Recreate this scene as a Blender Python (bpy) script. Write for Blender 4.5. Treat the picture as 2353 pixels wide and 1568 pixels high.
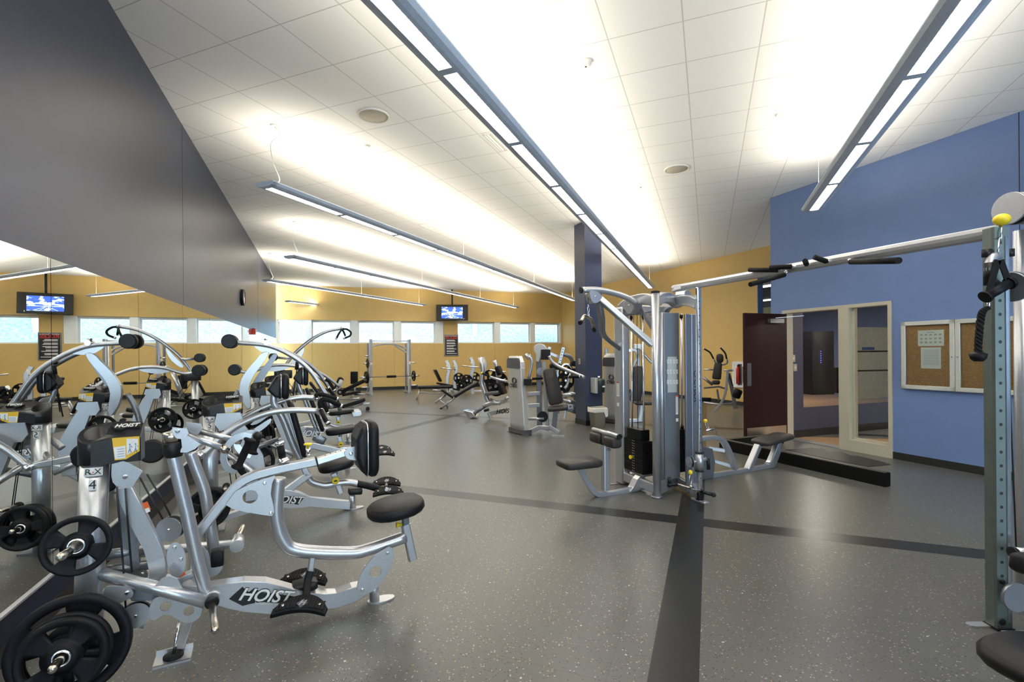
import bpy, bmesh, math, random
from mathutils import Vector, Matrix
random.seed(7)
for o in list(bpy.data.objects): bpy.data.objects.remove(o)
C = bpy.context.scene.collection
sc = bpy.context.scene
# ------------------------------------------------------------------ camera
F, CX, HY, EYE, ROLL = 1130.0, 1176.5, 809.0, 1.55, 0.008
cr, sr = math.cos(ROLL), math.sin(ROLL)
cd = bpy.data.cameras.new('camera'); cam = bpy.data.objects.new('camera', cd); C.objects.link(cam)
cd.sensor_width = 36; cd.sensor_fit = 'HORIZONTAL'; cd.lens = F/2353*36; cd.shift_y = (HY-784)/2353; cd.clip_start = .05; cd.clip_end = 300
cam.matrix_world = Matrix(((cr, sr, 0, 0), (0, 0, -1, 0), (-sr, cr, 0, EYE), (0, 0, 0, 1)))
sc.camera = cam
# ------------------------------------------------------------------ colour management and world
sc.view_settings.view_transform = 'Standard'; sc.view_settings.look = 'None'; sc.view_settings.gamma = 1
sc.view_settings.use_curve_mapping = False
sc.view_settings.exposure = 1.42
sc.cycles.sample_clamp_indirect = 5
W = bpy.data.worlds.new('world'); sc.world = W; W.use_nodes = True
W.node_tree.nodes['Background'].inputs[0].default_value = (.70, .86, 1, 1)
W.node_tree.nodes['Background'].inputs[1].default_value = 3.4
UP_E, DOWN_E = 11.0, 9.0      # lamp strength: uplight strip, louvred downlight

# ------------------------------------------------------------------ measuring helpers (photo pixel -> real position)
def ray(px, py):
    u = (px-CX)/F; v = (HY-py)/F
    return Vector((u*cr+v*sr, 1, -u*sr+v*cr))
def fl(px, py, h=0.0):
    d = ray(px, py); t = (h-EYE)/d.z
    return Vector((d.x*t, t, h))
def at(px, py, Y):
    d = ray(px, py); return Vector((d.x*Y, Y, EYE+d.z*Y))
def on(px, py, P, D):
    """point seen at the pixel on the vertical plane through P (x,y) along D (x,y)"""
    d = ray(px, py); n = (-D[1], D[0])
    t = (P[0]*n[0]+P[1]*n[1])/(d.x*n[0]+d.y*n[1])
    return Vector((d.x*t, t, EYE+d.z*t))

# ------------------------------------------------------------------ materials
def mat(name, col, rough=.5, metal=0.0, emit=None, es=0, spec=.5, coat=0):
    m = bpy.data.materials.new(name); m.use_nodes = True
    b = m.node_tree.nodes['Principled BSDF']
    b.inputs['Base Color'].default_value = (*col, 1); b.inputs['Roughness'].default_value = rough
    b.inputs['Metallic'].default_value = metal; b.inputs['Specular IOR Level'].default_value = spec
    b.inputs['Coat Weight'].default_value = coat
    if emit: b.inputs['Emission Color'].default_value = (*emit, 1); b.inputs['Emission Strength'].default_value = es
    return m
def nd(m, t, **kw):
    n = m.node_tree.nodes.new(t)
    for k, v in kw.items(): setattr(n, k, v)
    return n
def lk(m, a, b): m.node_tree.links.new(a, b)
def noisy(m, scale, amt, bump=0.0, stretch=None):
    """procedural mottling of the base colour, optional bump"""
    b = m.node_tree.nodes['Principled BSDF']; c = b.inputs['Base Color'].default_value[:]
    tc = nd(m, 'ShaderNodeTexCoord'); n = nd(m, 'ShaderNodeTexNoise'); n.inputs['Scale'].default_value = scale; n.inputs['Detail'].default_value = 5
    if stretch:
        mp = nd(m, 'ShaderNodeMapping'); mp.inputs['Scale'].default_value = stretch; lk(m, tc.outputs['Object'], mp.inputs[0]); lk(m, mp.outputs[0], n.inputs['Vector'])
    else: lk(m, tc.outputs['Object'], n.inputs['Vector'])
    r = nd(m, 'ShaderNodeValToRGB'); r.color_ramp.elements[0].color = (*[x*(1-amt) for x in c[:3]], 1); r.color_ramp.elements[1].color = (*[min(1, x*(1+amt)) for x in c[:3]], 1)
    r.color_ramp.elements[0].position = .3; r.color_ramp.elements[1].position = .7
    lk(m, n.outputs['Fac'], r.inputs[0]); lk(m, r.outputs[0], b.inputs['Base Color'])
    if bump:
        bp = nd(m, 'ShaderNodeBump'); bp.inputs['Strength'].default_value = bump; bp.inputs['Distance'].default_value = .002
        lk(m, n.outputs['Fac'], bp.inputs['Height']); lk(m, bp.outputs[0], b.inputs['Normal'])
    return m
M = {}
M['silver'] = noisy(mat('silver_powder_coat', (.54, .55, .58), .30, .75), 90, .05)
M['silver2'] = noisy(mat('grey_powder_coat', (.27, .28, .31), .34, .75), 90, .05)
M['shroud'] = noisy(mat('brushed_shroud', (.58, .58, .57), .38, .45), 8, .06, stretch=(40, 40, 1))
M['shroud_dark'] = noisy(mat('grey_shroud', (.16, .16, .18), .38, .6), 8, .05)
M['black'] = noisy(mat('black_plastic', (.012, .012, .014), .4, spec=.3), 60, .2)
M['cap'] = noisy(mat('charcoal_plastic', (.018, .018, .021), .3, spec=.4), 60, .15)
M['vinyl'] = noisy(mat('black_vinyl', (.009, .009, .011), .45, spec=.25), 140, .25, .25)
M['vinylb'] = noisy(mat('brown_grey_vinyl', (.038, .033, .031), .45, spec=.35), 140, .2, .25)
M['rubber'] = noisy(mat('black_rubber', (.006, .0065, .009), .5, spec=.22), 50, .25, .15)
M['foam'] = noisy(mat('black_foam', (.008, .008, .009), .7, spec=.2), 160, .3, .3)
M['chrome'] = noisy(mat('chrome', (.82, .83, .85), .16, 1), 20, .03)
M['brass'] = noisy(mat('warm_steel', (.60, .54, .46), .22, 1), 20, .05)
M['cable'] = noisy(mat('black_cable', (.015, .015, .018), .5), 60, .2)
M['yellow'] = noisy(mat('yellow_plastic', (.85, .62, .02), .4), 30, .05)
M['red'] = noisy(mat('red_paint', (.55, .03, .02), .4), 30, .05)
M['white'] = noisy(mat('white_paint', (.80, .81, .82), .5), 30, .03)
M['cream'] = noisy(mat('cream_paint', (.46, .42, .32), .45), 30, .03)
M['ink'] = noisy(mat('black_ink', (.012, .012, .012), .5), 30, .1)
M['plate_steel'] = noisy(mat('black_steel', (.006, .006, .007), .45, spec=.2), 40, .2)
M['paper'] = noisy(mat('paper', (.78, .77, .74), .7), 30, .02)
M['orange'] = noisy(mat('orange_sticker', (.75, .13, .02), .5), 30, .05)
M['lab_yellow'] = noisy(mat('yellow_label', (.80, .50, .03), .5), 30, .05)
M['bluei'] = noisy(mat('blue_ink', (.05, .12, .4), .5), 30, .05)

# ------------------------------------------------------------------ mesh helpers
def smooth_pts(pts, n=6):
    """Catmull-Rom through the points"""
    P = [Vector(p) for p in pts]
    if len(P) < 3 or n <= 1: return P
    out = []
    for i in range(len(P)-1):
        p0 = P[i-1] if i else P[0]*2-P[1]; p1 = P[i]; p2 = P[i+1]; p3 = P[i+2] if i+2 < len(P) else P[-1]*2-P[-2]
        for k in range(n):
            t = k/n
            out.append(.5*((2*p1)+(p2-p0)*t+(2*p0-5*p1+4*p2-p3)*t*t+(3*p1-p0-3*p2+p3)*t**3))
    out.append(P[-1]); return out
def fillet(pts, rad, n=5):
    """polyline with rounded corners"""
    P = [Vector(p) for p in pts]; out = [P[0]]
    for i in range(1, len(P)-1):
        a, b, c = P[i-1], P[i], P[i+1]; u = (a-b); v = (c-b)
        d = min(rad, u.length*.48, v.length*.48); s = b+u.normalized()*d; e = b+v.normalized()*d
        for k in range(n+1):
            t = k/n; out.append(s*(1-t)**2+b*2*t*(1-t)+e*t*t)
    out.append(P[-1]); return out
class MB:
    def __init__(s): s.b = bmesh.new(); s.mats = []; s.mi = 0
    def use(s, m):
        if m not in s.mats: s.mats.append(m)
        s.mi = s.mats.index(m); return s
    def _f(s, vs, sm=False):
        try:
            f = s.b.faces.new(vs); f.material_index = s.mi; f.smooth = sm; return f
        except ValueError: return None
    def sweep(s, pts, prof, caps=True, up=None, sm=True, scales=None, closed=False):
        """sweep a closed 2-D profile along a polyline"""
        P = [Vector(p) for p in pts]; n = len(P); T = []
        for i in range(n):
            if closed: t = (P[(i+1) % n]-P[i]).normalized()+(P[i]-P[i-1]).normalized()
            elif i == 0: t = P[1]-P[0]
            elif i == n-1: t = P[-1]-P[-2]
            else: t = (P[i+1]-P[i]).normalized()+(P[i]-P[i-1]).normalized()
            T.append(t.normalized())
        if up is None: up = Vector((0, 0, 1)) if abs(T[0].z) < .9 else Vector((0, 1, 0))
        up = Vector(up); a = T[0].cross(up).normalized(); rings = []
        for i in range(n):
            if i:
                q = T[i-1].rotation_difference(T[i]); a = q @ a
            a = (a-T[i]*a.dot(T[i])).normalized(); b = a.cross(T[i]).normalized()*1.0
            k = scales[i] if scales else 1.0
            m = 1.0
            if 0 < i < n-1:
                c = max(.35, T[i].dot((P[i+1]-P[i]).normalized())); m = 1/c if not sm or c < .97 else 1/c
            rings.append([s.b.verts.new(P[i]+a*(x*k)+b*(y*k)) for x, y in prof])
        L = len(prof)
        for i in range(n-1 if not closed else n):
            r0 = rings[i]; r1 = rings[(i+1) % n]
            for j in range(L): s._f((r0[j], r0[(j+1) % L], r1[(j+1) % L], r1[j]), sm)
        if caps and not closed:
            s._f(list(reversed(rings[0]))); s._f(rings[-1])
        return s
    def tube(s, pts, r, seg=12, sy=1.0, scales=None, up=None, caps=True, closed=False):
        prof = [(math.cos(2*math.pi*k/seg)*r, math.sin(2*math.pi*k/seg)*r*sy) for k in range(seg)]
        return s.sweep(pts, prof, caps=caps, scales=scales, up=up, closed=closed)
    def bar(s, pts, w, h, up=None, rad=None):
        """rectangular tube, w sideways, h along up, softened corners"""
        r = rad if rad is not None else min(w, h)*.16; x, y = w/2, h/2
        prof = []
        for cx_, cy_, a0 in ((x-r, y-r, 0), (-x+r, y-r, 90), (-x+r, -y+r, 180), (x-r, -y+r, 270)):
            for k in (0, 45, 90): a = math.radians(a0+k); prof.append((cx_+r*math.cos(a), cy_+r*math.sin(a)))
        return s.sweep(pts, prof, up=up, sm=False)
    def cyl(s, p, q, r, seg=16, r2=None):
        p = Vector(p); q = Vector(q)
        if r2 is None: return s.tube([p, q], r, seg)
        return s.tube([p, q], r, seg, scales=[1, r2/r])
    def box(s, c, size, R=None, bev=0.0):
        c = Vector(c); hx, hy, hz = size[0]/2, size[1]/2, size[2]/2
        R = R or Matrix.Identity(3)
        vs = [s.b.verts.new(c+R @ Vector((x*hx, y*hy, z*hz))) for x in (-1, 1) for y in (-1, 1) for z in (-1, 1)]
        fs = []
        for q in ((0, 1, 3, 2), (4, 6, 7, 5), (0, 4, 5, 1), (2, 3, 7, 6), (0, 2, 6, 4), (1, 5, 7, 3)): fs.append(s._f([vs[i] for i in q]))
        if bev:
            es = {e for f in fs for e in f.edges}
            r = bmesh.ops.bevel(s.b, geom=list(es), offset=bev, segments=2, affect='EDGES', profile=.5)
            for f in r['faces']: f.material_index = s.mi; f.smooth = True
        return s
    def prism(s, poly, axis, d0, d1, holes=(), bev=0.0):
        """polygon (list of 3-D points in a plane) pushed from d0 to d1 along axis; circular holes (centre, radius)"""
        ax = Vector(axis).normalized(); P = [Vector(p) for p in poly]
        if not holes:
            a = [s.b.verts.new(p+ax*d0) for p in P]; b = [s.b.verts.new(p+ax*d1) for p in P]; n = len(P)
            fa = s._f(list(reversed(a))); fb = s._f(b)
            for i in range(n): s._f((a[i], a[(i+1) % n], b[(i+1) % n], b[i]))
            if bev and fa and fb:
                r = bmesh.ops.bevel(s.b, geom=list(fa.edges)+list(fb.edges), offset=bev, segments=2, affect='EDGES', profile=.5)
                for f in r['faces']: f.material_index = s.mi; f.smooth = True
            return s
        t = bmesh.new(); loops = [P]; e1 = (P[1]-P[0]).normalized(); e2 = ax.cross(e1)
        for c, r in holes:
            c = Vector(c); loops.append([c+(e1*math.cos(2*math.pi*k/20)+e2*math.sin(2*math.pi*k/20))*r for k in range(20)])
        edges = []
        for lp in loops:
            v = [t.verts.new(p) for p in lp]
            for i in range(len(v)): edges.append(t.edges.new((v[i], v[(i+1) % len(v)])))
        bmesh.ops.triangle_fill(t, edges=edges, use_beauty=True, use_dissolve=False)
        t.verts.ensure_lookup_table(); t.verts.index_update()
        A = [s.b.verts.new(v.co+ax*d0) for v in t.verts]; B_ = [s.b.verts.new(v.co+ax*d1) for v in t.verts]
        for f in t.faces:
            ix = [v.index for v in f.verts]; s._f([A[i] for i in reversed(ix)]); s._f([B_[i] for i in ix])
        for e in t.edges:
            if len(e.link_faces) == 1:
                i, j = e.verts[0].index, e.verts[1].index; s._f((A[i], A[j], B_[j], B_[i]))
        t.free(); return s
    def lathe(s, p, axis, prof, seg=24):
        """profile list (distance along axis, radius) turned about axis through p"""
        ax = Vector(axis).normalized(); a = ax.orthogonal().normalized(); b = ax.cross(a); p = Vector(p); rings = []
        for d, r in prof: rings.append([s.b.verts.new(p+ax*d+(a*math.cos(2*math.pi*k/seg)+b*math.sin(2*math.pi*k/seg))*max(r, .0004)) for k in range(seg)])
        for i in range(len(rings)-1):
            for j in range(seg): s._f((rings[i][j], rings[i][(j+1) % seg], rings[i+1][(j+1) % seg], rings[i+1][j]), True)
        s._f(list(reversed(rings[0]))); s._f(rings[-1]); return s
    def sphere(s, c, r, sx=1, sy=1, sz=1):
        n0 = len(s.b.faces)
        g = bmesh.ops.create_uvsphere(s.b, u_segments=14, v_segments=9, radius=r)
        for v in g['verts']: v.co = Vector((v.co.x*sx, v.co.y*sy, v.co.z*sz))+Vector(c)
        for v in g['verts']:
            for f in v.link_faces: f.material_index = s.mi; f.smooth = True
        return s
    def add(s, me, Mx):
        """append a mesh datablock, transformed"""
        vs = [s.b.verts.new(Mx @ v.co) for v in me.vertices]
        for p in me.polygons: s._f([vs[i] for i in p.vertices])
        return s
    def text(s, body, org, right, up, size, depth=.002, shear=0.0, off=0.0, align='CENTER', xs=1.0):
        me = text_mesh(body, shear, off, align); r = Vector(right).normalized(); u = Vector(up).normalized(); n = r.cross(u)
        Mx = Matrix.Translation(Vector(org)) @ Matrix(((r.x*size*xs, u.x*size, n.x*depth, 0), (r.y*size*xs, u.y*size, n.y*depth, 0), (r.z*size*xs, u.z*size, n.z*depth, 0), (0, 0, 0, 1)))
        return s.add(me, Mx)
def text_mesh(body, shear, off, align):
    key = 'txt|%s|%s|%s|%s' % (body, shear, off, align)
    if key in bpy.data.meshes: return bpy.data.meshes[key]
    cu = bpy.data.curves.new('t', 'FONT'); cu.body = body; cu.shear = shear; cu.offset = off; cu.align_x = align; cu.align_y = 'CENTER'
    cu.extrude = .5; cu.resolution_u = 3; cu.size = 1
    o = bpy.data.objects.new('t', cu); C.objects.link(o); bpy.context.view_layer.update()
    me = bpy.data.meshes.new_from_object(o.evaluated_get(bpy.context.evaluated_depsgraph_get())); me.name = key
    bpy.data.objects.remove(o); return me
def obj(name, mb, m=None, parent=None, loc=None):
    if m is not None and not mb.mats: mb.mats = [m]
    bmesh.ops.recalc_face_normals(mb.b, faces=mb.b.faces[:])
    me = bpy.data.meshes.new(name); mb.b.to_mesh(me); mb.b.free()
    for x in mb.mats: me.materials.append(M[x] if isinstance(x, str) else x)
    o = bpy.data.objects.new(name, me); C.objects.link(o)
    if parent is not None: o.parent = parent
    if loc is not None: o.location = loc
    return o
def tag(o, label=None, cat=None, group=None, kind=None):
    if label: o['label'] = label
    if cat: o['category'] = cat
    if group: o['group'] = group
    if kind: o['kind'] = kind
    return o
def thing(name, label, cat, loc=(0, 0, 0), rz=0.0, group=None):
    o = bpy.data.objects.new(name, None); C.objects.link(o); o.location = loc; o.rotation_euler = (0, 0, rz); o.empty_display_size = .1
    return tag(o, label, cat, group)
def struct(name, mb, m): return tag(obj(name, mb, m), kind='structure')
def copy_tree(o, parent=None):
    c = o.copy(); C.objects.link(c)
    if parent is not None: c.parent = parent
    for ch in [x for x in C.objects if x.parent == o]: copy_tree(ch, c)
    return c
V = Vector
# ================================================================== the room
CEIL = 4.27
GA = V((.371, .928)); GB = V((.928, -.371))     # ceiling grid and floor band directions
WL0 = V((-3.13, 3.91)); WLD = V((-.3935, 1)).normalized()      # left wall
def wl(u): return WL0+WLD*u
LEND = (V((-8.91, 18.6))-WL0).length
FL = V((-9.24, 19.3)); FR = V((2.37, 23.3)); FD = (FR-FL).normalized()       # far wall
YR0 = FR; YRD = (V((6.755, 12.83))-FR).normalized()                         # ochre right wall
BW0 = V((4.645, 8.81)); BWD = V((.362, -.932)).normalized()                 # blue wall
def nrm(d, s=1): return V((d.y, -d.x))*s
def wall_mb(P0, D, N, rects, th=.15, mb=None):
    """boxes along the line P0+u*D, pushed out by th along N"""
    mb = mb or MB()
    for u0, u1, z0, z1 in rects:
        c = P0+D*((u0+u1)/2)+N*(th/2)
        R = Matrix(((D.x, N.x, 0), (D.y, N.y, 0), (0, 0, 1)))
        mb.box((c.x, c.y, (z0+z1)/2), (abs(u1-u0), th, z1-z0), R)
    return mb
def up_(px, py, P0, D):
    p = on(px, py, P0, D); return (V((p.x, p.y))-P0).dot(D), p.z
# --- floor
fm = mat('speckled_rubber_floor', (.10, .10, .095), .34)
b = fm.node_tree.nodes['Principled BSDF']
geo = nd(fm, 'ShaderNodeTexCoord')
def dotn(m, src, v):
    n = nd(m, 'ShaderNodeVectorMath', operation='DOT_PRODUCT'); lk(m, src, n.inputs[0]); n.inputs[1].default_value = v; return n.outputs['Value']
def mth(m, op, a, b_=None, c=None):
    n = nd(m, 'ShaderNodeMath', operation=op)
    for i, x in enumerate((a, b_, c)):
        if x is None: continue
        if isinstance(x, (int, float)): n.inputs[i].default_value = x
        else: lk(m, x, n.inputs[i])
    return n.outputs[0]
def mixc(m, fac, a, b_):
    n = nd(m, 'ShaderNodeMix', data_type='RGBA')
    if isinstance(fac, (int, float)): n.inputs[0].default_value = fac
    else: lk(m, fac, n.inputs[0])
    for i, x in ((6, a), (7, b_)):
        if isinstance(x, tuple): n.inputs[i].default_value = (*x, 1)
        else: lk(m, x, n.inputs[i])
    return n.outputs[2]
src = geo.outputs['Object']
p_ = dotn(fm, src, (GA.x, GA.y, 0)); q_ = dotn(fm, src, (GB.x, GB.y, 0))
def band(m, x, c, w): return mth(m, 'LESS_THAN', mth(m, 'ABSOLUTE', mth(m, 'SUBTRACT', x, c)), w/2)
bands = None
for x, c, w in ((q_, -.166, .227), (q_, -5.80, .22), (p_, 4.74, .22), (p_, 10.6, .22)):
    bnd = band(fm, x, c, w); bands = bnd if bands is None else mth(fm, 'MAXIMUM', bands, bnd)
nz = nd(fm, 'ShaderNodeTexNoise'); nz.inputs['Scale'].default_value = 1.3; nz.inputs['Detail'].default_value = 6; lk(fm, src, nz.inputs['Vector'])
nf = nd(fm, 'ShaderNodeTexNoise'); nf.inputs['Scale'].default_value = 260; nf.inputs['Detail'].default_value = 2; lk(fm, src, nf.inputs['Vector'])
base = mixc(fm, nz.outputs['Fac'], (.092, .092, .085), (.130, .127, .113))
base = mixc(fm, mth(fm, 'MULTIPLY', nf.outputs['Fac'], .35), base, (.05, .05, .05))
def flecks(scale, thr, rad, seed):
    v = nd(fm, 'ShaderNodeTexVoronoi'); v.inputs['Scale'].default_value = scale
    wn = nd(fm, 'ShaderNodeTexNoise'); wn.inputs['Scale'].default_value = scale*1.7; lk(fm, src, wn.inputs['Vector'])
    mp = nd(fm, 'ShaderNodeVectorMath', operation='MULTIPLY_ADD'); lk(fm, wn.outputs['Color'], mp.inputs[0]); mp.inputs[1].default_value = (.35/scale,)*3; lk(fm, src, mp.inputs[2])
    of = nd(fm, 'ShaderNodeVectorMath', operation='ADD'); lk(fm, mp.outputs[0], of.inputs[0]); of.inputs[1].default_value = (seed, seed*2, 0)
    lk(fm, of.outputs[0], v.inputs['Vector'])
    sp = nd(fm, 'ShaderNodeSeparateColor'); lk(fm, v.outputs['Color'], sp.inputs[0])
    return mth(fm, 'MULTIPLY', mth(fm, 'LESS_THAN', v.outputs['Distance'], rad), mth(fm, 'GREATER_THAN', sp.outputs[0], thr))
base = mixc(fm, flecks(62, .80, .26, 3), base, (.36, .34, .29))
base = mixc(fm, flecks(48, .86, .24, 9), base, (.30, .22, .13))
base = mixc(fm, flecks(70, .70, .28, 15), base, (.035, .035, .035))
base = mixc(fm, flecks(26, .95, .16, 21), base, (.48, .46, .42))
bandc = mixc(fm, flecks(60, .92, .2, 5), (.010, .010, .010), (.06, .055, .05))
def seam(x, step, w):
    return mth(fm, 'LESS_THAN', mth(fm, 'ABSOLUTE', mth(fm, 'SUBTRACT', mth(fm, 'FRACT', mth(fm, 'MULTIPLY', x, 1/step)), .5)), w/step/2)
sm_ = mth(fm, 'MAXIMUM', seam(p_, .92, .004), seam(q_, .92, .004))
base = mixc(fm, mth(fm, 'MULTIPLY', sm_, .35), base, (.03, .03, .03))
base = mixc(fm, bands, base, bandc)
lk(fm, base, b.inputs['Base Color'])
rr = mth(fm, 'ADD', mth(fm, 'MULTIPLY', nz.outputs['Fac'], .06), .285); lk(fm, rr, b.inputs['Roughness'])
BACK0 = wl(-9.5); BACK1 = BW0+BWD*15.2
outline = [BACK0, wl(LEND), FL, FR, V((8.6, 8.3)), V((6.1, 7.7)), BACK1]
outline = [wl(-9.5)-V((.3, 0)), wl(LEND)-V((.3, 0)), FL-V((.3, 0)), FR+V((0, .2)), FR+YRD*16.6, BW0+V((.1, .04)), BACK1+V((.1, 0))]
mb = MB(); mb.prism([V((*p, 0)) for p in outline], (0, 0, 1), -.1, 0); struct('floor', mb, fm)
# --- ceiling
cm = mat('ceiling_tile', (.80, .80, .79), .85)
tc = nd(cm, 'ShaderNodeTexCoord'); src = tc.outputs['Object']; b = cm.node_tree.nodes['Principled BSDF']
A0 = V((-2.47, 4.29)); ST = .618
p0 = A0.dot(GA); q0 = A0.dot(GB)
def cgrid(v, o, w):
    x = mth(cm, 'MULTIPLY', mth(cm, 'SUBTRACT', dotn(cm, src, (v.x, v.y, 0)), o-ST/2), 1/ST)
    return mth(cm, 'LESS_THAN', mth(cm, 'ABSOLUTE', mth(cm, 'SUBTRACT', mth(cm, 'FRACT', x), .5)), w/ST/2)
g1 = cgrid(GA, p0, .010); g2 = cgrid(GB, q0, .010)
g = mth(cm, 'MAXIMUM', g1, g2)
gs = mth(cm, 'MAXIMUM', cgrid(GA, p0, .022), cgrid(GB, q0, .022))
nz = nd(cm, 'ShaderNodeTexNoise'); nz.inputs['Scale'].default_value = 220; lk(cm, src, nz.inputs['Vector'])
t0 = mixc(cm, nz.outputs['Fac'], (.84, .85, .86), (.91, .92, .93))
t1 = mixc(cm, g, t0, (.58, .58, .58)); lk(cm, t1, b.inputs['Base Color'])
bp = nd(cm, 'ShaderNodeBump'); bp.inputs['Strength'].default_value = .5; bp.inputs['Distance'].default_value = .004; bp.invert = True; lk(cm, gs, bp.inputs['Height']); lk(cm, bp.outputs[0], b.inputs['Normal'])
mb = MB(); mb.prism([V((*p, 0)) for p in outline], (0, 0, 1), CEIL, CEIL+.1); struct('ceiling', mb, cm)
# --- left wall: navy upper panels, mirror, navy base
navy = noisy(mat('navy_satin_paint', (.040, .049, .088), .38, 0, spec=.42), 6, .05)
navy_base = noisy(mat('navy_paint', (.016, .020, .045), .55, spec=.25), 6, .08)
NL = nrm(WLD, -1)          # away from the room
MZ0, MZ1 = .257, 2.13
struct('wall_left', wall_mb(WL0, WLD, NL, [(-9.5, LEND, MZ1, CEIL)], .2), navy)
struct('wall_left_base', wall_mb(WL0, WLD, NL, [(-9.5, LEND, 0, MZ0)], .2), navy_base)
struct('wall_left_backing', wall_mb(WL0+NL*.02, WLD, NL, [(-9.5, LEND, MZ0, MZ1)], .18), 'ink')
struct('baseboard_left', wall_mb(WL0, WLD, -NL, [(-9.5, LEND, 0, .10)], .008), 'ink')
# panel joints in the navy wall and the mirror sheets
mirror = mat('mirror_glass', (.86, .89, .88), .0, 1.0)
us = []
for px, py in ((116.4, 594), (316.3, 666), (421.5, 704), (481.4, 726)):
    us.append(up_(px, py, WL0, WLD)[0])
step = (us[3]-us[0])/3
cuts = [us[0]+step*k for k in range(-7, 12)]
cuts = [c for c in cuts if -9.4 < c < LEND-.2]+[LEND]
for i, (a, b_) in enumerate(zip([-9.5]+cuts[:-1], cuts)):
    vis = [k for k, (x, y) in enumerate(zip([-9.5]+cuts[:-1], cuts)) if wl(y).y > 2.6]; r_ = i-vis[0]
    words = ['nearest the camera at the left edge', 'second from the left edge, reflecting the television', 'third from the left edge', 'fourth from the left edge', 'fifth from the left edge', 'sixth from the left edge', 'seventh from the left edge', 'eighth from the left edge, below the clock side of the navy wall']
    lb = 'tall mirror sheet on the navy wall, '+words[r_] if 0 <= r_ < 7 else 'tall mirror sheet in the far run by the windows' if r_ >= 7 else 'tall mirror sheet on the navy wall beside the camera, outside the view'
    tag(obj('mirror_panel', wall_mb(WL0, WLD, NL, [(a+.003, b_-.003, MZ0, MZ1)], .012), mirror), lb, 'mirror', 'mirror sheets by the windows' if r_ >= 7 else 'mirror sheets beside the camera' if r_ < 0 else 'mirror sheets along the navy wall')
mb = MB()
for c in (up_(421.5, 704, WL0, WLD)[0], up_(593, 700, WL0, WLD)[0]): wall_mb(WL0, WLD, -NL, [(c-.003, c+.003, MZ1, CEIL)], .0015, mb)
struct('trim_1', mb, 'ink')
struct('trim_2', wall_mb(WL0, WLD, -NL, [(-9.5, LEND, MZ0-.012, MZ0)], .014), 'silver')
# --- far wall with the ribbon windows
ochre = noisy(mat('ochre_paint', (.62, .43, .155), .5, spec=.4), 5, .03)
NF = V((-FD.y, FD.x))       # outwards
FLEN = (FR-FL).length
WZ0, WZ1 = 1.95, 2.90
def fu(px): return up_(px, 790, FL, FD)[0]
struct('wall_far', wall_mb(FL, FD, NF, [(-.5, FLEN+.02, 0, WZ0), (-.5, FLEN+.02, WZ1, CEIL), (fu(1019.5), fu(1052), WZ0, WZ1), (-.5, fu(636), WZ0, WZ1), (fu(1290), FLEN+.02, WZ0, WZ1)], .30), ochre)
struct('baseboard_far', wall_mb(FL, FD, -NF, [(0, FLEN, 0, .13)], .012), 'ink')
mb = MB()
for px in (717, 824, 906, 1137, 1220): wall_mb(FL, FD, -NF, [(fu(px)-.006, fu(px)+.006, .13, WZ0)], .002, mb)
struct('trim_3', mb, noisy(mat('ochre_joint', (.36, .25, .09), .6), 5, .05))
winw = noisy(mat('window_white', (.80, .83, .82), .5), 10, .03)
glass = bpy.data.materials.new('window_glass'); glass.use_nodes = True
nt = glass.node_tree; nt.nodes.clear(); o_ = nt.nodes.new('ShaderNodeOutputMaterial'); tr = nt.nodes.new('ShaderNodeBsdfTransparent'); gl = nt.nodes.new('ShaderNodeBsdfGlossy'); gl.inputs['Roughness'].default_value = .02
mx = nt.nodes.new('ShaderNodeMixShader'); fr = nt.nodes.new('ShaderNodeFresnel'); fr.inputs[0].default_value = 1.3; nt.links.new(fr.outputs[0], mx.inputs[0]); nt.links.new(tr.outputs[0], mx.inputs[1]); nt.links.new(gl.outputs[0], mx.inputs[2]); nt.links.new(mx.outputs[0], o_.inputs[0])
tr.inputs[0].default_value = (.93, .97, .97, 1)
panes = [(638, 701, 716), (716, 807, 823), (823, 906, 921), (921, 1001, 1019), (1052, 1137, 1150), (1150, 1220, 1230), (1230, 1287, 1290)]
for i, (a, b_, c) in enumerate(panes):
    ua, ub, uc = fu(a), fu(b_), fu(c)
    mb = MB(); t = .05
    R = Matrix(((FD.x, NF.x, 0), (FD.y, NF.y, 0), (0, 0, 1)))
    wall_mb(FL+NF*.02, FD, NF, [(ub, uc, WZ0, WZ1)], .26, mb)                       # deep mullion
    wall_mb(FL+NF*.20, FD, NF, [(ua, ub, WZ0, WZ0+t), (ua, ub, WZ1-t, WZ1), (ua, ua+t, WZ0+t, WZ1-t), (ub-t, ub, WZ0+t, WZ1-t)], .06, mb)
    wall_mb(FL+NF*.12, FD, NF, [(ua, ub, WZ1-.09, WZ1-.002)], .02, mb)                       # rolled blind
    w = struct('window_%d' % (i+1), mb, winw)
    obj('window_pane', wall_mb(FL+NF*.225, FD, NF, [(ua+t, ub-t, WZ0+t, WZ1-t)], .006), glass, w)
# --- right ochre wall, with the passage opening beside the blue wall
NY = V((-YRD.y, YRD.x)); NY = NY if NY.x > 0 else -NY
uop = up_(1740, 650, YR0, YRD)[0]
struct('wall_right', wall_mb(YR0, YRD, NY, [(-.3, uop, 0, CEIL), (uop, uop+4, 3.72, CEIL)], .2), ochre)
struct('baseboard_right', wall_mb(YR0, YRD, -NY, [(0, uop, 0, .11)], .012), 'ink')
bluep = noisy(mat('blue_paint', (.135, .200, .385), .5, spec=.4), 5, .03)
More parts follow.
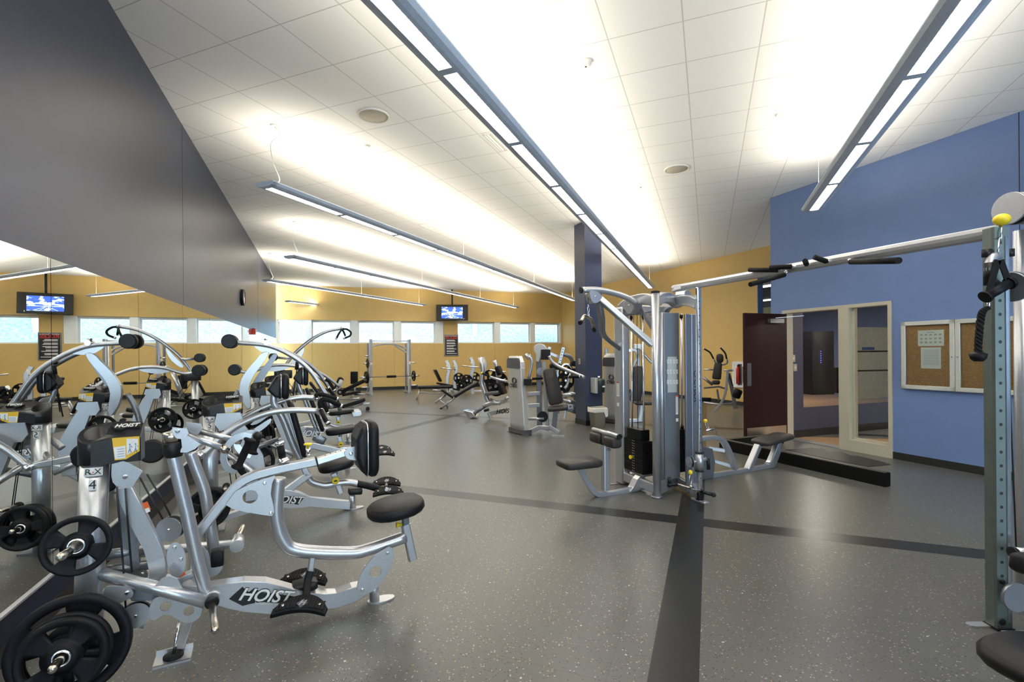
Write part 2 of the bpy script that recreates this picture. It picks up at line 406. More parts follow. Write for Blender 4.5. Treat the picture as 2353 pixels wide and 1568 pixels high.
# passage behind
E0 = YR0+YRD*uop
mb = MB(); wall_mb(E0, YRD, NY, [(0, .012, 0, 3.72)], .2, mb); struct('wall_passage', mb, bluep)
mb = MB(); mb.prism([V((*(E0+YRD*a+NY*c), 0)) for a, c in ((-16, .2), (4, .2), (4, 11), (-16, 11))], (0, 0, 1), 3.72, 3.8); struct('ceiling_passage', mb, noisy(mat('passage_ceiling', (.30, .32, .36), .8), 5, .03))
mb = MB(); mb.prism([V((*(E0+YRD*a+NY*c), 0)) for a, c in ((-16, .2), (5, .2), (5, 11), (-16, 11))], (0, 0, 1), -.1, -.001); struct('floor_passage', mb, fm)
struct('wall_passage_end', wall_mb(E0+NY*10.5, YRD, NY, [(-16, 6, 0, 3.72)], .1), ochre)
# --- blue wall with the door and side light
NB = V((-BWD.y, BWD.x)); NB = NB if NB.x > 0 else -NB
def bu(px, py=900): return up_(px, py, BW0, BWD)[0]
FT = 2.23
d0, d1, d2, d3 = bu(1800), bu(1931), bu(1951), bu(2051.5)
BLEN = 15.2
struct('wall_blue', wall_mb(BW0, BWD, NB, [(0, d0, 0, CEIL), (d0, d3, FT, CEIL), (d3, BLEN, 0, CEIL)], .16), bluep)
struct('baseboard_blue', wall_mb(BW0, BWD, -NB, [(0, d0, 0, .10), (d3, BLEN, 0, .10)], .01), 'ink')
mb = MB(); u = bu(2343, 500); wall_mb(BW0, BWD, -NB, [(u-.004, u+.004, .1, CEIL)], .0015, mb); struct('trim_4', mb, navy_base)
# end return of the blue wall back to the passage
mb = MB(); wall_mb(BW0+NB*.16, NB, BWD, [(0, 15, 0, CEIL)], .16, mb); struct('wall_blue_return', mb, bluep)
# door frame
mb = MB(); ft = .05
fr_ = [(d0, d3, FT-ft, FT), (d0, d0+ft, 0, FT-ft), (d1-.012, d2+.012, 0, FT-ft), (d3-ft, d3, 0, FT-ft), (d2, d3-ft, 0, .17)]
wall_mb(BW0-NB*.02, BWD, NB, fr_, .20, mb)
wall_mb(BW0+NB*.06, BWD, NB, [(d2, d3-ft, .17, .20), (d2+.01, d2+.035, .17, FT-ft), (d3-ft-.03, d3-ft, .17, FT-ft)], .05, mb)
dfr = struct('door_frame', mb, 'cream')
obj('window_pane', wall_mb(BW0+NB*.08, BWD, NB, [(d2+.012, d3-ft, .20, FT-ft)], .006), glass, dfr)
obj('threshold', wall_mb(BW0-NB*.02, BWD, NB, [(d0+ft, d1-.012, 0, .012)], .20), 'silver', dfr)
# door leaf, swung open at a right angle
DH = BW0+BWD*(d0+ft)-NB*.02; LN = -NB; TH = BWD*.0
leafm = noisy(mat('mahogany_veneer', (.020, .005, .005), .38, spec=.25), 4, .25, stretch=(1, 1, .08))
DW, DHt = .95, 2.165
mb = MB(); wall_mb(DH, LN, BWD, [(0, DW, .012, DHt)], .045, mb); leaf = tag(obj('door_1', mb, leafm), kind='structure')
mb = MB(); wall_mb(DH+BWD*.045, LN, BWD, [(.03, DW-.03, .03, .25)], .003, mb); obj('kick_plate', mb, noisy(mat('satin_steel', (.52, .44, .35), .3, .9), 10, .05), leaf)
mb = MB(); wall_mb(DH+BWD*.045, LN, BWD, [(DW-.13, DW-.04, .95, 1.33)], .003, mb); obj('push_plate', mb, 'shroud_dark', leaf)
mb = MB(); wall_mb(DH+BWD*.045, LN, BWD, [(.13, .44, DHt-.16, DHt-.09)], .06, mb); clo = obj('door_closer', mb, 'silver2', leaf)
q = DH+LN*.3+BWD*.08; r_ = DH+BWD*.35+NB*.02
mb = MB(); mb.bar([V((q.x, q.y, DHt-.075)), V((r_.x, r_.y, DHt-.05))], .025, .008); obj('closer_arm', mb, 'silver', clo)
q = DH+LN*(DW-.06)-BWD*.001
mb = MB(); mb.tube(fillet([V((*q, 1.28)), V((*(q-BWD*.06), 1.28)), V((*(q-BWD*.06), .98)), V((*q, .98))], .03), .011, 8); obj('door_handle', mb, 'chrome', leaf)

# --- studio seen through the door
wood = mat('maple_floor', (.50, .27, .11), .3)
b = wood.node_tree.nodes['Principled BSDF']; tc = nd(wood, 'ShaderNodeTexCoord')
a_ = dotn(wood, tc.outputs['Object'], (NB.x, NB.y, 0)); c_ = dotn(wood, tc.outputs['Object'], (BWD.x, BWD.y, 0))
cb = nd(wood, 'ShaderNodeCombineXYZ'); lk(wood, mth(wood, 'MULTIPLY', a_, .8), cb.inputs[0]); lk(wood, mth(wood, 'MULTIPLY', c_, 18), cb.inputs[1])
vz = nd(wood, 'ShaderNodeTexWhiteNoise'); vf = nd(wood, 'ShaderNodeVectorMath', operation='FLOOR'); lk(wood, cb.outputs[0], vf.inputs[0]); lk(wood, vf.outputs[0], vz.inputs[0])
lk(wood, mixc(wood, vz.outputs[0], (.34, .21, .105), (.44, .29, .155)), b.inputs['Base Color'])
def sq(a, c): return BW0+BWD*a+NB*c
mb = MB(); mb.prism([V((*sq(a, c), 0)) for a, c in ((d0-.1, .16), (9, .16), (9, 9), (d0-.1, 9))], (0, 0, 1), -.1, -.002); struct('floor_studio', mb, wood)
mb = MB(); mb.prism([V((*sq(a, c), 0)) for a, c in ((d0-.1, .16), (9, .16), (9, 9), (d0-.1, 9))], (0, 0, 1), 3.0, 3.1); struct('ceiling_studio', mb, cm)
S0 = sq(d0+.02, .16)        # studio side wall, square to the blue wall
struct('wall_studio', wall_mb(S0, NB, -BWD, [(0, 9, 0, .52), (0, .30, .52, 3.0), (.30, 9, 2.6, 3.0)], .12), noisy(mat('studio_navy', (.045, .052, .095), .5), 6, .05))
struct('wall_studio_backing', wall_mb(S0-BWD*.02, NB, -BWD, [(.30, 9, .52, 2.6)], .10), 'ink')
struct('baseboard_studio', wall_mb(S0, NB, BWD, [(0, 9, 0, .13)], .01), 'ink')
tag(obj('mirror_panel', wall_mb(S0, NB, -BWD, [(.30, 9, .52, 2.6)], .01), mirror), 'wide mirror on the studio wall seen through the doorway', 'mirror')
struct('wall_studio_far', wall_mb(sq(d0, 8.9), BWD, NB, [(-.2, 9, 0, 3)], .1), bluep)
struct('wall_studio_end', wall_mb(sq(8.2, .1), NB, BWD, [(0, 9, 0, 3)], .1), bluep)
KD = (BACK1-BACK0).normalized(); KN = nrm(KD, 1); KL = (BACK1-BACK0).length
struct('wall_back', wall_mb(BACK0, KD, KN, [(-.3, KL+.3, 0, .5), (-.3, KL+.3, 3.4, CEIL), (-.3, .8, .5, 3.4), (KL-.8, KL+.3, .5, 3.4)], .2), bluep)
nb_ = 5; wv = (KL-1.6)/nb_
for i in range(nb_):  # unseen windows, added behind the camera to let in cool fill light
    a = .8+wv*i; mb = MB(); wall_mb(BACK0+KN*.04, KD, KN, [(a, a+wv, .5, .56), (a, a+wv, 3.34, 3.4), (a, a+.06, .56, 3.34), (a+wv-.06, a+wv, .56, 3.34)], .08, mb); w = struct('window_%d' % (i+8), mb, winw)
    obj('window_pane', wall_mb(BACK0+KN*.07, KD, KN, [(a+.06, a+wv-.06, .56, 3.34)], .006), glass, w)
# --- column
COLc = V((1.527, 10.22)); ca = V((-.36, .93)).normalized(); cb_ = V((.93, .36)).normalized()
mb = MB(); mb.prism([V((*p, 0)) for p in (COLc, COLc+ca*.446, COLc+ca*.446+cb_*.40, COLc+cb_*.40)], (0, 0, 1), 0, CEIL); struct('column', mb, noisy(mat('column_navy', (.042, .052, .098), .42), 6, .05))
k = .008; o2 = COLc-ca*k-cb_*k
mb = MB(); mb.prism([V((*p, 0)) for p in (o2, o2+ca*(.446+2*k), o2+ca*(.446+2*k)+cb_*(.4+2*k), o2+cb_*(.4+2*k))], (0, 0, 1), 0.0, .11); struct('baseboard_column', mb, 'ink')
# ================================================================== pendant lights
dnm = mat('lamp_downlight', (1, .95, .9), .5, emit=(1, .95, .88), es=DOWN_E)
housem = noisy(mat('lamp_housing', (.68, .77, .92), .5, 0), 30, .04)
louv = noisy(mat('louvre_blade', (.8, .82, .84), .35, .3), 30, .04)
def lamp_box(c, size, up, m_on, m_off):
    """flat lamp body with a single glowing face"""
    mb = MB(); mb.use(m_off); mb.box(c, size); mb.use(m_on); mb.b.faces.ensure_lookup_table()
    f = max(mb.b.faces, key=lambda f: f.calc_center_median().z*(1 if up else -1)); f.material_index = 1; return mb
dnm.cycles.emission_sampling = 'FRONT'
FH = 3.49          # underside of the pendants
def pendant(P, u0, u1, label, cables, first=0.0):
    """linear suspended light along the ceiling grid through P"""
    r = thing('pendant_light', label, 'ceiling light', (P.x+GA.x*u0, P.y+GA.y*u0, FH), math.atan2(GA.y, GA.x), 'linear pendant lights')
    L = u1-u0; w = .14
    mb = MB()      # curved housing in two strips either side of the louvre slot, with closed ends
    prof = [(-w, .055), (-w, .045), (-w*.85, .018), (-w*.6, .004), (-.052, 0), (-.052, .02), (-.03, .05), (-w+.015, .065)]
    for sgn in (1, -1):
        pr = [(x*sgn, y) for x, y in prof]
        if sgn < 0: pr = pr[::-1]
        mb.sweep([V((0, 0, 0)), V((L, 0, 0))], [(-x, y) for x, y in pr], up=(0, 0, 1), sm=False)
    full = [(-w, .055), (-w, .045), (-w*.85, .018), (-w*.6, .004), (0, 0), (w*.6, .004), (w*.85, .018), (w, .045), (w, .055), (0, .062)]
    for a, c in ((-.012, .06), (L-.06, L+.012)): mb.sweep([V((a, 0, 0)), V((c, 0, 0))], full, up=(0, 0, 1), sm=False)
    n = max(1, round(L/1.27)); s_ = L/n
    for i in range(1, n): mb.box((i*s_, 0, .01), (.07, .105, .02))
    obj('housing', mb, housem, r)
    for i in range(n):
        a, c = i*s_+.04+(.02 if i == 0 else 0), (i+1)*s_-.04-(.02 if i == n-1 else 0)
        mb = lamp_box(((a+c)/2, 0, .022), (c-a, .10, .006), False, dnm, housem); lens = obj('lens', mb, None, r)
        if u0 < 9:
            mb = MB(); k = int((c-a)/.055)
            for j in range(1, k): mb.box((a+(c-a)*j/k, 0, .011), (.0025, .098, .014))
            obj('louvre', mb, louv, lens)
    mb = MB(); mb.box((L/2, 0, .066), (L-.1, .17, .006)); obj('uplight_tray', mb, housem, r)
    ns = max(1, round(L/1.27))
    for i in range(ns):          # the upward tubes of the lamp
        ld = bpy.data.lights.new('uplight_tube', 'AREA'); ld.shape = 'RECTANGLE'; ld.size = (L-.1)/ns; ld.size_y = .16; ld.energy = UP_E*math.pi*ld.size*ld.size_y; ld.color = (1, .89, .70)
        lo = bpy.data.objects.new('uplight_tube', ld); C.objects.link(lo); lo.parent = r; lo.location = (.05+(L-.1)*(i+.5)/ns, 0, .072); lo.rotation_euler = (math.pi, 0, 0)
    for cu in cables:
        mb = MB(); x = cu-u0
        if x < .5: mb.tube(smooth_pts([(x, 0, .07), (x+.04, -.03, .15), (x-.01, .02, .35), (x-.03, .03, .55), (x+.03, -.02, .66), (x+.05, -.03, .72), (x, 0, CEIL-FH-.02)], 4), .005, 6)
        else: mb.tube([(x, 0, .07), (x, 0, CEIL-FH)], .002, 5)
        mb.lathe((x, 0, CEIL-FH-.018), (0, 0, 1), [(0, .03), (.004, .05), (.018, .055)], 16)
        obj('suspension_cable', mb, 'white', r)
    return r
def gl_u(P, pt): return (V((pt.x, pt.y))-P).dot(GA)
hh = FH
f1e = fl(1495, 663, FH); P1 = V((f1e.x, f1e.y)); f2e = fl(1868, 486, FH); P2 = V((f2e.x, f2e.y))
n_ = 'suspended linear light with blue-grey housing '
pendant(P1, -20.5, 0, n_+'crossing the middle of the ceiling to the column', [-20.2, -15, -10, -5, -.3])
pendant(P2, -11, 0, n_+'nearest the blue wall', [-10.7, -5.6, -2.9, -.4])
e3 = fl(608, 430, FH); P3 = V((e3.x, e3.y)); pendant(P3, 0, 14.2, n_+'whose near end hangs on a curled cable', [.15, 5, 9.5, 13.9])
e4 = fl(665, 594, FH); P4 = V((e4.x, e4.y)); u4 = gl_u(P4, fl(1195, 708, FH)); pendant(P4, 0, u4, n_+'ending above the wall television', [.15, 5, 9, u4-.3])
e5 = fl(612, 647, FH); P5 = V((e5.x, e5.y)); u5 = gl_u(P5, fl(975, 703, FH)); pendant(P5, 0, u5, n_+'starting beside the navy wall, second from the windows', [.15, u5/2, u5-.3])
P6 = V((-8.74+.4*.8, 18.5)); pendant(P6, 0, 2.3, n_+'shortest of all, in the far left corner', [.15])
# light of the same row behind the camera keeps the two long runs going (they simply start further back)
# ================================================================== ceiling fittings
def ceil_pt(px, py): return fl(px, py, CEIL)
grille = noisy(mat('speaker_grille', (.46, .44, .36), .7), 200, .15)
for (px, py, r, lab) in ((858, 265, .17, 'round beige ceiling speaker grille left of the middle pendant light'), (1555, 388, .17, 'round beige ceiling speaker grille right of the middle pendant light')):
    p = ceil_pt(px, py); t = thing('ceiling_speaker', lab, 'speaker', (p.x, p.y, CEIL))
    mb = MB(); mb.lathe((0, 0, -.012), (0, 0, 1), [(0, r*.2), (.001, r*.93), (.012, r*.95)], 32); obj('grille', mb, grille, t)
    mb = MB(); mb.tube([(math.cos(a)*r, math.sin(a)*r, -.006) for a in [2*math.pi*k/32 for k in range(32)]], .012, 6, closed=True); obj('rim', mb, 'paper', t)
p = ceil_pt(1346, 141); t = thing('smoke_detector', 'small white round smoke detector on the ceiling', 'smoke detector', (p.x, p.y, CEIL))
mb = MB(); mb.lathe((0, 0, -.05), (0, 0, 1), [(0, .025), (.01, .045), (.03, .055), (.05, .06)], 20); obj('casing', mb, 'paper', t)
mb = MB(); mb.lathe((0, 0, -.056), (0, 0, 1), [(0, .008), (.006, .01)], 8); obj('sensor', mb, 'ink', t)
def vent(name, px, py, w, d, lab, slots=6):
    p = ceil_pt(px, py); t = thing(name, lab, 'air vent', (p.x, p.y, CEIL), math.atan2(GA.y, GA.x))
    mb = MB()
    for y in (-d/2, d/2): mb.box((0, y, -.006), (w, .025, .012))
    for x in (-w/2, w/2): mb.box((x, 0, -.006), (.025, d, .012))
    obj('frame', mb, 'paper', t)
    mb = MB()
    for k in range(slots): mb.box((0, -d/2+d*(k+.5)/slots, -.004), (w-.03, d/slots*.6, .006), Matrix.Rotation(.4, 3, 'X'))
    obj('slats', mb, 'paper', t)
vent('ceiling_vent', 1000, 519, .5, .5, 'square white ceiling vent above the third pendant light')
vent('ceiling_vent', 1140, 327, .55, .10, 'narrow slot vent on the left edge of the long pendant light', 2)
vent('ceiling_vent', 1218, 305, .55, .10, 'narrow slot vent on the right edge of the long pendant light', 2)
vent('ceiling_vent', 1370, 475, .5, .5, 'pale square vent in the ceiling right of the long pendant light')
vent('ceiling_vent', 925, 604, .5, .5, 'pale square vent over the fourth pendant light')
for px, py in ((1790, 263), (1468, 431), (844, 335)):
    p = ceil_pt(px, py); mb = MB(); mb.lathe((p.x, p.y, CEIL-.02), (0, 0, 1), [(0, .02), (.005, .035), (.02, .04)], 16)
    w_ = {1790: 'nearest the blue wall', 1468: 'beside the far end of the middle pendant light', 844: 'beside the left speaker grille'}[px]
    tag(obj('sprinkler_cover', mb, 'paper'), 'small white sprinkler disc in the ceiling '+w_, 'sprinkler')
# ================================================================== gym machine kit
class Mach:
    """a machine standing at floor point O (x,y), its length along D; parts are meshes under one Empty"""
    def __init__(s, name, label, cat, O, D, group=None):
        s.O = V((O[0], O[1])); s.D = V(D).normalized(); s.n = V((-s.D.y, s.D.x))
        s.r = thing(name, label, cat, (s.O.x, s.O.y, 0), math.atan2(s.D.y, s.D.x), group); s.loc = {}
    def P(s, px, py, off=0.0):
        q = s.O+s.n*off; w = on(px, py, q, s.D); d = V((w.x, w.y))-s.O
        return V((d.dot(s.D), off, w.z))
    def PP(s, pts, off=0.0): return [s.P(x, y, off) for x, y in pts]
    def W(s, p): q = s.O+s.D*p[0]+s.n*p[1]; return V((q.x, q.y, p[2]))
    def wd(s, v): q = s.D*v[0]+s.n*v[1]; return V((q.x, q.y, v[2]))
    def part(s, name, mb, m=None, parent=None): return obj(name, mb, m, parent or s.r)
    def tube(s, name, pts, off, r, m='silver', sm=0, fil=0, seg=14, cap=None, parent=None, sy=1.0, scales=None):
        p = s.PP(pts, off) if not isinstance(pts[0], Vector) else pts
        if sm: p = smooth_pts(p, sm)
        if fil: p = fillet(p, fil)
        mb = MB(); mb.tube(p, r, seg, sy=sy); o = s.part(name, mb, m, parent)
        if cap:
            for e, f in ((p[0], p[1]), (p[-1], p[-2])):
                if cap == 'end' and e is p[0]: continue
                d = (e-f).normalized(); mc = MB(); mc.tube([e-d*.004, e+d*.012], r*1.02, seg); obj('end_cap', mc, 'black', o)
        return o
    def bar(s, name, pts, off, w, h, m='silver', fil=0, sm=0, parent=None):
        p = s.PP(pts, off) if not isinstance(pts[0], Vector) else pts
        if fil: p = fillet(p, fil)
        if sm: p = smooth_pts(p, sm)
        mb = MB(); mb.bar(p, w, h, up=(0, 0, 1) if abs((p[1]-p[0]).normalized().z) < .95 else (1, 0, 0)); return s.part(name, mb, m, parent)
    def plate(s, name, poly, o0, o1, m='silver', holes=(), parent=None, bev=0, mid=None):
        """flat plate cut to a traced outline, between the side offsets o0 and o1"""
        mid = (o0+o1)/2 if mid is None else mid
        P_ = s.PP(poly, mid); H = []
        for (x, y), r in holes: H.append((s.P(x, y, mid), r))
        mb = MB(); mb.prism(P_, (0, 1, 0), o0-mid, o1-mid, H, bev); return s.part(name, mb, m, parent)
def smooth_poly(pts, n=4):
    P = [V((*p, 0)) for p in pts]; N = len(P); out = []
    for i in range(N):
        p0, p1, p2, p3 = P[i-1], P[i], P[(i+1) % N], P[(i+2) % N]
        for k in range(n):
            t = k/n; q = .5*((2*p1)+(p2-p0)*t+(2*p0-5*p1+4*p2-p3)*t*t+(3*p1-p0-3*p2+p3)*t**3); out.append((q.x, q.y))
    return out
def slab(mb, c, ax, ay, az, sx, sy, sz, bev, round_=0.0, taper=1.0, taper_y=None):
    """upholstered pad: centre, three axes, three sizes; corners rounded in the ax/ay plane by round_, edges softened by bev"""
    ax, ay, az = V(ax).normalized(), V(ay).normalized(), V(az).normalized(); c = V(c); r = max(round_, .001)
    out = []
    for X, Y, a0 in ((1, 1, 0), (-1, 1, 90), (-1, -1, 180), (1, -1, 270)):
        for k in range(5):
            a = math.radians(a0+k*22.5); x = X*(sx/2-r)+r*math.cos(a); y = Y*(sy/2-r)+r*math.sin(a)
            t = 1+(taper-1)*(x/sx+.5); out.append((x, y*t))
    prof = [(-.5, bev*1.0), (-.5+bev*.45/sz, bev*.35), (-.5+bev/sz, 0), (.5-bev/sz, 0), (.5-bev*.45/sz, bev*.35), (.5, bev*1.0)]
    rings = []
    for f, ins in prof:
        ring = []
        for x, y in out:
            l = math.hypot(x, y); kx = 1-ins/(sx/2); ky = 1-ins/(sy/2); ring.append(mb.b.verts.new(c+ax*x*kx+ay*y*ky+az*f*sz))
        rings.append(ring)
    n = len(out)
    for i in range(len(rings)-1):
        for j in range(n): mb._f((rings[i][j], rings[i][(j+1) % n], rings[i+1][(j+1) % n], rings[i+1][j]), True)
    mb._f(rings[0][::-1], True); mb._f(rings[-1], True); return mb
def bolt(mb, c, ax, r=.009, h=.006):
    mb.lathe(c, ax, [(0, r), (h*.6, r*.95), (h, r*.55)], 8)
PLM = {}
def plate_mesh(R, th, slots=4):
    key = (round(R, 3), slots)
    if key in PLM: return PLM[key]
    rad = [.026, .040, .30*R+.01, .36*R, .46*R, .66*R, .80*R, .86*R, .93*R, .985*R, R]
    hh = [th*.5, th*.5, th*.46, th*.30, th*.26, th*.26, th*.28, th*.42, th*.5, th*.44, th*.25]
    N = 64; span = 360/slots; b_ = bmesh.new(); keep = {}
    def inc(i, j):
        if i in (4, 5):
            a = ((j+.5)*360/N+ (span*.5)) % span
            lim = span*(.22 if i == 5 else .25)
            return not (lim < a < span-lim)
        return True
    up_v = [[b_.verts.new((rad[i]*math.cos(2*math.pi*j/N), rad[i]*math.sin(2*math.pi*j/N), hh[i])) for j in range(N)] for i in range(len(rad))]
    dn_v = [[b_.verts.new((v.co.x, v.co.y, -v.co.z)) for v in r] for r in up_v]
    def f(vs, s_=True):
        q = b_.faces.new(vs); q.smooth = s_
    for i in range(len(rad)-1):
        for j in range(N):
            k = (j+1) % N
            if inc(i, j):
                f((up_v[i][j], up_v[i+1][j], up_v[i+1][k], up_v[i][k])); f((dn_v[i][k], dn_v[i+1][k], dn_v[i+1][j], dn_v[i][j]))
                if not inc(i, k) : f((up_v[i][k], up_v[i+1][k], dn_v[i+1][k], dn_v[i][k]))
                if not inc(i, (j-1) % N): f((up_v[i+1][j], up_v[i][j], dn_v[i][j], dn_v[i+1][j]))
                if i+1 in (4, 5, 6) and i+1 < len(rad)-1 and not inc(i+1, j): f((up_v[i+1][j], dn_v[i+1][j], dn_v[i+1][k], up_v[i+1][k]))
                if i-1 in (4, 5) and not inc(i-1, j): f((up_v[i][k], dn_v[i][k], dn_v[i][j], up_v[i][j]))
    for j in range(N):
        k = (j+1) % N; f((up_v[-1][j], dn_v[-1][j], dn_v[-1][k], up_v[-1][k])); f((up_v[0][k], dn_v[0][k], dn_v[0][j], up_v[0][j]))
    bmesh.ops.recalc_face_normals(b_, faces=b_.faces[:])
    me = bpy.data.meshes.new('weight_plate'); b_.to_mesh(me); b_.free(); me.materials.append(M['rubber'])
    g = MB(); g.tube([(math.cos(2*math.pi*k/24)*.030, math.sin(2*math.pi*k/24)*.030, 0) for k in range(24)], .006, 6, closed=True)
    for v in g.b.verts: v.co.z += th*.5 if v.co.z >= 0 else -th*.5
    m2 = bpy.data.meshes.new('hub_ring'); bmesh.ops.recalc_face_normals(g.b, faces=g.b.faces[:]); g.b.to_mesh(m2); g.b.free(); m2.materials.append(M['chrome'])
    PLM[key] = (me, m2); return PLM[key]
def weight_plate(c, ax, R, label, group, th=.04, slots=4, spin=0.0):
    me, m2 = plate_mesh(R, th, slots); o = bpy.data.objects.new('weight_plate', me); C.objects.link(o)
    q = V(ax).normalized().to_track_quat('Z', 'Y'); o.matrix_world = Matrix.Translation(V(c)) @ q.to_matrix().to_4x4() @ Matrix.Rotation(spin, 4, 'Z')
    tag(o, label, 'weight plate', group); h = bpy.data.objects.new('hub_ring', m2); C.objects.link(h); h.parent = o; return o
def peg(m, p, q, r=.016, name='weight_peg', col='brass', parent=None):
    """loading horn with a collar at its root and a rounded tip, local points"""
    p, q = V(p), V(q); d = (q-p); L = d.length; mb = MB()
    mb.lathe(p, d, [(0, r), (L-.012, r), (L-.004, r*.8), (L, r*.3)], 14); o = m.part(name, mb, col, parent)
    mb = MB(); mb.lathe(p, d, [(-.012, r*1.9), (.006, r*1.9), (.010, r*1.5)], 16); obj('collar', mb, 'black', o)
    return o
def grip(m, name, pts, r=.019, col='foam', fil=0, ends='chrome', parent=None):
    p = [V(x) for x in pts]
    if fil: p = fillet(p, fil)
    mb = MB(); mb.tube(p, r, 12); o = m.part(name, mb, col, parent)
    if ends:
        for e, f in ((p[0], p[1]), (p[-1], p[-2])):
            d = (e-f).normalized(); mb = MB(); mb.tube([e-d*.002, e+d*.018], r*1.12, 12); obj('grip_collar', mb, ends, o)
    return o
def wall_n(side=1): return NL
# ================================================================== station 4: seated row, nearest on the left
o4 = fl(198, 1540); f4 = fl(874, 1380)
m = Mach('seated_row_machine', 'silver seated row machine numbered 4, nearest the camera at the left', 'exercise machine', (o4.x, o4.y), (f4.x-o4.x, f4.y-o4.y), 'plate loaded machines along the mirror'); m4 = m
P = m.P
# tower
pt = P(219, 1066); pb = V((P(198, 1540).x, 0, 0))
mb = MB(); mb.tube([pb+V((0, 0, .012)), pt+V((0, 0, .03))], .059, 32, sy=.95, up=(0, 1, 0)); tw = m.part('post', mb, 'silver')
mb = MB(); mb.prism([pb+V((x, y, 0)) for x, y in ((-.11, -.10), (.11, -.10), (.11, .10), (-.11, .10))], (0, 0, 1), 0, .012, bev=.002); obj('foot_plate', mb, 'silver2', tw)
def decal(mc, c, w, h, n, up, m_, d0=.0008, par=None, name='sticker'):
    n = V(n).normalized(); up = V(up).normalized(); r = up.cross(n); mb = MB()
    mb.prism([V(c)+r*(x*w/2)+up*(y*h/2) for x, y in ((-1, -1), (1, -1), (1, 1), (-1, 1))], n, 0, d0); return obj(name, mb, m_, par)
def post_signs(m, top, bot, R, z1, z2, num, face, par, k=1.0):
    """white maker sticker with dark letters and the station number, wrapped on the front of the round post"""
    ax = (top-bot).normalized(); f = V(face); f = (f-ax*f.dot(ax)).normalized(); side = ax.cross(f)
    def wrap(z, w, h, m_, name, shape=None):
        c = bot+ax*((z-bot.z)/ax.z); mb = MB(); n = 8; vs = []
        for i in range(n+1):
            a = (i/n-.5)*w/R; t = shape(i/n) if shape else (1, 1)
            d = f*math.cos(a)+side*math.sin(a); vs.append((mb.b.verts.new(c+d*(R+.0012)-ax*h/2*t[0]), mb.b.verts.new(c+d*(R+.0012)+ax*h/2*t[1])))
        for i in range(n): mb._f((vs[i][0], vs[i+1][0], vs[i+1][1], vs[i][1]))
        return obj(name, mb, m_, par)
    w = wrap(z1, .075*k, .042*k, 'white', 'sticker')
    c = bot+ax*((z1-bot.z)/ax.z)+f*(R+.003)
    mb = MB(); mb.text('R X', c, side, ax, .040*k, .001); obj('lettering', mb, 'ink', w)
    mb = MB(); mb.tube([c+(side*math.cos(a)+ax*math.sin(a)*.75)*.0125*k-ax*.002 for a in [math.radians(x) for x in range(-190, 11, 20)]], .0016*k, 5); obj('lettering', mb, 'ink', w)
    mb = MB(); mb.sphere(c-ax*.001, .0028*k); obj('lettering', mb, 'red', w)
    w2 = wrap(z2, .030*k, .052*k, 'white', 'number_sticker')
    c = bot+ax*((z2-bot.z)/ax.z)+f*(R+.003); mb = MB(); mb.text(num, c, side, ax, .062*k, .001); obj('numeral', mb, 'ink', w2)
cf = V((0, -1, 0)); camf = -m.D.x*0
def face_cam(m, p, turn=0.0):
    w = m.W(p); d = V((-w.x, -w.y)); d.normalize(); l = V((d.dot(m.D), d.dot(m.n), 0)); return Matrix.Rotation(turn, 3, 'Z') @ l
post_signs(m, pt, pb, .059, P(214, 1080).z, P(208, 1110).z, '4', face_cam(m, pt, -.12), tw)
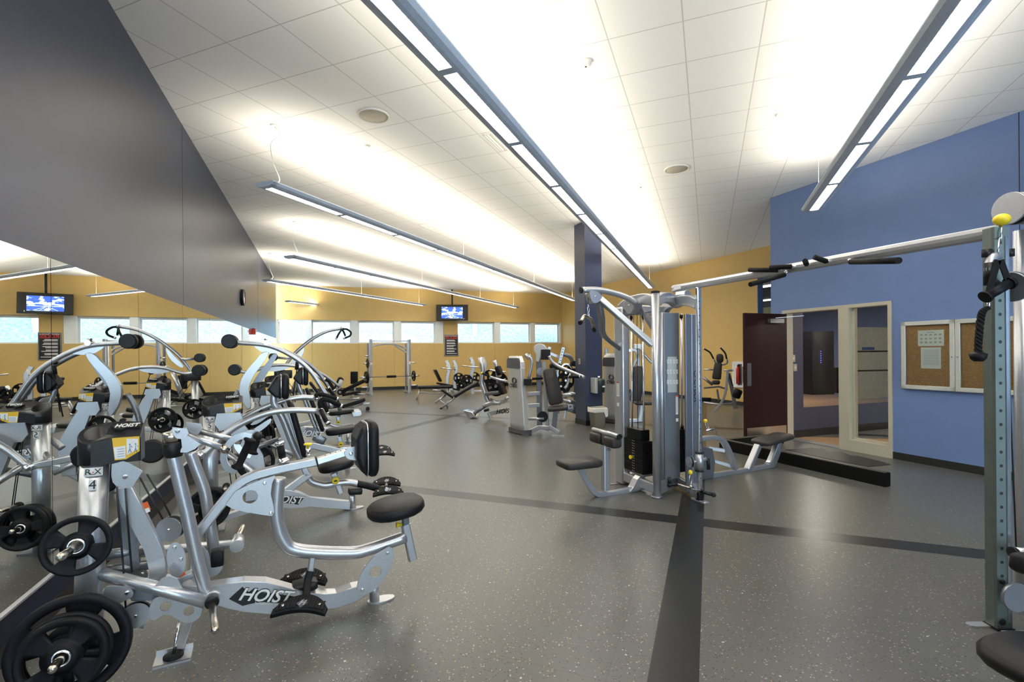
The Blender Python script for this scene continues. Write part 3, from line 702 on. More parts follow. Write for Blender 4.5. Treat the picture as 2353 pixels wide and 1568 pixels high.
def cap_shroud(m, c, ax, zt, zb, Ls, w0, w1, label=True, k=1.0, hole=True):
    """charcoal moulded cap over the post: round at the post, widening to a flat end that carries the instruction card"""
    c = V(c); f = V((1, 0, 0)); out = []; R = w0
    for a in range(90, 271, 15): out.append((R*math.cos(math.radians(a)), R*math.sin(math.radians(a))))
    out += [(Ls*.35, -w0*.92), (Ls*.7, -w1), (Ls-.01, -w1*1.0), (Ls, -w1*.9), (Ls, w1*.9), (Ls-.01, w1), (Ls*.7, w1), (Ls*.35, w0*.92)]
    mb = MB(); n = len(out)
    def ring(z, ins=0, dz=lambda x: 0): return [mb.b.verts.new(c+V((x*(1-ins/max(abs(x), .03)) if abs(x) > .001 else x, y*(1-ins/w0), z+dz(x)))) for x, y in out]
    rim = lambda x: .016*k*math.sin(max(0, min(1, x/Ls))*math.pi*.9)
    r0 = ring(zb); r1 = ring(zt-.006, 0, rim); r2 = ring(zt, .004, rim); SL = .60
    for v in r1+r2: v.co.z += v.co.y*SL
    for a, b_ in ((r0, r1), (r1, r2)):
        for j in range(n): mb._f((a[j], a[(j+1) % n], b_[(j+1) % n], b_[j]), a is r0 and (j < 12))
    # top with an open oval mouth over the post
    mo = [mb.b.verts.new(c+V((.72*w0*math.cos(t)+.005, .72*w0*math.sin(t), zt+.001+.72*w0*math.sin(t)*SL))) for t in [math.radians(q) for q in range(0, 360, 18)]]
    m2 = [mb.b.verts.new(c+V((.66*w0*math.cos(t)+.005, .66*w0*math.sin(t), zt-.07))) for t in [math.radians(q) for q in range(0, 360, 18)]]
    for j in range(20): mb._f((mo[j], mo[(j+1) % 20], m2[(j+1) % 20], m2[j]), True)
    mb._f(m2)
    es = []
    for rr in (r2, mo):
        for j in range(len(rr)):
            e = mb.b.edges.get((rr[j], rr[(j+1) % len(rr)])); es.append(e)
    bmesh.ops.triangle_fill(mb.b, edges=es, use_beauty=True)
    mb._f(r0)
    o = m.part('post_cap', mb, 'cap')
    # raised maker name
    b2 = MB(); cc = c+V((Ls*.66, .004, zt+.024*k))
    rt = V((1, 0, 0)); upv = V((0, 1, .5)).normalized(); nv = rt.cross(upv)
    b2.prism([cc+rt*(x*.055*k)+upv*(y*.024*k) for x, y in ((-1.1, .2), (-.6, 1.3), (-.2, .9), (1, .9), (1, -.5), (.1, -.6), (-.3, -1.4), (-.8, -.9))], nv, -.012, .004)
    pl = obj('badge', b2, 'ink', o)
    b2 = MB(); b2.text('HOIST', cc+nv*.006, rt, upv, .040*k, .004, shear=.25, off=.01, xs=.85); obj('lettering', b2, 'paper', pl)
    if label:
        y = -w1-.001; z0 = zb+(zt-zb)*.10; z1 = zt-.022; L0, L1 = Ls*.42, Ls*.98
        f_ = lambda x: -w0*.92+(x-Ls*.35)/(Ls*.35)*(w0*.92-w1) if x < Ls*.7 else -w1
        b2 = MB(); b2.prism([c+V((x, y_-.0015, z)) for x, y_, z in ((L0+.01, f_(L0+.01), z0), (Ls*.7, f_(Ls*.7), z0), (Ls*.7, f_(Ls*.7), z1), (L0, f_(L0), z1))], (0, 1, 0), -.001, 0)
        b2.prism([c+V((x, y-.0005, z)) for x, z in ((Ls*.7, z0), (Ls*.80, z0+.012), (L1, z0+.035), (L1, z1), (Ls*.7, z1))], (0, 1, 0), -.001, 0)
        lb = obj('instruction_card', b2, 'lab_yellow', o)
        b2 = MB()
        b2.prism([c+V((x, f_(x)-.003, z)) for x, z in ((L0+.012, z0+.006), (Ls*.69, z0+.006), (Ls*.69, z0+(z1-z0)*.62), (L0+.006, z0+(z1-z0)*.58))], (0, 1, 0), -.001, 0)
        b2.prism([c+V((x, y-.002, z)) for x, z in ((Ls*.71, z0+.02), (L1-.006, z0+.045), (L1-.006, z1-.012), (Ls*.71, z1-.008))], (0, 1, 0), -.001, 0)
        obj('card_print', b2, 'white', lb)
        b2 = MB()
        for i in range(4):
            zz = z0+(z1-z0)*(.14+.11*i); b2.prism([c+V((x, f_(x)-.0042, q)) for x, q in ((L0+.02, zz), (Ls*.67, zz+.001), (Ls*.67, zz+.003), (L0+.02, zz+.002))], (0, 1, 0), -.0006, 0)
        for sx in (Ls*.78, Ls*.90):
            zz = z0+(z1-z0)*.45; q = c+V((sx, y-.004, zz)); b2.tube([q+V((-.006, 0, -.016)), q+V((0, 0, 0)), q+V((0, 0, .018)), q+V((.010, 0, .010))], .0012, 4); b2.tube([q+V((.006, 0, -.018)), q], .0012, 4); b2.sphere(q+V((0, 0, .024)), .003)
        obj('card_lines', b2, 'bluei', lb)
    return o
zt = P(222, 996).z; zb = P(222, 1064).z
cap_shroud(m, (pt.x-.003, 0, 0), None, zt, zb, P(325, 1010, -.05).x-pt.x, .064, .054)
# inner frame: fan plates, two bent box beams, cables and pulleys
fan = [(257, 1067), (283, 1060), (296, 1064), (328, 1083), (306, 1117), (297, 1122), (284, 1123), (268, 1118), (259, 1108), (256, 1092)]
for t in (-.075, -.03, .015, .06): m.plate('pulley_bracket', fan, t, t+.006)
mb = MB(); bolt(mb, P(288, 1096, -.075), (0, -1, 0), .012, .008); m.part('bolt', mb, 'chrome')
bm_ = [(268, 1120), (305, 1117), (329, 1165), (352, 1212), (379, 1268), (384, 1290), (382, 1345), (343, 1345), (345, 1310), (343, 1290), (333, 1262), (302, 1205), (281, 1160)]
m.plate('frame_beam', bm_, -.055, -.005, bev=.004)
bm2 = [(274, 1126), (297, 1118), (320, 1260), (322, 1300), (290, 1320), (284, 1260)]
m.plate('frame_beam', bm2, .03, .07, m='silver2')
decal(None, P(337, 1164, -.0575), .022, .045, (0, -1, 0), (-.35, 0, 1), 'orange', par=m.r, name='warning_sticker')
decal(None, P(339, 1173, -.0585), .018, .022, (0, -1, 0), (-.35, 0, 1), 'white', par=m.r, name='warning_sticker')
for pts, t in (([(268, 1119), (272, 1170), (283, 1300), (293, 1470)], -.085), ([(288, 1123), (292, 1180), (303, 1316)], -.085), ([(322, 1098), (352, 1155), (378, 1200)], -.02), ([(338, 1090), (368, 1140), (394, 1190)], .02)):
    m.tube('cable', pts, t, .0045, 'cable', seg=6)
def pulley(m, c, R, w=.03, ax=(0, 1, 0), side='silver', parent=None):
    c = V(c); a = V(ax).normalized(); mb = MB()
    mb.lathe(c-a*w*.35, a, [(0, R*.92), (w*.15, R*.82), (w*.55, R*.82), (w*.7, R*.92)], 24); o = m.part('pulley', mb, 'black', parent)
    mb = MB()
    for s in (-1, 1): mb.lathe(c+a*(s*w*.5)-a*.002, a, [(0, R), (.004, R)], 24)
    obj('cheek_plate', mb, side, o)
    mb = MB(); bolt(mb, c-a*(w*.5+.003), -a, .008); obj('bolt', mb, 'chrome', o); return o
pulley(m, P(394, 1214, -.01), .062, .05, (.35, 1, 0))
# cam plates at the pivot
m.plate('pivot_plate', smooth_poly([(383, 1285), (386, 1262), (398, 1248), (412, 1250), (424, 1268), (427, 1295), (420, 1318), (404, 1328), (391, 1318)], 3), -.10, -.092)
m.plate('pivot_plate', smooth_poly([(448, 1251), (478, 1268), (486, 1300), (508, 1296), (511, 1304), (500, 1320), (472, 1331), (444, 1338), (438, 1300)], 3), -.03, -.022)
m.plate('frame_gusset', [(356, 1345), (382, 1324), (405, 1326), (420, 1350), (418, 1362), (372, 1352)], -.11, -.06)
m.bar('pivot_link', [(413, 1332), (445, 1316)], -.06, .06, .030)
decal(None, P(418, 1321, -.092), .030, .018, (0, -1, 0), (-.3, 0, 1), 'orange', par=m.r, name='warning_sticker')
mb = MB(); slab(mb, P(500, 1281, -.02), (1, 0, 0), (0, 1, 0), (0, 0, 1), .060, .07, .085, .006, .012); m.part('rubber_stop', mb, 'rubber')
mb = MB()
for x, y, t in ((401, 1258, -.10), (416, 1285, -.10), (459, 1281, -.03)): bolt(mb, P(x, y, t), (0, -1, 0), .010, .008)
m.part('bolt', mb, 'chrome')
# lower links
m.plate('link_plate', smooth_poly([(241, 1352), (262, 1347), (295, 1350), (306, 1360), (303, 1372), (288, 1380), (268, 1388), (243, 1382)], 3), -.14, -.13)
m.plate('link_plate', smooth_poly([(265, 1310), (292, 1306), (330, 1309), (340, 1318), (336, 1328), (310, 1328), (272, 1330)], 3), .05, .06)
m.plate('frame_gusset', [(285, 1338), (330, 1344), (372, 1366), (352, 1375), (305, 1376)], -.09, -.03, 'silver2')
mb = MB(); bolt(mb, P(292, 1363, -.14), (0, -1, 0), .011, .008); bolt(mb, P(327, 1319, -.02), (0, -1, 0), .010, .008); m.part('bolt', mb, 'chrome')
m.tube('pivot_shaft', [(238, 1365), (262, 1360)], -.10, .026)
pulley(m, P(314, 1412, -.10), .060, .035)
m.plate('pulley_guard', smooth_poly([(297, 1390), (316, 1382), (338, 1388), (342, 1402), (335, 1412), (330, 1444), (316, 1440), (300, 1432), (292, 1410)], 3), -.075, -.068, 'silver2')
m.plate('cam_plate', smooth_poly([(344, 1418), (343, 1398), (352, 1379), (369, 1371), (395, 1374), (430, 1386), (461, 1392), (462, 1412), (447, 1428), (425, 1431), (404, 1420), (390, 1413), (375, 1413), (362, 1421), (352, 1425)], 3), -.15, -.142, holes=(((381, 1393), .024), ((434, 1404), .024)))
mb = MB(); c = P(398, 1452, -.10); mb.lathe(c+V((0, 0, -c.z+.010)), (0, 0, 1), [(0, .045), (.012, .045), (.016, .02)], 20); o = m.part('levelling_foot', mb, 'rubber')
mb = MB(); mb.cyl(V((c.x, c.y, .02)), V((c.x+.02, c.y+.05, .16)), .008, 8); obj('screw', mb, 'chrome', o)
mb = MB(); k = V((c.x, c.y, 0)); mb.box(k+V((0, 0, .006)), (.16, .12, .012)); mb.box(k+V((.0, .056, .015)), (.16, .008, .03)); mb.box(k+V((0, -.056, .006)), (.16, .006, .012)); mb.bar([k+V((.02, .05, .02)), k+V((.06, .12, .14))], .05, .012); m.part('floor_bracket', mb, 'silver')
# base rail with the name plate
rail = [(352, 1344), (430, 1338), (480, 1344), (520, 1336), (562, 1330), (610, 1331), (650, 1342), (690, 1354), (745, 1360), (772, 1359), (806, 1345), (830, 1340), (842, 1347), (846, 1358), (812, 1379), (772, 1392), (735, 1397), (700, 1394), (672, 1401), (620, 1404), (560, 1399), (520, 1392), (494, 1379), (440, 1372), (356, 1366)]
m.plate('base_rail', rail, -.05, .03, bev=.004)
c = P(610, 1372, -.052); u = (P(690, 1378, -.052)-P(530, 1368, -.052)).normalized(); n = V((0, -1, 0)); up = n.cross(u) if n.cross(u).z > 0 else -n.cross(u)
nmb = MB(); dia = [(526, 1377), (557, 1349), (566, 1357), (572, 1361), (584, 1352), (600, 1361), (640, 1366), (680, 1372), (678, 1388), (600, 1384), (576, 1388), (557, 1393), (540, 1384)]
nmb.prism(m.PP(dia, -.0505), (0, -1, 0), 0, .0015); npz = m.part('name_plate', nmb, 'ink')
def logo(m, c, u, up, size, par, m_='white', back=True):
    n = u.cross(up)
    if back: b2 = MB(); b2.text('HOIST', c+n*.0012, u, up, size, .0012, shear=.28, off=.045); obj('lettering_outline', b2, 'ink', par)
    b2 = MB(); b2.text('HOIST', c+n*.0028, u, up, size, .0012, shear=.28, off=.018); obj('lettering', b2, m_, par)
logo(m, c+V((0, -.001, .004)), u, up, .093, npz)
b2 = MB(); b2.text('hoistfitness.com', P(616, 1388, -.0535), u, up, .020, .001, off=.004, xs=1.05); obj('lettering', b2, 'white', npz)
m.plate('rail_side', smooth_poly([(540, 1340), (562, 1329), (600, 1328), (650, 1338), (700, 1354), (680, 1362), (600, 1350)], 2), .03, .06)
# front foot with the rocker links
c = P(872, 1378); ff = V((c.x, 0, 0))
mb = MB(); mb.cyl(ff+V((-.03, 0, .006)), ff+V((-.035, 0, .14)), .030, 16); mb.prism([ff+V((.085*math.cos(a)+.01, .045*math.sin(a), 0)) for a in [math.radians(x) for x in range(0, 360, 24)]], (0, 0, 1), 0, .009); m.part('front_foot', mb, 'silver')
lk_ = smooth_poly([(884, 1262), (894, 1257), (904, 1264), (903, 1287), (890, 1318), (872, 1345), (845, 1365), (826, 1366), (820, 1350), (830, 1318), (856, 1282)], 3)
for t0, t1 in ((-.070, -.062), (.045, .053)): m.plate('rocker_link', lk_, t0, t1, holes=(((863, 1314), .036),))
mb = MB(); bolt(mb, P(891, 1271, -.070), (0, -1, 0), .011, .008); bolt(mb, P(833, 1356, -.070), (0, -1, 0), .011, .008); m.part('bolt', mb, 'chrome')
for q in ((891, 1271), (833, 1356)): mb = MB(); mb.cyl(P(*q, -.062)+V((0, 0, 0)), P(*q, -.062)+V((0, .107, 0)), .018, 12); m.part('pivot_shaft', mb, 'silver')
# seat carriage: bent round tube, gusset, seat
m.tube('main_tube', [(640, 1098), (636, 1140), (636, 1192), (654, 1246), (690, 1266), (800, 1271), (850, 1262), (932, 1234)], 0, .038, sm=6, seg=20)
gus = [(518, 1160), (541, 1130), (576, 1112), (606, 1101), (632, 1093), (625, 1112), (622, 1136), (629, 1165), (630, 1176), (625, 1186), (600, 1183), (560, 1176), (535, 1170)]
for t0, t1 in ((-.045, -.038), (.035, .042)): m.plate('gusset', gus, t0, t1, holes=(((575, 1142), .038),))
mb = MB(); bolt(mb, P(608, 1110, -.045), (0, -1, 0), .010, .008); bolt(mb, P(622, 1179, -.045), (0, -1, 0), .010, .008); m.part('bolt', mb, 'chrome')
bb = m.bar('chest_arm', [(444, 1240), (476, 1200), (510, 1157), (540, 1120), (560, 1103), (586, 1092), (640, 1078), (729, 1060)], 0, .055, .050, fil=.05)
m.bar('telescoping_bar', [(727, 1061), (806, 1037)], 0, .044, .042, 'chrome')
mb = MB(); a, b2_ = P(727, 1061), P(729, 1060.4); d = (P(740, 1057)-P(727, 1061)).normalized(); mb.bar([a-d*.004, a+d*.006], .060, .056); m.part('sleeve_collar', mb, 'black')
mb = MB(); d = (P(806, 1037)-P(727, 1061)).normalized(); a = P(727, 1061)
for i in range(5): q = a+d*(.05+.03*i)+V((0, 0, .0225)); mb.lathe(q, (0, 0, 1), [(0, .004), (.0008, .004)], 8)
m.part('adjustment_hole', mb, 'ink')
st = smooth_poly([(792, 1042), (797, 1032), (808, 1028), (830, 1028), (831, 1057), (808, 1057), (797, 1053)], 3)
for t in (-.036, .028): m.plate('pad_bracket', st, t, t+.008)
mb = MB(); bolt(mb, P(806, 1043, -.036), (0, -1, 0), .012, .008); m.part('bolt', mb, 'chrome')
mb = MB(); a = P(708, 1047); mb.cyl(a, a+V((0, 0, .045)), .013); kn = m.part('pop_pin', mb, 'chrome')
mb = MB(); mb.lathe(a+V((0, 0, .044)), (0, 0, 1), [(0, .008), (.014, .009), (.018, .024), (.026, .024), (.028, .015)], 16); obj('knob', mb, 'yellow', kn)
a = P(651, 1060); b3 = P(642, 1016); grip(m, 'foot_peg', [a+(b3-a)*.12, a+(b3-a)*.85], .020, 'rubber', parent=None)
mb = MB(); mb.lathe(a, b3-a, [(-.01, .034), (.004, .034), (.010, .026), (.02, .026)], 16); m.part('foot_peg_collar', mb, 'chrome'); mb = MB(); mb.lathe(a+(b3-a)*.85, b3-a, [(0, .026), (.018, .025), (.02, .018)], 16); m.part('foot_peg_collar', mb, 'chrome')
# chest pad
c = P(851, 1028); mb = MB(); slab(mb, c, (0, 0, 1), (0, 1, 0), (1, 0, .03), .335, .25, .062, .02, .06); pad = m.part('chest_pad', mb, 'vinyl')
mb = MB(); slab(mb, c+V((-.036, 0, 0)), (0, 0, 1), (0, 1, 0), (1, 0, .03), .33, .245, .008, .002, .06); obj('pad_trim', mb, 'chrome', pad)
mb = MB(); z = c.z; y0 = .115
pr = [V((c.x-.040, -y0, z-.155)), V((c.x-.040, -y0, z+.155)), V((c.x-.075, -y0, z+.13)), V((c.x-.10, -y0, z+.07)), V((c.x-.10, -y0, z-.04)), V((c.x-.075, -y0, z-.12))]
mb.prism(pr, (0, 1, 0), 0, 2*y0, bev=.02); obj('pad_shell', mb, 'black', pad)
# seat
ce = P(909, 1166); mb = MB(); slab(mb, ce, (1, 0, .13), (0, 1, 0), (-.13, 0, 1), .355, .33, .070, .020, .15, taper=1.12); m.part('seat', mb, 'vinyl')
mb = MB(); a = P(932, 1210); b3 = P(931, 1180); mb.bar([a, V((b3.x, 0, b3.z+.0))], .040, .040, up=(1, 0, 0)); sp = m.part('seat_post', mb, 'shroud_dark')
m.bar('seat_sleeve', [(931, 1205), (948, 1286)], 0, .052, .052)
mb = MB(); q = P(924, 1206); mb.lathe(q, (-1, 0, .1), [(0, .010), (.02, .012), (.03, .02), (.038, .018)], 12); obj('knob', mb, 'yellow', sp)
# foot stem with two tread pedals
mb = MB(); a, b3 = P(718, 1274), P(713, 1313); mb.bar([a, b3], .055, .030, up=(1, 0, 0)); m.part('pedal_stem', mb, 'silver')
mb = MB(); mb.bar(smooth_pts([P(713, 1312), P(706, 1340, -.02), P(702, 1385, -.10)], 4), .065, .038, up=(1, 0, 0)); m.part('pedal_stem_sleeve', mb, 'rubber')
mb = MB(); slab(mb, P(700, 1345, .02), (1, 0, 0), (0, 1, 0), (0, 0, 1), .14, .10, .05, .01, .02); m.part('rubber_stop', mb, 'black')
def pedal(m, c, yaw, w=.30, d=.13, tip=0.0, hoist=True):
    """curved rubber tread footplate"""
    R = Matrix.Rotation(yaw, 3, 'Z') @ Matrix.Rotation(tip, 3, 'X')
    c = V(c); top = []; n = 14
    for i in range(n+1):
        t = i/n*2-1; top.append((t*w/2, d*.62*(1-abs(t)**2.2)-.02))
    bot = [(t*w/2*.98, -d*.28+.0+(1-abs(t)**2)*d*.22-.02) for t in [1-2*i/n for i in range(n+1)]]
    mb = MB(); mb.prism([c+R @ V((x, y, 0)) for x, y in top+bot], R @ V((0, 0, 1)), -.012, .012, bev=.005); o = m.part('pedal', mb, 'rubber')
    mb = MB()
    for i in range(-7, 8):
        x = i*w/17; y1 = d*.62*(1-abs(2*x/w)**2.2)-.035; y0 = -d*.28+(1-abs(2*x/w)**2)*d*.22-.005
        if abs(i) < 2 or y1-y0 < .012: continue
        mb.box(c+R @ V((x, (y0+y1)/2, .014)), (w/30, y1-y0, .006), R)
    mb.box(c+R @ V((0, .012, .0125)), (w*.86, .02, .002), R)
    obj('tread', mb, 'black', o)
    mb = MB()
    for s in (-1, 1): bolt(mb, c+R @ V((s*w*.34, .0, .012)), R @ V((0, 0, 1)), .009, .006)
    obj('bolt', mb, 'chrome', o)
    mb = MB(); mb.prism([c+R @ V((x, y+.012, .012)) for x, y in ((-.03, 0), (0, .03), (.03, 0), (0, -.03))], R @ V((0, 0, 1)), 0, .002); bd = obj('badge', mb, 'shroud_dark', o)
    mb = MB(); mb.text('H', c+R @ V((0, .012, .016)), R @ V((1, 0, 0)), R @ V((0, 1, 0)), .045, .002, shear=.3, off=.02); obj('lettering', mb, 'silver', bd)
    return o
pedal(m, P(693, 1395, -.22), -.05-math.atan2(m.D.y, m.D.x)*.8, .29, .15, .35)
pedal(m, P(700, 1329, .16), -.05-math.atan2(m.D.y, m.D.x)*.8, .29, .15, .35)
mb = MB(); mb.cyl(P(702, 1388, -.20), P(702, 1346, .14), .014, 10); m.part('pedal_axle', mb, 'silver')
# swing arms with the two hand grips
na = m.tube('swing_arm', [(399, 1048), (405, 1075), (430, 1180), (452, 1280), (478, 1378)], -.17, .031, sm=4, seg=18)
fa = m.tube('swing_arm', [(436, 1036), (450, 1075), (470, 1130), (482, 1200), (500, 1318)], .16, .030, sm=4, seg=18)
for t, (x0, y0), (x1, y1), par in ((-.17, (396, 1010), (400, 1050), na), (.16, (430, 1000), (437, 1036), fa)):
    mb = MB(); a, b3 = P(x0, y0, t), P(x1, y1, t); mb.lathe(b3, a-b3, [(0, .036), (.02, .044), ((a-b3).length*.75, .046), ((a-b3).length*.9, .040)], 20); obj('bushing', mb, 'black', par)
    mb = MB(); d = (a-b3).normalized(); mb.lathe(a-d*.012, d, [(0, .042), (.045, .040), (.05, .034)], 20); obj('swivel_head', mb, 'brass', par)
fk = [(396, 982), (430, 986), (434, 996), (424, 1010), (406, 1008), (397, 998)]
for t in (-.215, -.135): m.plate('fork_bracket', fk, t, t+.007)
m.plate('fork_web', [(418, 1008), (434, 1000), (462, 1018), (450, 1030), (432, 1038), (414, 1038), (420, 1026)], -.20, -.14)
fk2 = [(x+32, y-12) for x, y in fk]
for t in (.12, .20): m.plate('fork_bracket', fk2, t, t+.007)
mb = MB(); bolt(mb, P(408, 991, -.215), (0, -1, 0), .011, .008); m.part('bolt', mb, 'chrome')
def hand(m, p0, p1, g0, g1, root):
    t = MB(); t.cyl(p0, p1, .0165, 14); a = m.part('handle_link', t, 'silver')
    t = MB(); d = (p1-p0).normalized(); t.lathe(p1-d*.01, d, [(0, .021), (.03, .021), (.032, .017), (.045, .017)], 14); obj('swivel_ring', t, 'brass', a)
    mid = (g0+g1)/2; back = p1+d*.02
    st_ = smooth_pts([g0+(g0-g1).normalized()*.02, g0+(back-mid)*.55+(g0-g1)*.10, back+(g0-g1)*.25, back+(g1-g0)*.25, g1+(back-mid)*.55+(g1-g0)*.10, g1+(g1-g0).normalized()*.02], 6)
    t = MB(); t.bar(st_, .034, .006, up=(0, 1, 0)); s_ = m.part('handle_strap', t, 'silver')
    t = MB(); u_ = (g1-g0).normalized(); L = (g1-g0).length; t.lathe(g0, u_, [(-.012, .022), (-.008, .030), (.0, .032), (.008, .022), (.02, .0175), (L/2, .0195), (L-.02, .0175), (L-.008, .022), (L, .034), (L+.008, .030), (L+.012, .018)], 16); obj('hand_grip', t, 'foam', s_)
hand(m, P(434, 1000, -.175), P(512, 1031, -.20), P(574, 1013, -.23), P(547, 1074, -.22), None)
hand(m, P(462, 992, .155), P(540, 1012, .13), P(594, 1003, .13), P(580, 1040, .12), None)
mb = MB(); mb.sphere(P(592, 1003, .09), .026); m.part('grip_end_ball', mb, 'black')
# loading arms and horns
m.tube('loading_arm', [P(238, 1320, -.02), P(262, 1327, -.06), P(345, 1348, -.16), P(474, 1384, -.22)], 0, .030, seg=18)
m.plate('arm_gusset', [(350, 1352), (372, 1330), (392, 1324), (408, 1330), (420, 1352), (420, 1364), (385, 1362)], -.19, -.182)
r4 = P(487, 1385, -.24); peg(m, r4, P(457, 1434, -.24+.0)+V((0, 0, 0)) if False else r4+V((.03, -.24, -.035)), .017)
mb = MB(); mb.lathe(r4+V((0, .05, 0)), (0, -1, 0), [(0, .042), (.03, .042)], 18); m.part('arm_end', mb, 'silver')
m.tube('loading_arm', [P(250, 1276, .05), P(340, 1268, .12), P(455, 1258, .24), P(536, 1251, .26)], 0, .026, seg=14)
q = P(545, 1246, .27); mb = MB(); mb.cyl(q+V((0, -.05, -.01)), q+V((0, .05, 0)), .038, 16); m.part('arm_end', mb, 'silver')
peg(m, q+V((0, .05, 0)), P(559, 1208, .47), .015)
for x0, y0 in ((266, 1270), (258, 1306)): m.tube('frame_tube', [P(244, y0+5, .02), P(345, y0-8, .08)], 0, .024, m='silver2')
# storage horns on the post and the plates they hold
z1 = P(210, 1232).z; pegA = V((pb.x+(pt.x-pb.x)*.3, -.055, z1))
pe = peg(m, pegA, pegA+V((.0, -.34, .040)), .018)
axp = m.wd(V((0, -1, .117)))
GP = 'weight plates hanging on the machine posts'
weight_plate(m.W(pegA+V((0, -.115, .013))), axp, .134, 'small black weight plate alone on the upper horn of the nearest machine post', GP, .034, spin=.35)
pegB = V((pb.x+.005, -.055, .217)); peg(m, pegB, pegB+V((0, -.42, .049)), .018)
mb = MB(); mb.cyl(pegB, pegB+V((0, -.16, .019)), .03, 16); m.part('horn_sleeve', mb, 'silver')
weight_plate(m.W(pegB+V((0, -.185, .022))), axp, .225, 'largest black weight plate low on the nearest machine post, behind two smaller ones', GP, .045, 4, spin=.5)
weight_plate(m.W(pegB+V((0, -.247, .029))), axp, .168, 'middle black weight plate between a large and a small one at the lower left', GP, .036, 4, spin=.3)
weight_plate(m.W(pegB+V((0, -.290, .034))), axp, .160, 'front black weight plate at the lower left corner, its hub showing the chrome horn', GP, .036, 4, spin=.1)
# ================================================================== stations 5 to 8 along the mirror
def rox(name, label, O, F_, post, cap, sticks, num, k=1.0, hoist=None):
    m = Mach(name, label, 'exercise machine', (O.x, O.y), (F_[0], F_[1]), 'plate loaded machines along the mirror'); P = m.P
    pt = P(*post); pb = V((0, 0, 0)); pb.x = P(post[0], post[1]).x*.3
    mb = MB(); mb.tube([pb+V((0, 0, .01)), pt+V((0, 0, .03))], .058, 24, sy=.95, up=(0, 1, 0)); tw = m.part('post', mb, 'silver')
    mb = MB(); mb.box(pb+V((0, 0, .006)), (.22, .2, .012)); obj('foot_plate', mb, 'silver2', tw)
    f = face_cam(m, pt, -.1); post_signs(m, pt, pb, .058, P(*sticks[0]).z, P(*sticks[1]).z, num, f, tw)
    cap_shroud(m, (pt.x, 0, 0), None, P(cap[0], cap[1]).z, P(cap[0], cap[2]).z, .25, .068, .052)
    bm_ = [(.10, 1.02), (.20, 1.02), (.30, .86), (.42, .62), (.44, .48), (.40, .22), (.27, .22), (.29, .48), (.20, .72)]
    mb = MB(); mb.prism([V((x, 0, z)) for x, z in bm_], (0, 1, 0), -.055, -.01, bev=.004); m.part('frame_beam', mb, 'silver')
    mb = MB(); mb.prism([V((x, 0, z)) for x, z in [(.06, 1.03), (.24, 1.03), (.26, .96), (.19, .88), (.08, .88), (.04, .94)]], (0, 1, 0), -.09, -.08); m.part('pulley_bracket', mb, 'silver')
    mb = MB(); mb.prism([V((x, 0, z)) for x, z in [(.06, 1.03), (.24, 1.03), (.26, .96), (.19, .88), (.08, .88), (.04, .94)]], (0, 1, 0), .05, .06); m.part('pulley_bracket', mb, 'silver')
    for x, y in ((.10, -.03), (.14, .02)): mb = MB(); mb.tube([V((x, y, .92)), V((x+.08, y, .25))], .004, 6); m.part('cable', mb, 'cable')
    m.pt, m.pb, m.tw = pt, pb, tw; return m
def backrest(m, top, bot, th, w, head=None, hth=.06, hw=.20, spine=None, r=.028, off=0):
    P = m.P; a, b_ = P(*top, off), P(*bot, off); u_ = (a-b_).normalized(); n = V((u_.z, 0, -u_.x))
    mb = MB(); slab(mb, (a+b_)/2, u_, (0, 1, 0), n, (a-b_).length, w, th, .018, .07, taper=1.0); bk = m.part('backrest', mb, 'vinyl')
    mb = MB(); slab(mb, (a+b_)/2-n*(th/2+.004), u_, (0, 1, 0), n, (a-b_).length*.98, w*.96, .008, .002, .07); obj('pad_trim', mb, 'silver', bk)
    if head:
        c = P(*head[0], off); h = head[1]; mb = MB(); slab(mb, c, (0, 0, 1), (0, 1, 0), (1, 0, 0), h, hw, hth, .02, .06); hd = m.part('headrest', mb, 'vinyl')
        mb = MB(); slab(mb, c-V((hth/2+.004, 0, 0)), (0, 0, 1), (0, 1, 0), (1, 0, 0), h*.98, hw*.96, .007, .002, .06); obj('pad_trim', mb, 'chrome', hd)
        mb = MB(); x = c.x-hth/2-.008; mb.prism([V((x, 0, c.z-h*.46)), V((x, 0, c.z+h*.47)), V((x-.035, 0, c.z+h*.40)), V((x-.10, 0, c.z-h*.02)), V((x-.11, 0, c.z-h*.12)), V((x-.05, 0, c.z-h*.40))], (0, 1, 0), -hw*.42, hw*.42, bev=.02); obj('pad_shell', mb, 'black', hd)
    if spine: m.tube('spine_tube', spine, off, r, sm=5, seg=16)
def seat(m, c, L, w, th, tilt=.12, knob=None, sleeve=None, off=0, name='seat', col='vinyl'):
    c = m.P(*c, off); mb = MB(); slab(mb, c, (1, 0, tilt), (0, 1, 0), (-tilt, 0, 1), L, w, th, .018, min(L, w)*.35); s = m.part(name, mb, col)
    if sleeve:
        a, b_ = m.P(*sleeve[0], off), m.P(*sleeve[1], off); mb = MB(); mb.bar([a, b_], .055, .055, up=(1, 0, 0)); m.part('seat_sleeve', mb, 'silver')
        mb = MB(); mb.bar([V((c.x, off, c.z)), a+(b_-a)*.2], .040, .040, up=(1, 0, 0)); m.part('seat_post', mb, 'shroud_dark')
    if knob:
        q = m.P(*knob, off); mb = MB(); mb.lathe(q+V((0, -.03, 0)), (0, -1, 0), [(0, .012), (.02, .014), (.026, .034), (.036, .034), (.04, .026)], 16); k = m.part('knob', mb, 'yellow')
        mb = MB(); mb.box(q+V((0, -.071, 0)), (.03, .003, .014)); obj('knob_mark', mb, 'ink', k)
    return s
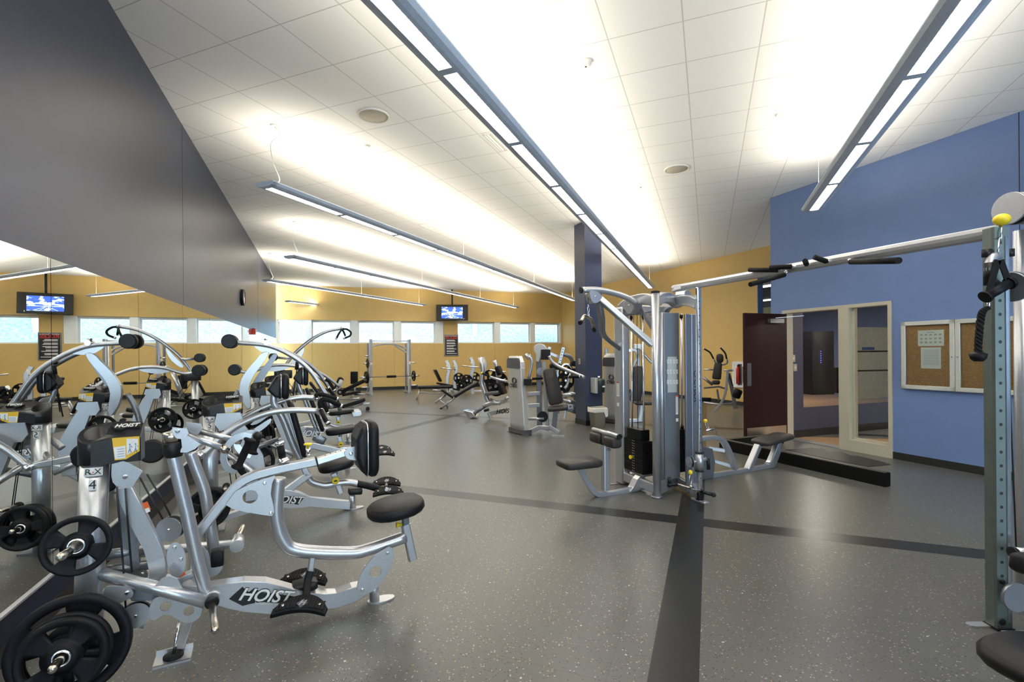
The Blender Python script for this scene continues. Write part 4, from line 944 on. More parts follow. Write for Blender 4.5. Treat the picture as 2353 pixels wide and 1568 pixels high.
def foot(m, px, py, r=.03):
    c = m.P(px, py); ff = V((c.x, 0, 0)); mb = MB(); mb.cyl(ff+V((0, 0, .006)), ff+V((-.01, 0, .15)), r, 16)
    mb.prism([ff+V((.085*math.cos(a)+.02, .045*math.sin(a), 0)) for a in [math.radians(x) for x in range(0, 360, 24)]], (0, 0, 1), 0, .009); m.part('front_foot', mb, 'silver')
def sidetext(m, c, q, size, par): 
    u_ = V((q.x-c.x, 0, q.z-c.z)).normalized(); n = V((0, -1, 0)); up = n.cross(u_); up = up if up.z > 0 else -up; logo(m, c, u_, up, size, par)
def twin_disc(m, px, py, off, R=.085, gap=.09, th=.045):
    c = m.P(px, py, off)
    for s in (-1, 1):
        mb = MB(); mb.lathe(c+V((0, s*gap, 0)), (0, s, 0), [(-th, R*.8), (-th*.9, R*.97), (-th*.7, R), (th*.4, R), (th*.7, R*.96), (th*.8, R*.85)], 28); m.part('counterweight', mb, 'black')
    mb = MB(); mb.cyl(c+V((0, -gap, 0)), c+V((0, gap, 0)), .03, 12); m.part('counterweight_axle', mb, 'silver')
def plates_on(m, z, side, lst, L=.30, x=.0):
    """horn on the post at height z, side -1 near / +1 far, plates [(offset, radius, label)]"""
    c = m.pb+V((x, side*.055, z)); peg(m, c, c+V((0, side*L, .035)), .018)
    for t, R, lab in lst: weight_plate(m.W(c+V((0, side*t, t*.117))), m.wd(V((0, side, .117))), R, lab, GP, .038, 4, spin=random.random())
HD = (m4.D.x, m4.D.y)
# ---- station 5: chest press
o5 = fl(484, 1217); f5 = fl(812.7, 1168.8)
m = m5 = rox('chest_press_machine', 'silver chest press machine numbered 5 with two bent black press handles', o5, (f5.x-o5.x, f5.y-o5.y), (484, 955), (487, 922, 953), ((483.6, 962), (482, 977)), '5')
P = m.P
a5 = [(462, 1044), (479, 1035), (513, 1002), (557, 973), (615, 950), (672, 943), (733, 945)]
for off, pts in ((-.20, a5), (.22, [(480, 1010), (503, 989), (542, 970), (600, 940), (650, 922), (690, 914), (725, 915)])):
    am = m.tube('press_arm', pts, off, .027, sm=5, seg=16); e = P(*pts[-1], off)
    mb = MB(); mb.cyl(e+V((.005, -.03, -.005)), e+V((.0, .035, .01)), .032, 14); obj('arm_end', mb, 'silver', am)
m.plate('bumper_plate', smooth_poly([(560, 1003), (585, 985), (605, 972), (622, 962), (621, 972), (600, 990), (575, 1003)], 2), -.20, -.19)
m.plate('bumper_plate', smooth_poly([(575, 976), (600, 958), (622, 945), (632, 935), (628, 948), (608, 963), (590, 975)], 2), .20, .21)
for x, y, t in ((580, 992, -.21), (601, 949, .19)): mb = MB(); mb.cyl(P(x, y, t)+V((0, -.02, 0)), P(x, y, t)+V((0, .02, 0)), .024, 12); m.part('rubber_bumper', mb, 'rubber')
for off, pts in ((-.22, [(738, 942), (734, 924), (742, 917), (756, 920), (782, 933)]), (.20, [(727, 915), (726, 908), (736, 906), (750, 909), (773, 917)])): grip(m, 'press_handle', fillet(m.PP(pts, off), .05), .021)
grip(m, 'press_handle', fillet([P(738, 944, -.25), P(746, 962, -.42), P(752, 972, -.45)], .04), .020)
mb = MB(); c = P(463, 1044, -.20); mb.cyl(c+V((0, -.06, 0)), c+V((0, .06, 0)), .030, 16); mb.sphere(c+V((0, -.06, 0)), .026); m.part('pivot_joint', mb, 'chrome')
m.tube('pivot_link', [P(463, 1044, -.20), P(455, 1034, -.05), P(484, 1010, 0)], 0, .026)
backrest(m, (664, 921), (700, 1048), .055, .30, ((655, 888), .235), .065, .22, [(631, 893), (629, 923), (636, 940), (651, 966), (673, 1022), (691, 1058)], .030)
seat(m, (772, 1068), .33, .33, .07, .16, (769, 1102), ((766, 1088), (783, 1133)))
m.tube('seat_tube', [(706, 1093), (713, 1105), (726, 1112), (748, 1116), (775, 1111), (803, 1109), (822, 1113)], 0, .033, sm=5, seg=16)
m.tube('grip_sleeve', [(820, 1112), (845, 1117), (884, 1128)], 0, .034, 'rubber', sm=4, seg=16)
m.bar('seat_strut', [(655, 1130), (712, 1088)], 0, .07, .07); m.bar('seat_strut', [(691, 1056), (706, 1092)], 0, .07, .06)
mb = MB(); slab(mb, P(816, 1129), (1, 0, -.1), (0, 1, 0), (.1, 0, 1), .13, .10, .055, .008, .015); m.part('rubber_stop', mb, 'black')
m.plate('base_rail', [(500, 1188), (575, 1164), (600, 1145), (633, 1127), (655, 1125), (672, 1126), (690, 1131), (711, 1142), (804, 1152), (803, 1170), (712, 1161), (696, 1164), (670, 1166), (635, 1163), (600, 1164), (575, 1176), (503, 1200)], -.045, .035, bev=.004)
b2 = MB(); b2.prism(m.PP([(612, 1148), (624, 1135), (634, 1139), (700, 1143), (686, 1160), (640, 1157), (628, 1160)], -.0455), (0, -1, 0), 0, .0015); np5 = m.part('name_plate', b2, 'ink')
sidetext(m, P(660, 1149, -.048), P(700, 1151, -.048), .092, np5)
b2 = MB(); u_ = (P(700, 1160, -.05)-P(640, 1156, -.05)).normalized(); b2.text('hoistfitness.com', P(660, 1157.5, -.049), u_, V((-u_.z, 0, u_.x)) if u_.x > 0 else V((u_.z, 0, -u_.x)), .020, .001, off=.004); obj('lettering', b2, 'white', np5)
foot(m, 811, 1168.8)
pedal(m, P(893, 1130, -.16), -math.atan2(m.D.y, m.D.x)*.7, .30, .15, .55)
pedal(m, P(888, 1109, .14), -math.atan2(m.D.y, m.D.x)*.7, .30, .15, .55)
mb = MB(); mb.cyl(P(888, 1126, -.18), P(888, 1112, .16), .016, 10); m.part('pedal_axle', mb, 'silver')
m.tube('loading_arm', [P(505, 1030, 0), P(560, 1070, -.10), P(600, 1100, -.16)], 0, .026); 
peg(m, P(520, 1118, -.05), P(520, 1118, -.05)+V((0, -.2, .02)), .016)
m.tube('frame_tube', [P(490, 1120, .06), P(620, 1135, .06)], 0, .024, m='silver2'); m.tube('frame_tube', [P(492, 1065, .05), P(640, 1010, .05)], 0, .024, m='silver2')
cj = P(463, 1044, -.20)+V((-.34, 0, .06)); mb = MB(); mb.bar([P(463, 1044, -.20), cj], .05, .05); m.part('counter_arm', mb, 'silver'); mb = MB(); mb.lathe(cj, (0, -1, 0), [(-.03, .08), (-.02, .095), (.02, .095), (.03, .08)], 28); m.part('counterweight', mb, 'black')
plates_on(m, .23, -1, [(.09, .165, 'rearmost of three black weight plates low on the post numbered 5'), (.135, .165, 'middle of three black weight plates low on the post numbered 5'), (.18, .165, 'front one of three black weight plates low on the post numbered 5')])
# ---- station 6: high arc lever machine
o6 = fl(590, 1099)
m = m6 = rox('shoulder_press_machine', 'silver machine numbered 6 with a high curved lever, round counterweights and a sickle-shaped strut', o6, (math.cos(.42), math.sin(.42)), (589, 912), (590, 887, 911), ((588.5, 918.5), (587.6, 928)), '6')
P = m.P
arc = [(541, 787), (562, 789), (600, 792), (627, 798), (657, 811), (692, 833), (717, 858), (738, 890), (752, 912), (762, 938)]
m.tube('curved_lever', arc, -.10, .027, sm=4, seg=16); twin_disc(m, 529, 785, -.10)
m.tube('curved_lever', [(x+20, y+6) for x, y in arc[2:]], .22, .025, sm=4, seg=14, m='silver2')
m.plate('lever_plate', smooth_poly([(583, 795), (600, 797), (625, 802), (648, 808), (632, 812), (612, 812), (596, 806)], 2), -.105, -.095)
mb = MB(); c = P(612, 790, -.10); mb.cyl(c+V((0, -.05, .01)), c+V((0, .05, .01)), .03, 16); mb.cyl(c+V((0, 0, -.02)), c+V((0, 0, .06)), .024, 14); m.part('pivot_joint', mb, 'chrome')
m.plate('sickle_strut', smooth_poly([(604, 810), (619, 811), (602, 838), (584, 862), (574, 884), (572, 905), (578, 931), (570, 941), (559, 925), (551, 903), (550, 886), (556, 870), (572, 846), (590, 826)], 2), -.13, -.07, bev=.006)
m.plate('sickle_strut', smooth_poly([(x+24, y+4) for x, y in [(604, 810), (614, 811), (600, 838), (588, 858), (574, 884), (572, 905), (578, 931), (570, 941), (559, 925), (554, 903), (554, 886), (560, 870), (576, 846), (592, 826)]], 2), .12, .16, 'silver2')
m.tube('rear_tube', [(549, 897), (535, 925), (526, 955), (523, 985)], .0, .030, sm=4, m='silver2')
m.plate('bumper_plate', smooth_poly([(672, 818), (700, 835), (716, 852), (704, 850), (686, 838)], 2), .0, .008)
for x, y in ((683, 827),): mb = MB(); c = P(x, y, -.02); mb.cyl(c+V((0, -.03, 0)), c+V((0, .03, 0)), .022, 12); m.part('rubber_bumper', mb, 'rubber')
m.tube('gas_strut', [(684, 834), (678, 880), (669, 935)], -.03, .007, 'black', seg=8); m.tube('gas_strut', [(686, 836), (684, 880), (678, 925)], .02, .006, 'black', seg=8)
m.tube('strut_end', [(683, 832), (681, 850)], -.03, .020, 'black', seg=10)
backrest(m, (704, 892), (742, 990), .05, .28, ((702.5, 864), .25), .06, .20, [(684, 878), (690, 897), (697, 912), (720, 970), (734, 1006)], .026)
seat(m, (785, 989), .40, .32, .07, .10, (782, 1020), ((779, 1004), (786, 1030)))
m.tube('seat_tube', [(736, 1008), (740, 1021), (748, 1029), (764, 1033), (792, 1030), (830, 1034), (870, 1042)], 0, .030, sm=5)
mb = MB(); slab(mb, P(734, 1009), (1, 0, -.6), (0, 1, 0), (.6, 0, 1), .16, .09, .10, .01, .03); m.part('pivot_block', mb, 'silver2')
m.bar('base_rail', [(600, 1092), (668, 1040), (720, 1024), (800, 1042)], 0, .08, .09)
b2 = MB(); b2.prism(m.PP([(700, 988), (705, 982), (728, 984), (722, 1003), (704, 1004)], -.06), (0, -1, 0), 0, .04); np6 = m.part('name_plate', b2, 'shroud_dark'); sidetext(m, P(713, 997, -.103), P(722, 998, -.103), .10, np6)
foot(m, 800, 1050); pedal(m, P(884, 1042, -.16), -.3, .28, .15, .5); pedal(m, P(876, 1032, .12), -.3, .28, .15, .5)
for off, pts in ((-.20, [(747, 873), (755, 875), (765, 891), (767, 896)]), (.12, [(755, 893), (766, 906), (775, 922), (779, 930)]), (-.26, [(741, 920), (746, 932), (752, 948)])): grip(m, 'press_handle', fillet(m.PP(pts, off), .03), .021)
m.tube('loading_arm', [P(600, 1010, 0), P(640, 1030, -.10), P(676, 1046, -.16)], 0, .026)
plates_on(m, .22, -1, [(.11, .212, 'large black weight plate on post 6, behind the hand grips of the nearest machine')])
plates_on(m, .72, -1, [(.09, .150, 'black weight plate on the upper horn of the post numbered 6')], .2)
plates_on(m, .48, 1, [(.09, .212, 'large black weight plate on the back of the post numbered 6, seen in the mirror'), (.14, .212, 'outer large black weight plate on the back of post 6, seen in the mirror')])
# ---- station 7: lower arc lever machine
o7 = fl(619, 1029)
m = m7 = rox('incline_press_machine', 'silver machine numbered 7 with a long flat curved lever, behind the machine numbered 6', o7, (math.cos(.42), math.sin(.42)), (618.5, 888), (619, 870, 888), ((618.5, 893), (618.7, 902)), '7')
P = m.P
arc = [(546, 853), (570, 856), (590, 851), (612, 843), (642, 839), (679, 842), (715, 856), (742, 874), (758, 888)]
m.tube('curved_lever', arc, -.10, .026, sm=4); twin_disc(m, 540, 850, -.10, .09, .08)
m.plate('lever_plate', smooth_poly([(600, 846), (625, 840), (650, 840), (670, 843), (645, 852), (620, 854)], 2), -.105, -.095)
m.tube('curved_lever', [(x+22, y+2) for x, y in arc[3:]], .22, .024, sm=4, m='silver2')
mb = MB(); c = P(645, 851, -.05); mb.cyl(c+V((0, -.03, 0)), c+V((0, .03, 0)), .03, 12); m.part('rubber_bumper', mb, 'rubber')
m.tube('gas_strut', [(650, 855), (662, 890), (674, 925)], 0, .006, 'black', seg=8)
backrest(m, (712, 878), (737, 912), .05, .26)
backrest(m, (741, 905), (752, 945), .05, .26)
seat(m, (784, 947), .42, .32, .07, .08, (776.5, 970), ((776, 958), (780, 975)))
m.tube('seat_tube', [(742, 950), (750, 968), (764, 978), (792, 981), (815, 976)], 0, .030, sm=5)
m.bar('base_rail', [(630, 1020), (700, 985), (790, 990)], 0, .08, .08); foot(m, 800, 994)
mb = MB(); mb.prism(m.PP([(806, 945), (826, 942), (829, 948), (826, 954), (808, 956)], 0), (0, 1, 0), -.2, .2, bev=.01); m.part('foot_platform', mb, 'silver')
for off, pts in ((-.25, [(747, 873), (754, 876), (764, 892)]), (-.30, [(759, 898), (768, 908), (776, 925)])): grip(m, 'press_handle', fillet(m.PP(pts, off), .03), .022)
plates_on(m, .55, -1, [(.10, .19, 'black weight plate on the post numbered 7')]); plates_on(m, .45, 1, [(.10, .19, 'black weight plate on the back of the post numbered 7, seen in the mirror')])
# ---- station 8: long pulldown arm
o8 = fl(642, 988)
m = m8 = Mach('lat_pulldown_machine', 'silver pulldown machine with a long rising arm carrying a black looped handle before the windows', 'exercise machine', (o8.x, o8.y), (math.cos(.40), math.sin(.40)), 'plate loaded machines along the mirror'); P = m.P
m.pb = V((0, 0, 0)); mb = MB(); mb.cyl((0, 0, 0), (.02, 0, 1.05), .06, 20); m.part('post', mb, 'silver'); mb = MB(); slab(mb, (.08, 0, 1.13), (1, 0, 0), (0, 1, 0), (0, 0, 1), .34, .14, .17, .01, .06); m.part('post_cap', mb, 'cap')
m.tube('curved_lever', [(634, 822), (657, 824), (668, 822)], -.1, .026); twin_disc(m, 628, 821, -.1, .085, .06)
m.tube('long_arm', [(640, 868), (654, 843), (679, 811), (715, 781), (751, 762), (785, 755)], .0, .032, sm=5, seg=16)
m.plate('lever_plate', smooth_poly([(664, 838), (680, 820), (698, 799), (697, 810), (688, 826), (672, 840)], 2), -.02, .02)
mb = MB(); c = P(786, 754); mb.sphere(c, .035); m.part('swivel', mb, 'chrome')
h0 = P(786, 757)
for pts in ([P(786, 757, 0), P(780, 765, -.15), P(773, 778, -.2)], [P(786, 757, 0), P(790, 764, .12), P(793, 771, .18)], [P(786, 757, 0), P(797, 757, .05), P(806, 764, .02), P(804, 772, 0), P(791, 778, -.05)]): grip(m, 'looped_handle', smooth_pts(pts, 5), .020)
m.tube('frame_upright', [(690, 850), (672, 905)], .1, .045); m.bar('base_rail', [(650, 985), (760, 960)], 0, .08, .08)
seat(m, (757, 935), .4, .3, .07, .08); plates_on(m, .5, -1, [(.10, .19, 'black weight plate on the farthest post along the mirror')]); plates_on(m, .5, 1, [(.10, .19, 'black weight plate on the back of the farthest post along the mirror')])
for ox, oy in ((640, 860), (655, 868)): m.tube('cable', [(ox, oy), (ox+38, oy+52)], .0, .006, 'cable', seg=6)
# ================================================================== the big cable station in the middle
AW = V((-.37, .93)).normalized(); BW_ = V((.93, .37)).normalized()
T0 = fl(1509.5, 1144)
m = tw_ = Mach('cable_multi_station', 'tall silver cable station with a seated pulldown and weight stacks right of the column', 'exercise machine', (T0.x, T0.y), (1, 0)); O_ = V((T0.x, T0.y, 0))
def G(px, py, P0=None, D=None):
    """pixel on a vertical plane (default: the stack plane), local coordinates"""
    return on(px, py, P0 if P0 is not None else (T0.x, T0.y), D if D is not None else AW)-O_
def off(v, k): return (T0.x+v.x*k, T0.y+v.y*k)
R3 = Matrix(((AW.x, BW_.x, 0), (AW.y, BW_.y, 0), (0, 0, 1)))      # local x = along the stack plane, y = to the right
A3, B3 = V((AW.x, AW.y, 0)), V((BW_.x, BW_.y, 0)); Z3 = V((0, 0, 1))
# round front post
ztop = G(1509, 673).z
mb = MB(); mb.cyl((0, 0, .008), (0, 0, ztop), .043, 28); po = m.part('round_post', mb, 'silver')
mb = MB(); mb.cyl((0, 0, ztop), (0, 0, ztop+.02), .046, 28); obj('post_cap', mb, 'black', po)
mb = MB(); mb.lathe((0, 0, 0), (0, 0, 1), [(0, .06), (.02, .055), (.024, .045)], 20); obj('foot', mb, 'silver2', po)
# left upright
LU = G(1431, 1104); lu = V((LU.x, LU.y, 0)); lz = G(1436, 705).z
mb = MB(); mb.box(lu+V((0, 0, lz/2)), (.17, .11, lz), R3, .025); up_r = m.part('upright', mb, 'silver')
mb = MB(); mb.box(lu+B3*-.075+V((0, 0, .004)), (.05, .2, .008), R3); obj('foot_plate', mb, 'silver2', up_r)
def lab(m, c, n, w, h, cols, par, lines=0, up=Z3, name='warning_label'):
    """printed label: coloured header over white with grey lines"""
    n = V(n).normalized(); r = up.cross(n).normalized(); mb = MB()
    mb.prism([c+r*(x*w/2)+up*(y*h/2) for x, y in ((-1, -1), (1, -1), (1, 1), (-1, 1))], n, 0, .001); o = m.part(name, mb, cols[0], par)
    if len(cols) > 1:
        mb = MB(); mb.prism([c+r*(x*w/2)+up*(y*h/2) for x, y in ((-1, .86), (1, .86), (1, 1), (-1, 1))], n, .001, .0016); obj('label_header', mb, cols[1], o)
    if lines:
        mb = MB()
        for i in range(lines):
            y = .78-1.66*i/lines; mb.prism([c+r*(x*w/2)+up*((y+d)*h/2) for x, d in ((-.82, -.012), (.82, -.012), (.82, .012), (-.82, .012))], n, .001, .0014)
        obj('label_print', mb, 'shroud_dark', o)
    return o
q = G(1429, 894); nl = -B3
lab(m, V((lu.x, lu.y, q.z))-B3*.056, -B3, .055, .17, ('white', 'red'), up_r, 14); lab(m, V((lu.x, lu.y, G(1429, 929).z))-B3*.056, -B3, .045, .045, ('white', 'lab_yellow'), up_r, 3)
# base beams
j = G(1466, 1119); hub = fl(1556, 1120)-O_; hub.z = 0; CP = fl(1608, 1154)-O_; CP.z = 0
def hb(p, q, z, w, h, name='base_beam', col='silver'):
    mb = MB(); mb.bar([V((p.x, p.y, z)), V((q.x, q.y, z))], w, h); return m.part(name, mb, col)
hb(lu, V((0, 0, 0)), .10, .09, .11); hb(V((0, 0, 0)), hub, .09, .07, .12); hb(hub, CP, .09, .07, .12)
back = lu+B3*.62; hb(lu, back, .10, .07, .10); hb(back, hub, .09, .07, .10); 
mb = MB(); mb.box(back+V((0, 0, lz/2)), (.10, .08, lz), R3, .015); m.part('upright', mb, 'silver2')
# top frame: three arching beams
def arch(p, q, z0, z1, rise, name='top_beam'):
    a = V((p.x, p.y, z0)); b_ = V((q.x, q.y, z1)); mid = (a+b_)/2+V((0, 0, rise)); mb = MB(); mb.bar(smooth_pts([a, (a+mid)/2+V((0, 0, rise*.35)), mid, (mid+b_)/2+V((0, 0, rise*.35)), b_], 4), .075, .115); return m.part(name, mb, 'silver')
zb_ = G(1500, 690).z
arch(lu, V((0, 0, 0)), lz-.02, zb_-.02, .06); arch(V((0, 0, 0)), hub, zb_-.02, zb_, .05); hz = zb_; arch(hub, CP, hz, hz-.06, .03); arch(hub, back, hz, lz-.03, .04); arch(back, lu, lz-.03, lz-.03, .0)
# gusset housings on the beams
for px, py, P0 in ((1454, 703, None), (1571, 684, None)):
    D_ = AW if px < 1500 else V((hub.x, hub.y)).normalized(); c = G(px, py, None, D_); D3 = V((D_.x, D_.y, 0)); n3 = D3.cross(Z3)
    mb = MB(); mb.prism([c+D3*(x*.10)+Z3*(z*.09)-n3*.0 for x, z in smooth_poly([(-1, .7), (.2, .9), (1, .5), (.9, -.4), (.2, -1), (-.5, -.9), (-1, -.2)], 2)], n3, -.055, .055, bev=.006); o = m.part('pulley_housing', mb, 'silver')
    mb = MB(); s = -1 if (c+O_+n3).length > (c+O_-n3).length else 1; bolt(mb, c+n3*(.056*s), n3*s, .010); obj('bolt', mb, 'chrome', o)
# weight stack one, with rods
def stack(c, w, d, z0, z1, n, pin, ztop_rods, selz, name='weight_stack'):
    c = V((c.x, c.y, 0)); mb = MB()
    h = (z1-z0)/n
    for i in range(n): mb.box(c+V((0, 0, z0+h*(i+.5))), (w, d, h-.003), R3)
    o = m.part(name, mb, 'plate_steel')
    mb = MB()
    for i in range(n):
        for s in (-.014, .014): mb.box(c+A3*(s)-B3*(d/2+.0005)+V((0, 0, z0+h*(i+.5))), (.009, .002, .007), R3)
    obj('stack_numbers', mb, 'paper', o)
    mb = MB(); mb.lathe(c-B3*(d/2)+A3*.0+V((0, 0, pin)), -B3, [(0, .008), (.03, .008), (.032, .022), (.045, .022)], 14); obj('selector_pin', mb, 'yellow', o)
    for s in (-1, 1):
        mb = MB(); mb.cyl(c+A3*(s*w*.32)+V((0, 0, z0)), c+A3*(s*w*.32)+V((0, 0, ztop_rods)), .011, 12); r = m.part('guide_rod', mb, 'chrome')
        for z in (z1, ztop_rods-.05): mb = MB(); mb.cyl(c+A3*(s*w*.32)+V((0, 0, z)), c+A3*(s*w*.32)+V((0, 0, z+.035)), .018, 12); obj('rod_bushing', mb, 'black', r)
    mb = MB(); mb.tube([c+V((0, 0, z1)), c+V((0, 0, ztop_rods))], .0035, 6); m.part('cable', mb, 'cable')
    return o
s1 = (lu*.56)+B3*.02
zr = G(1465, 722, off(BW_, .02)).z
stack(s1, .34, .13, .20, .56, 13, G(1449, 1045).z, zr, 0); 
mb = MB(); mb.box(s1-A3*.0+V((0, 0, .62)), (.26, .12, .12), R3, .006); m.part('stack_head', mb, 'plate_steel')
s1b = s1+B3*.42; stack(s1b, .34, .13, .20, .62, 15, .5, zr, 0)
for k in (.1, -.1): mb = MB(); mb.tube([s1+A3*k+V((0, 0, .7)), s1+A3*k*.6+V((0, 0, zr))], .003, 6); m.part('cable', mb, 'cable')
mb = MB(); mb.tube([s1+A3*.2+V((0, 0, zr)), s1-A3*.22+V((0, 0, zr+.01)), hub*.9+V((0, 0, zr))], .009, 8); m.part('rod_retainer', mb, 'silver2')
# shroud panels beside the second stack
def vpanel(x0, x1, yb, yt, P0, D_, th, col, edge=None, name='shroud_panel'):
    a = G(x0, yb, P0, D_); b_ = G(x1, yb, P0, D_); zt = G((x0+x1)/2, yt, P0, D_).z; z0 = a.z; d = (b_-a); d.z = 0; L = d.length; d.normalize(); n = d.cross(Z3)
    c = (a+b_)/2; R = Matrix(((d.x, n.x, 0), (d.y, n.y, 0), (0, 0, 1))); mb = MB(); mb.box(V((c.x, c.y, (z0+zt)/2)), (L, th, zt-z0), R, min(th*.3, .012)); return m.part(name, mb, col), d, n, z0, zt
PD = (hub.x+T0.x, hub.y+T0.y); PDIR = V((.90, -.44)).normalized()
p1, d1, n1, z0, zt = vpanel(1527, 1562, 1102, 719, (T0.x+.06, T0.y+.02), V((.93, .30)), .02, 'silver2')
mb = MB(); c = G(1521.5, 1100, (T0.x+.06, T0.y+.02), V((.93, .30))); mb.tube([V((c.x, c.y, z0)), V((c.x, c.y, zt))], .024, 16); m.part('shroud_edge', mb, 'silver')
p2, d2, n2, z02, zt2 = vpanel(1576, 1603, 1134, 722, (T0.x+.18, T0.y-.05), V((.93, .30)), .03, 'silver2')
mb = MB(); c = G(1589, 1000, (T0.x+.18, T0.y-.05), V((.93, .30)))-n2*0; sgn = -1 if (c+O_+n2).length > (c+O_-n2).length else 1
mb = MB(); mb.box(V((c.x, c.y, (z02+zt2)/2))+n2*(.017*sgn), (.004, .004, zt2-z02), Matrix.Identity(3)); m.part('panel_seam', mb, 'silver')
sg1 = -1 if (G(1545, 900, (T0.x+.06, T0.y+.02), V((.93, .30)))+O_+n1).length > (G(1545, 900, (T0.x+.06, T0.y+.02), V((.93, .30)))+O_-n1).length else 1
def pc(px, py): return G(px, py, (T0.x+.06, T0.y+.02), V((.93, .30)))+n1*(.011*sg1)
lb = lab(m, pc(1543, 861), n1*sg1, .115, .38, ('shroud',), None, 0, name='instruction_panel')
for r_ in range(3):
    for c_ in range(4):
        mb = MB(); k = pc(1533+c_*6.7+(0.8 if c_ > 1 else 0), 831+r_*23.5)+n1*(.0015*sg1); mb.prism([k+d1*x+Z3*z for x, z in ((-.010, -.022), (.010, -.022), (.010, .022), (-.010, .022))], n1*sg1, 0, .001); mb.use('white'); f_ = obj('exercise_picture', mb, 'white', lb)
        mb = MB(); k = k+n1*(.0012*sg1); mb.tube([k+d1*-.004+Z3*-.012, k+Z3*.002, k+d1*.005+Z3*.012], .0013, 4); obj('figure', mb, 'ink', lb)
lab(m, pc(1554, 931), n1*sg1, .030, .20, ('white', 'orange'), None, 14); lab(m, pc(1554.5, 965), n1*sg1, .030, .035, ('white', 'lab_yellow'), None, 2)
# vertical maker lettering on the second panel
k = G(1597, 885, (T0.x+.18, T0.y-.05), V((.93, .30)))+n2*(.017*sgn); u2 = -Z3; mb = MB(); mb.text('CYBEX', k-Z3*.06, u2, u2.cross(-n2*sgn) if False else (n2*sgn).cross(u2), .075, .002, off=.012, xs=1.05); nm = m.part('maker_name', mb, 'ink')
mb = MB(); mb.tube([k+Z3*.12+d2*(.022*math.cos(a))+Z3*(.03*math.sin(a)) for a in [math.radians(x) for x in range(20, 300, 20)]], .004, 5); m.part('maker_emblem', mb, 'ink')
s2 = G(1569, 1060, (T0.x+.14, T0.y+.06), V((.93, .30))); s2.z = 0; stack(s2+A3*.10+B3*.02, .22, .12, .24, .70, 18, G(1573, 1037, (T0.x+.14, T0.y+.06), V((.93, .3))).z, zt, 0)
# slotted chrome post with its pulley carriage
ctop = on(1609, 665, (T0.x+CP.x, T0.y+CP.y), V((1, 0))).z; cc = V((CP.x, CP.y, 0))
mb = MB(); mb.box(cc+V((0, 0, (ctop+.03)/2+.02)), (.045, .050, ctop-.02), R3, .012); ch = m.part('slotted_post', mb, 'chrome')
mb = MB()
for i in range(26): mb.lathe(cc+V((-.0, 0, .25+i*.072))-V((0, .0255, 0)), (0, -1, 0), [(0, .006), (.002, .006)], 8)
obj('adjustment_hole', mb, 'ink', ch)
mb = MB(); mb.box(cc+V((0, 0, .012)), (.20, .06, .024), R3, .005); obj('foot_plate', mb, 'silver', ch)
mb = MB(); mb.box(cc+V((0, 0, .06)), (.058, .062, .09), R3, .01); obj('boot', mb, 'black', ch)
gz = lambda y: on(1609, y, (T0.x+CP.x, T0.y+CP.y), V((1, 0))).z
zc0, zc1 = gz(1082), gz(1040); mb = MB(); mb.cyl(cc+V((0, 0, zc0)), cc+V((0, 0, zc1)), .040, 18); ca_ = m.part('carriage', mb, 'silver')
for z in (zc0, zc1): mb = MB(); mb.cyl(cc+V((0, 0, z-.008)), cc+V((0, 0, z+.008)), .046, 18); obj('carriage_ring', mb, 'black', ca_)
pc_ = on(1586, 1062, (T0.x+CP.x, T0.y+CP.y), V((1, .1)))-O_
m.loc = {}; pulley(m, pc_, .055, .03, (1, .2, 0)); mb = MB(); mb.cyl(pc_, cc+V((0, 0, (zc0+zc1)/2)), .012, 10); m.part('pulley_bracket', mb, 'silver')
q0 = cc+V((.08, .03, (zc0+zc1)/2+.02)); mb = MB(); mb.cyl(cc+V((0, 0, (zc0+zc1)/2)), q0, .018, 10); m.part('carriage_arm', mb, 'silver'); grip(m, 'carriage_handle', [q0+V((.02, 0, .01)), q0+V((.025, 0, -.11))], .017, 'black', ends=None)
def stopper(px, py, P0, D_, r=.022):
    c = G(px, py, P0, D_); mb = MB(); mb.sphere(c, r, 1, 1, 1.15); m.part('cable_stopper', mb, 'yellow'); return c
def clip(a, b_, nm='carabiner', mm=None):
    a, b_ = V(a), V(b_); d = (b_-a); L = d.length; u = d.normalized(); w = u.orthogonal().normalized()*L*.22; mb = MB()
    mb.tube(smooth_pts([a, a+u*L*.25+w, a+u*L*.75+w, b_, a+u*L*.75-w, a+u*L*.25-w, a], 4), .004, 6); return (mm or m).part(nm, mb, 'chrome')
PC = (T0.x+CP.x-.02, T0.y+CP.y-.03)
c1 = stopper(1586.5, 1086, PC, V((1, .1))); e1 = G(1587, 1116, PC, V((1, .1))); clip(c1-V((0, 0, .02)), e1+V((0, 0, .01)))
# straight bar hanging from the low pulley
hA = G(1556, 1113, (PC[0], PC[1]), V((1, -.15))); hB = G(1614, 1131, (PC[0], PC[1]), V((1, -.15))); hC = G(1640, 1138, (PC[0], PC[1]), V((1, -.15))); hD = G(1538, 1115, (PC[0], PC[1]), V((1, -.15)))
bar = thing('cable_bar', 'short chrome pull bar with black grips hanging at the foot of the cable station', 'pull bar', tuple((hA+hB)/2+O_)); bo = (hA+hB)/2
mb = MB(); mb.cyl(hA-bo, hB-bo, .012, 12); mb.cyl((e1-bo)-V((.015, 0, .01)), (e1-bo)+V((.02, 0, -.014)), .020, 12); obj('shaft', mb, 'brass', bar)
for a, b_ in ((hA, hD), (hB, hC)):
    mb = MB(); mb.cyl(a-bo, b_-bo, .018, 12); mb.sphere(b_-bo, .024); obj('grip', mb, 'black', bar)
mb = MB(); mb.cyl(hD-bo, hD-bo+V((0, 0, .08)), .018, 12); obj('grip_end', mb, 'black', bar)
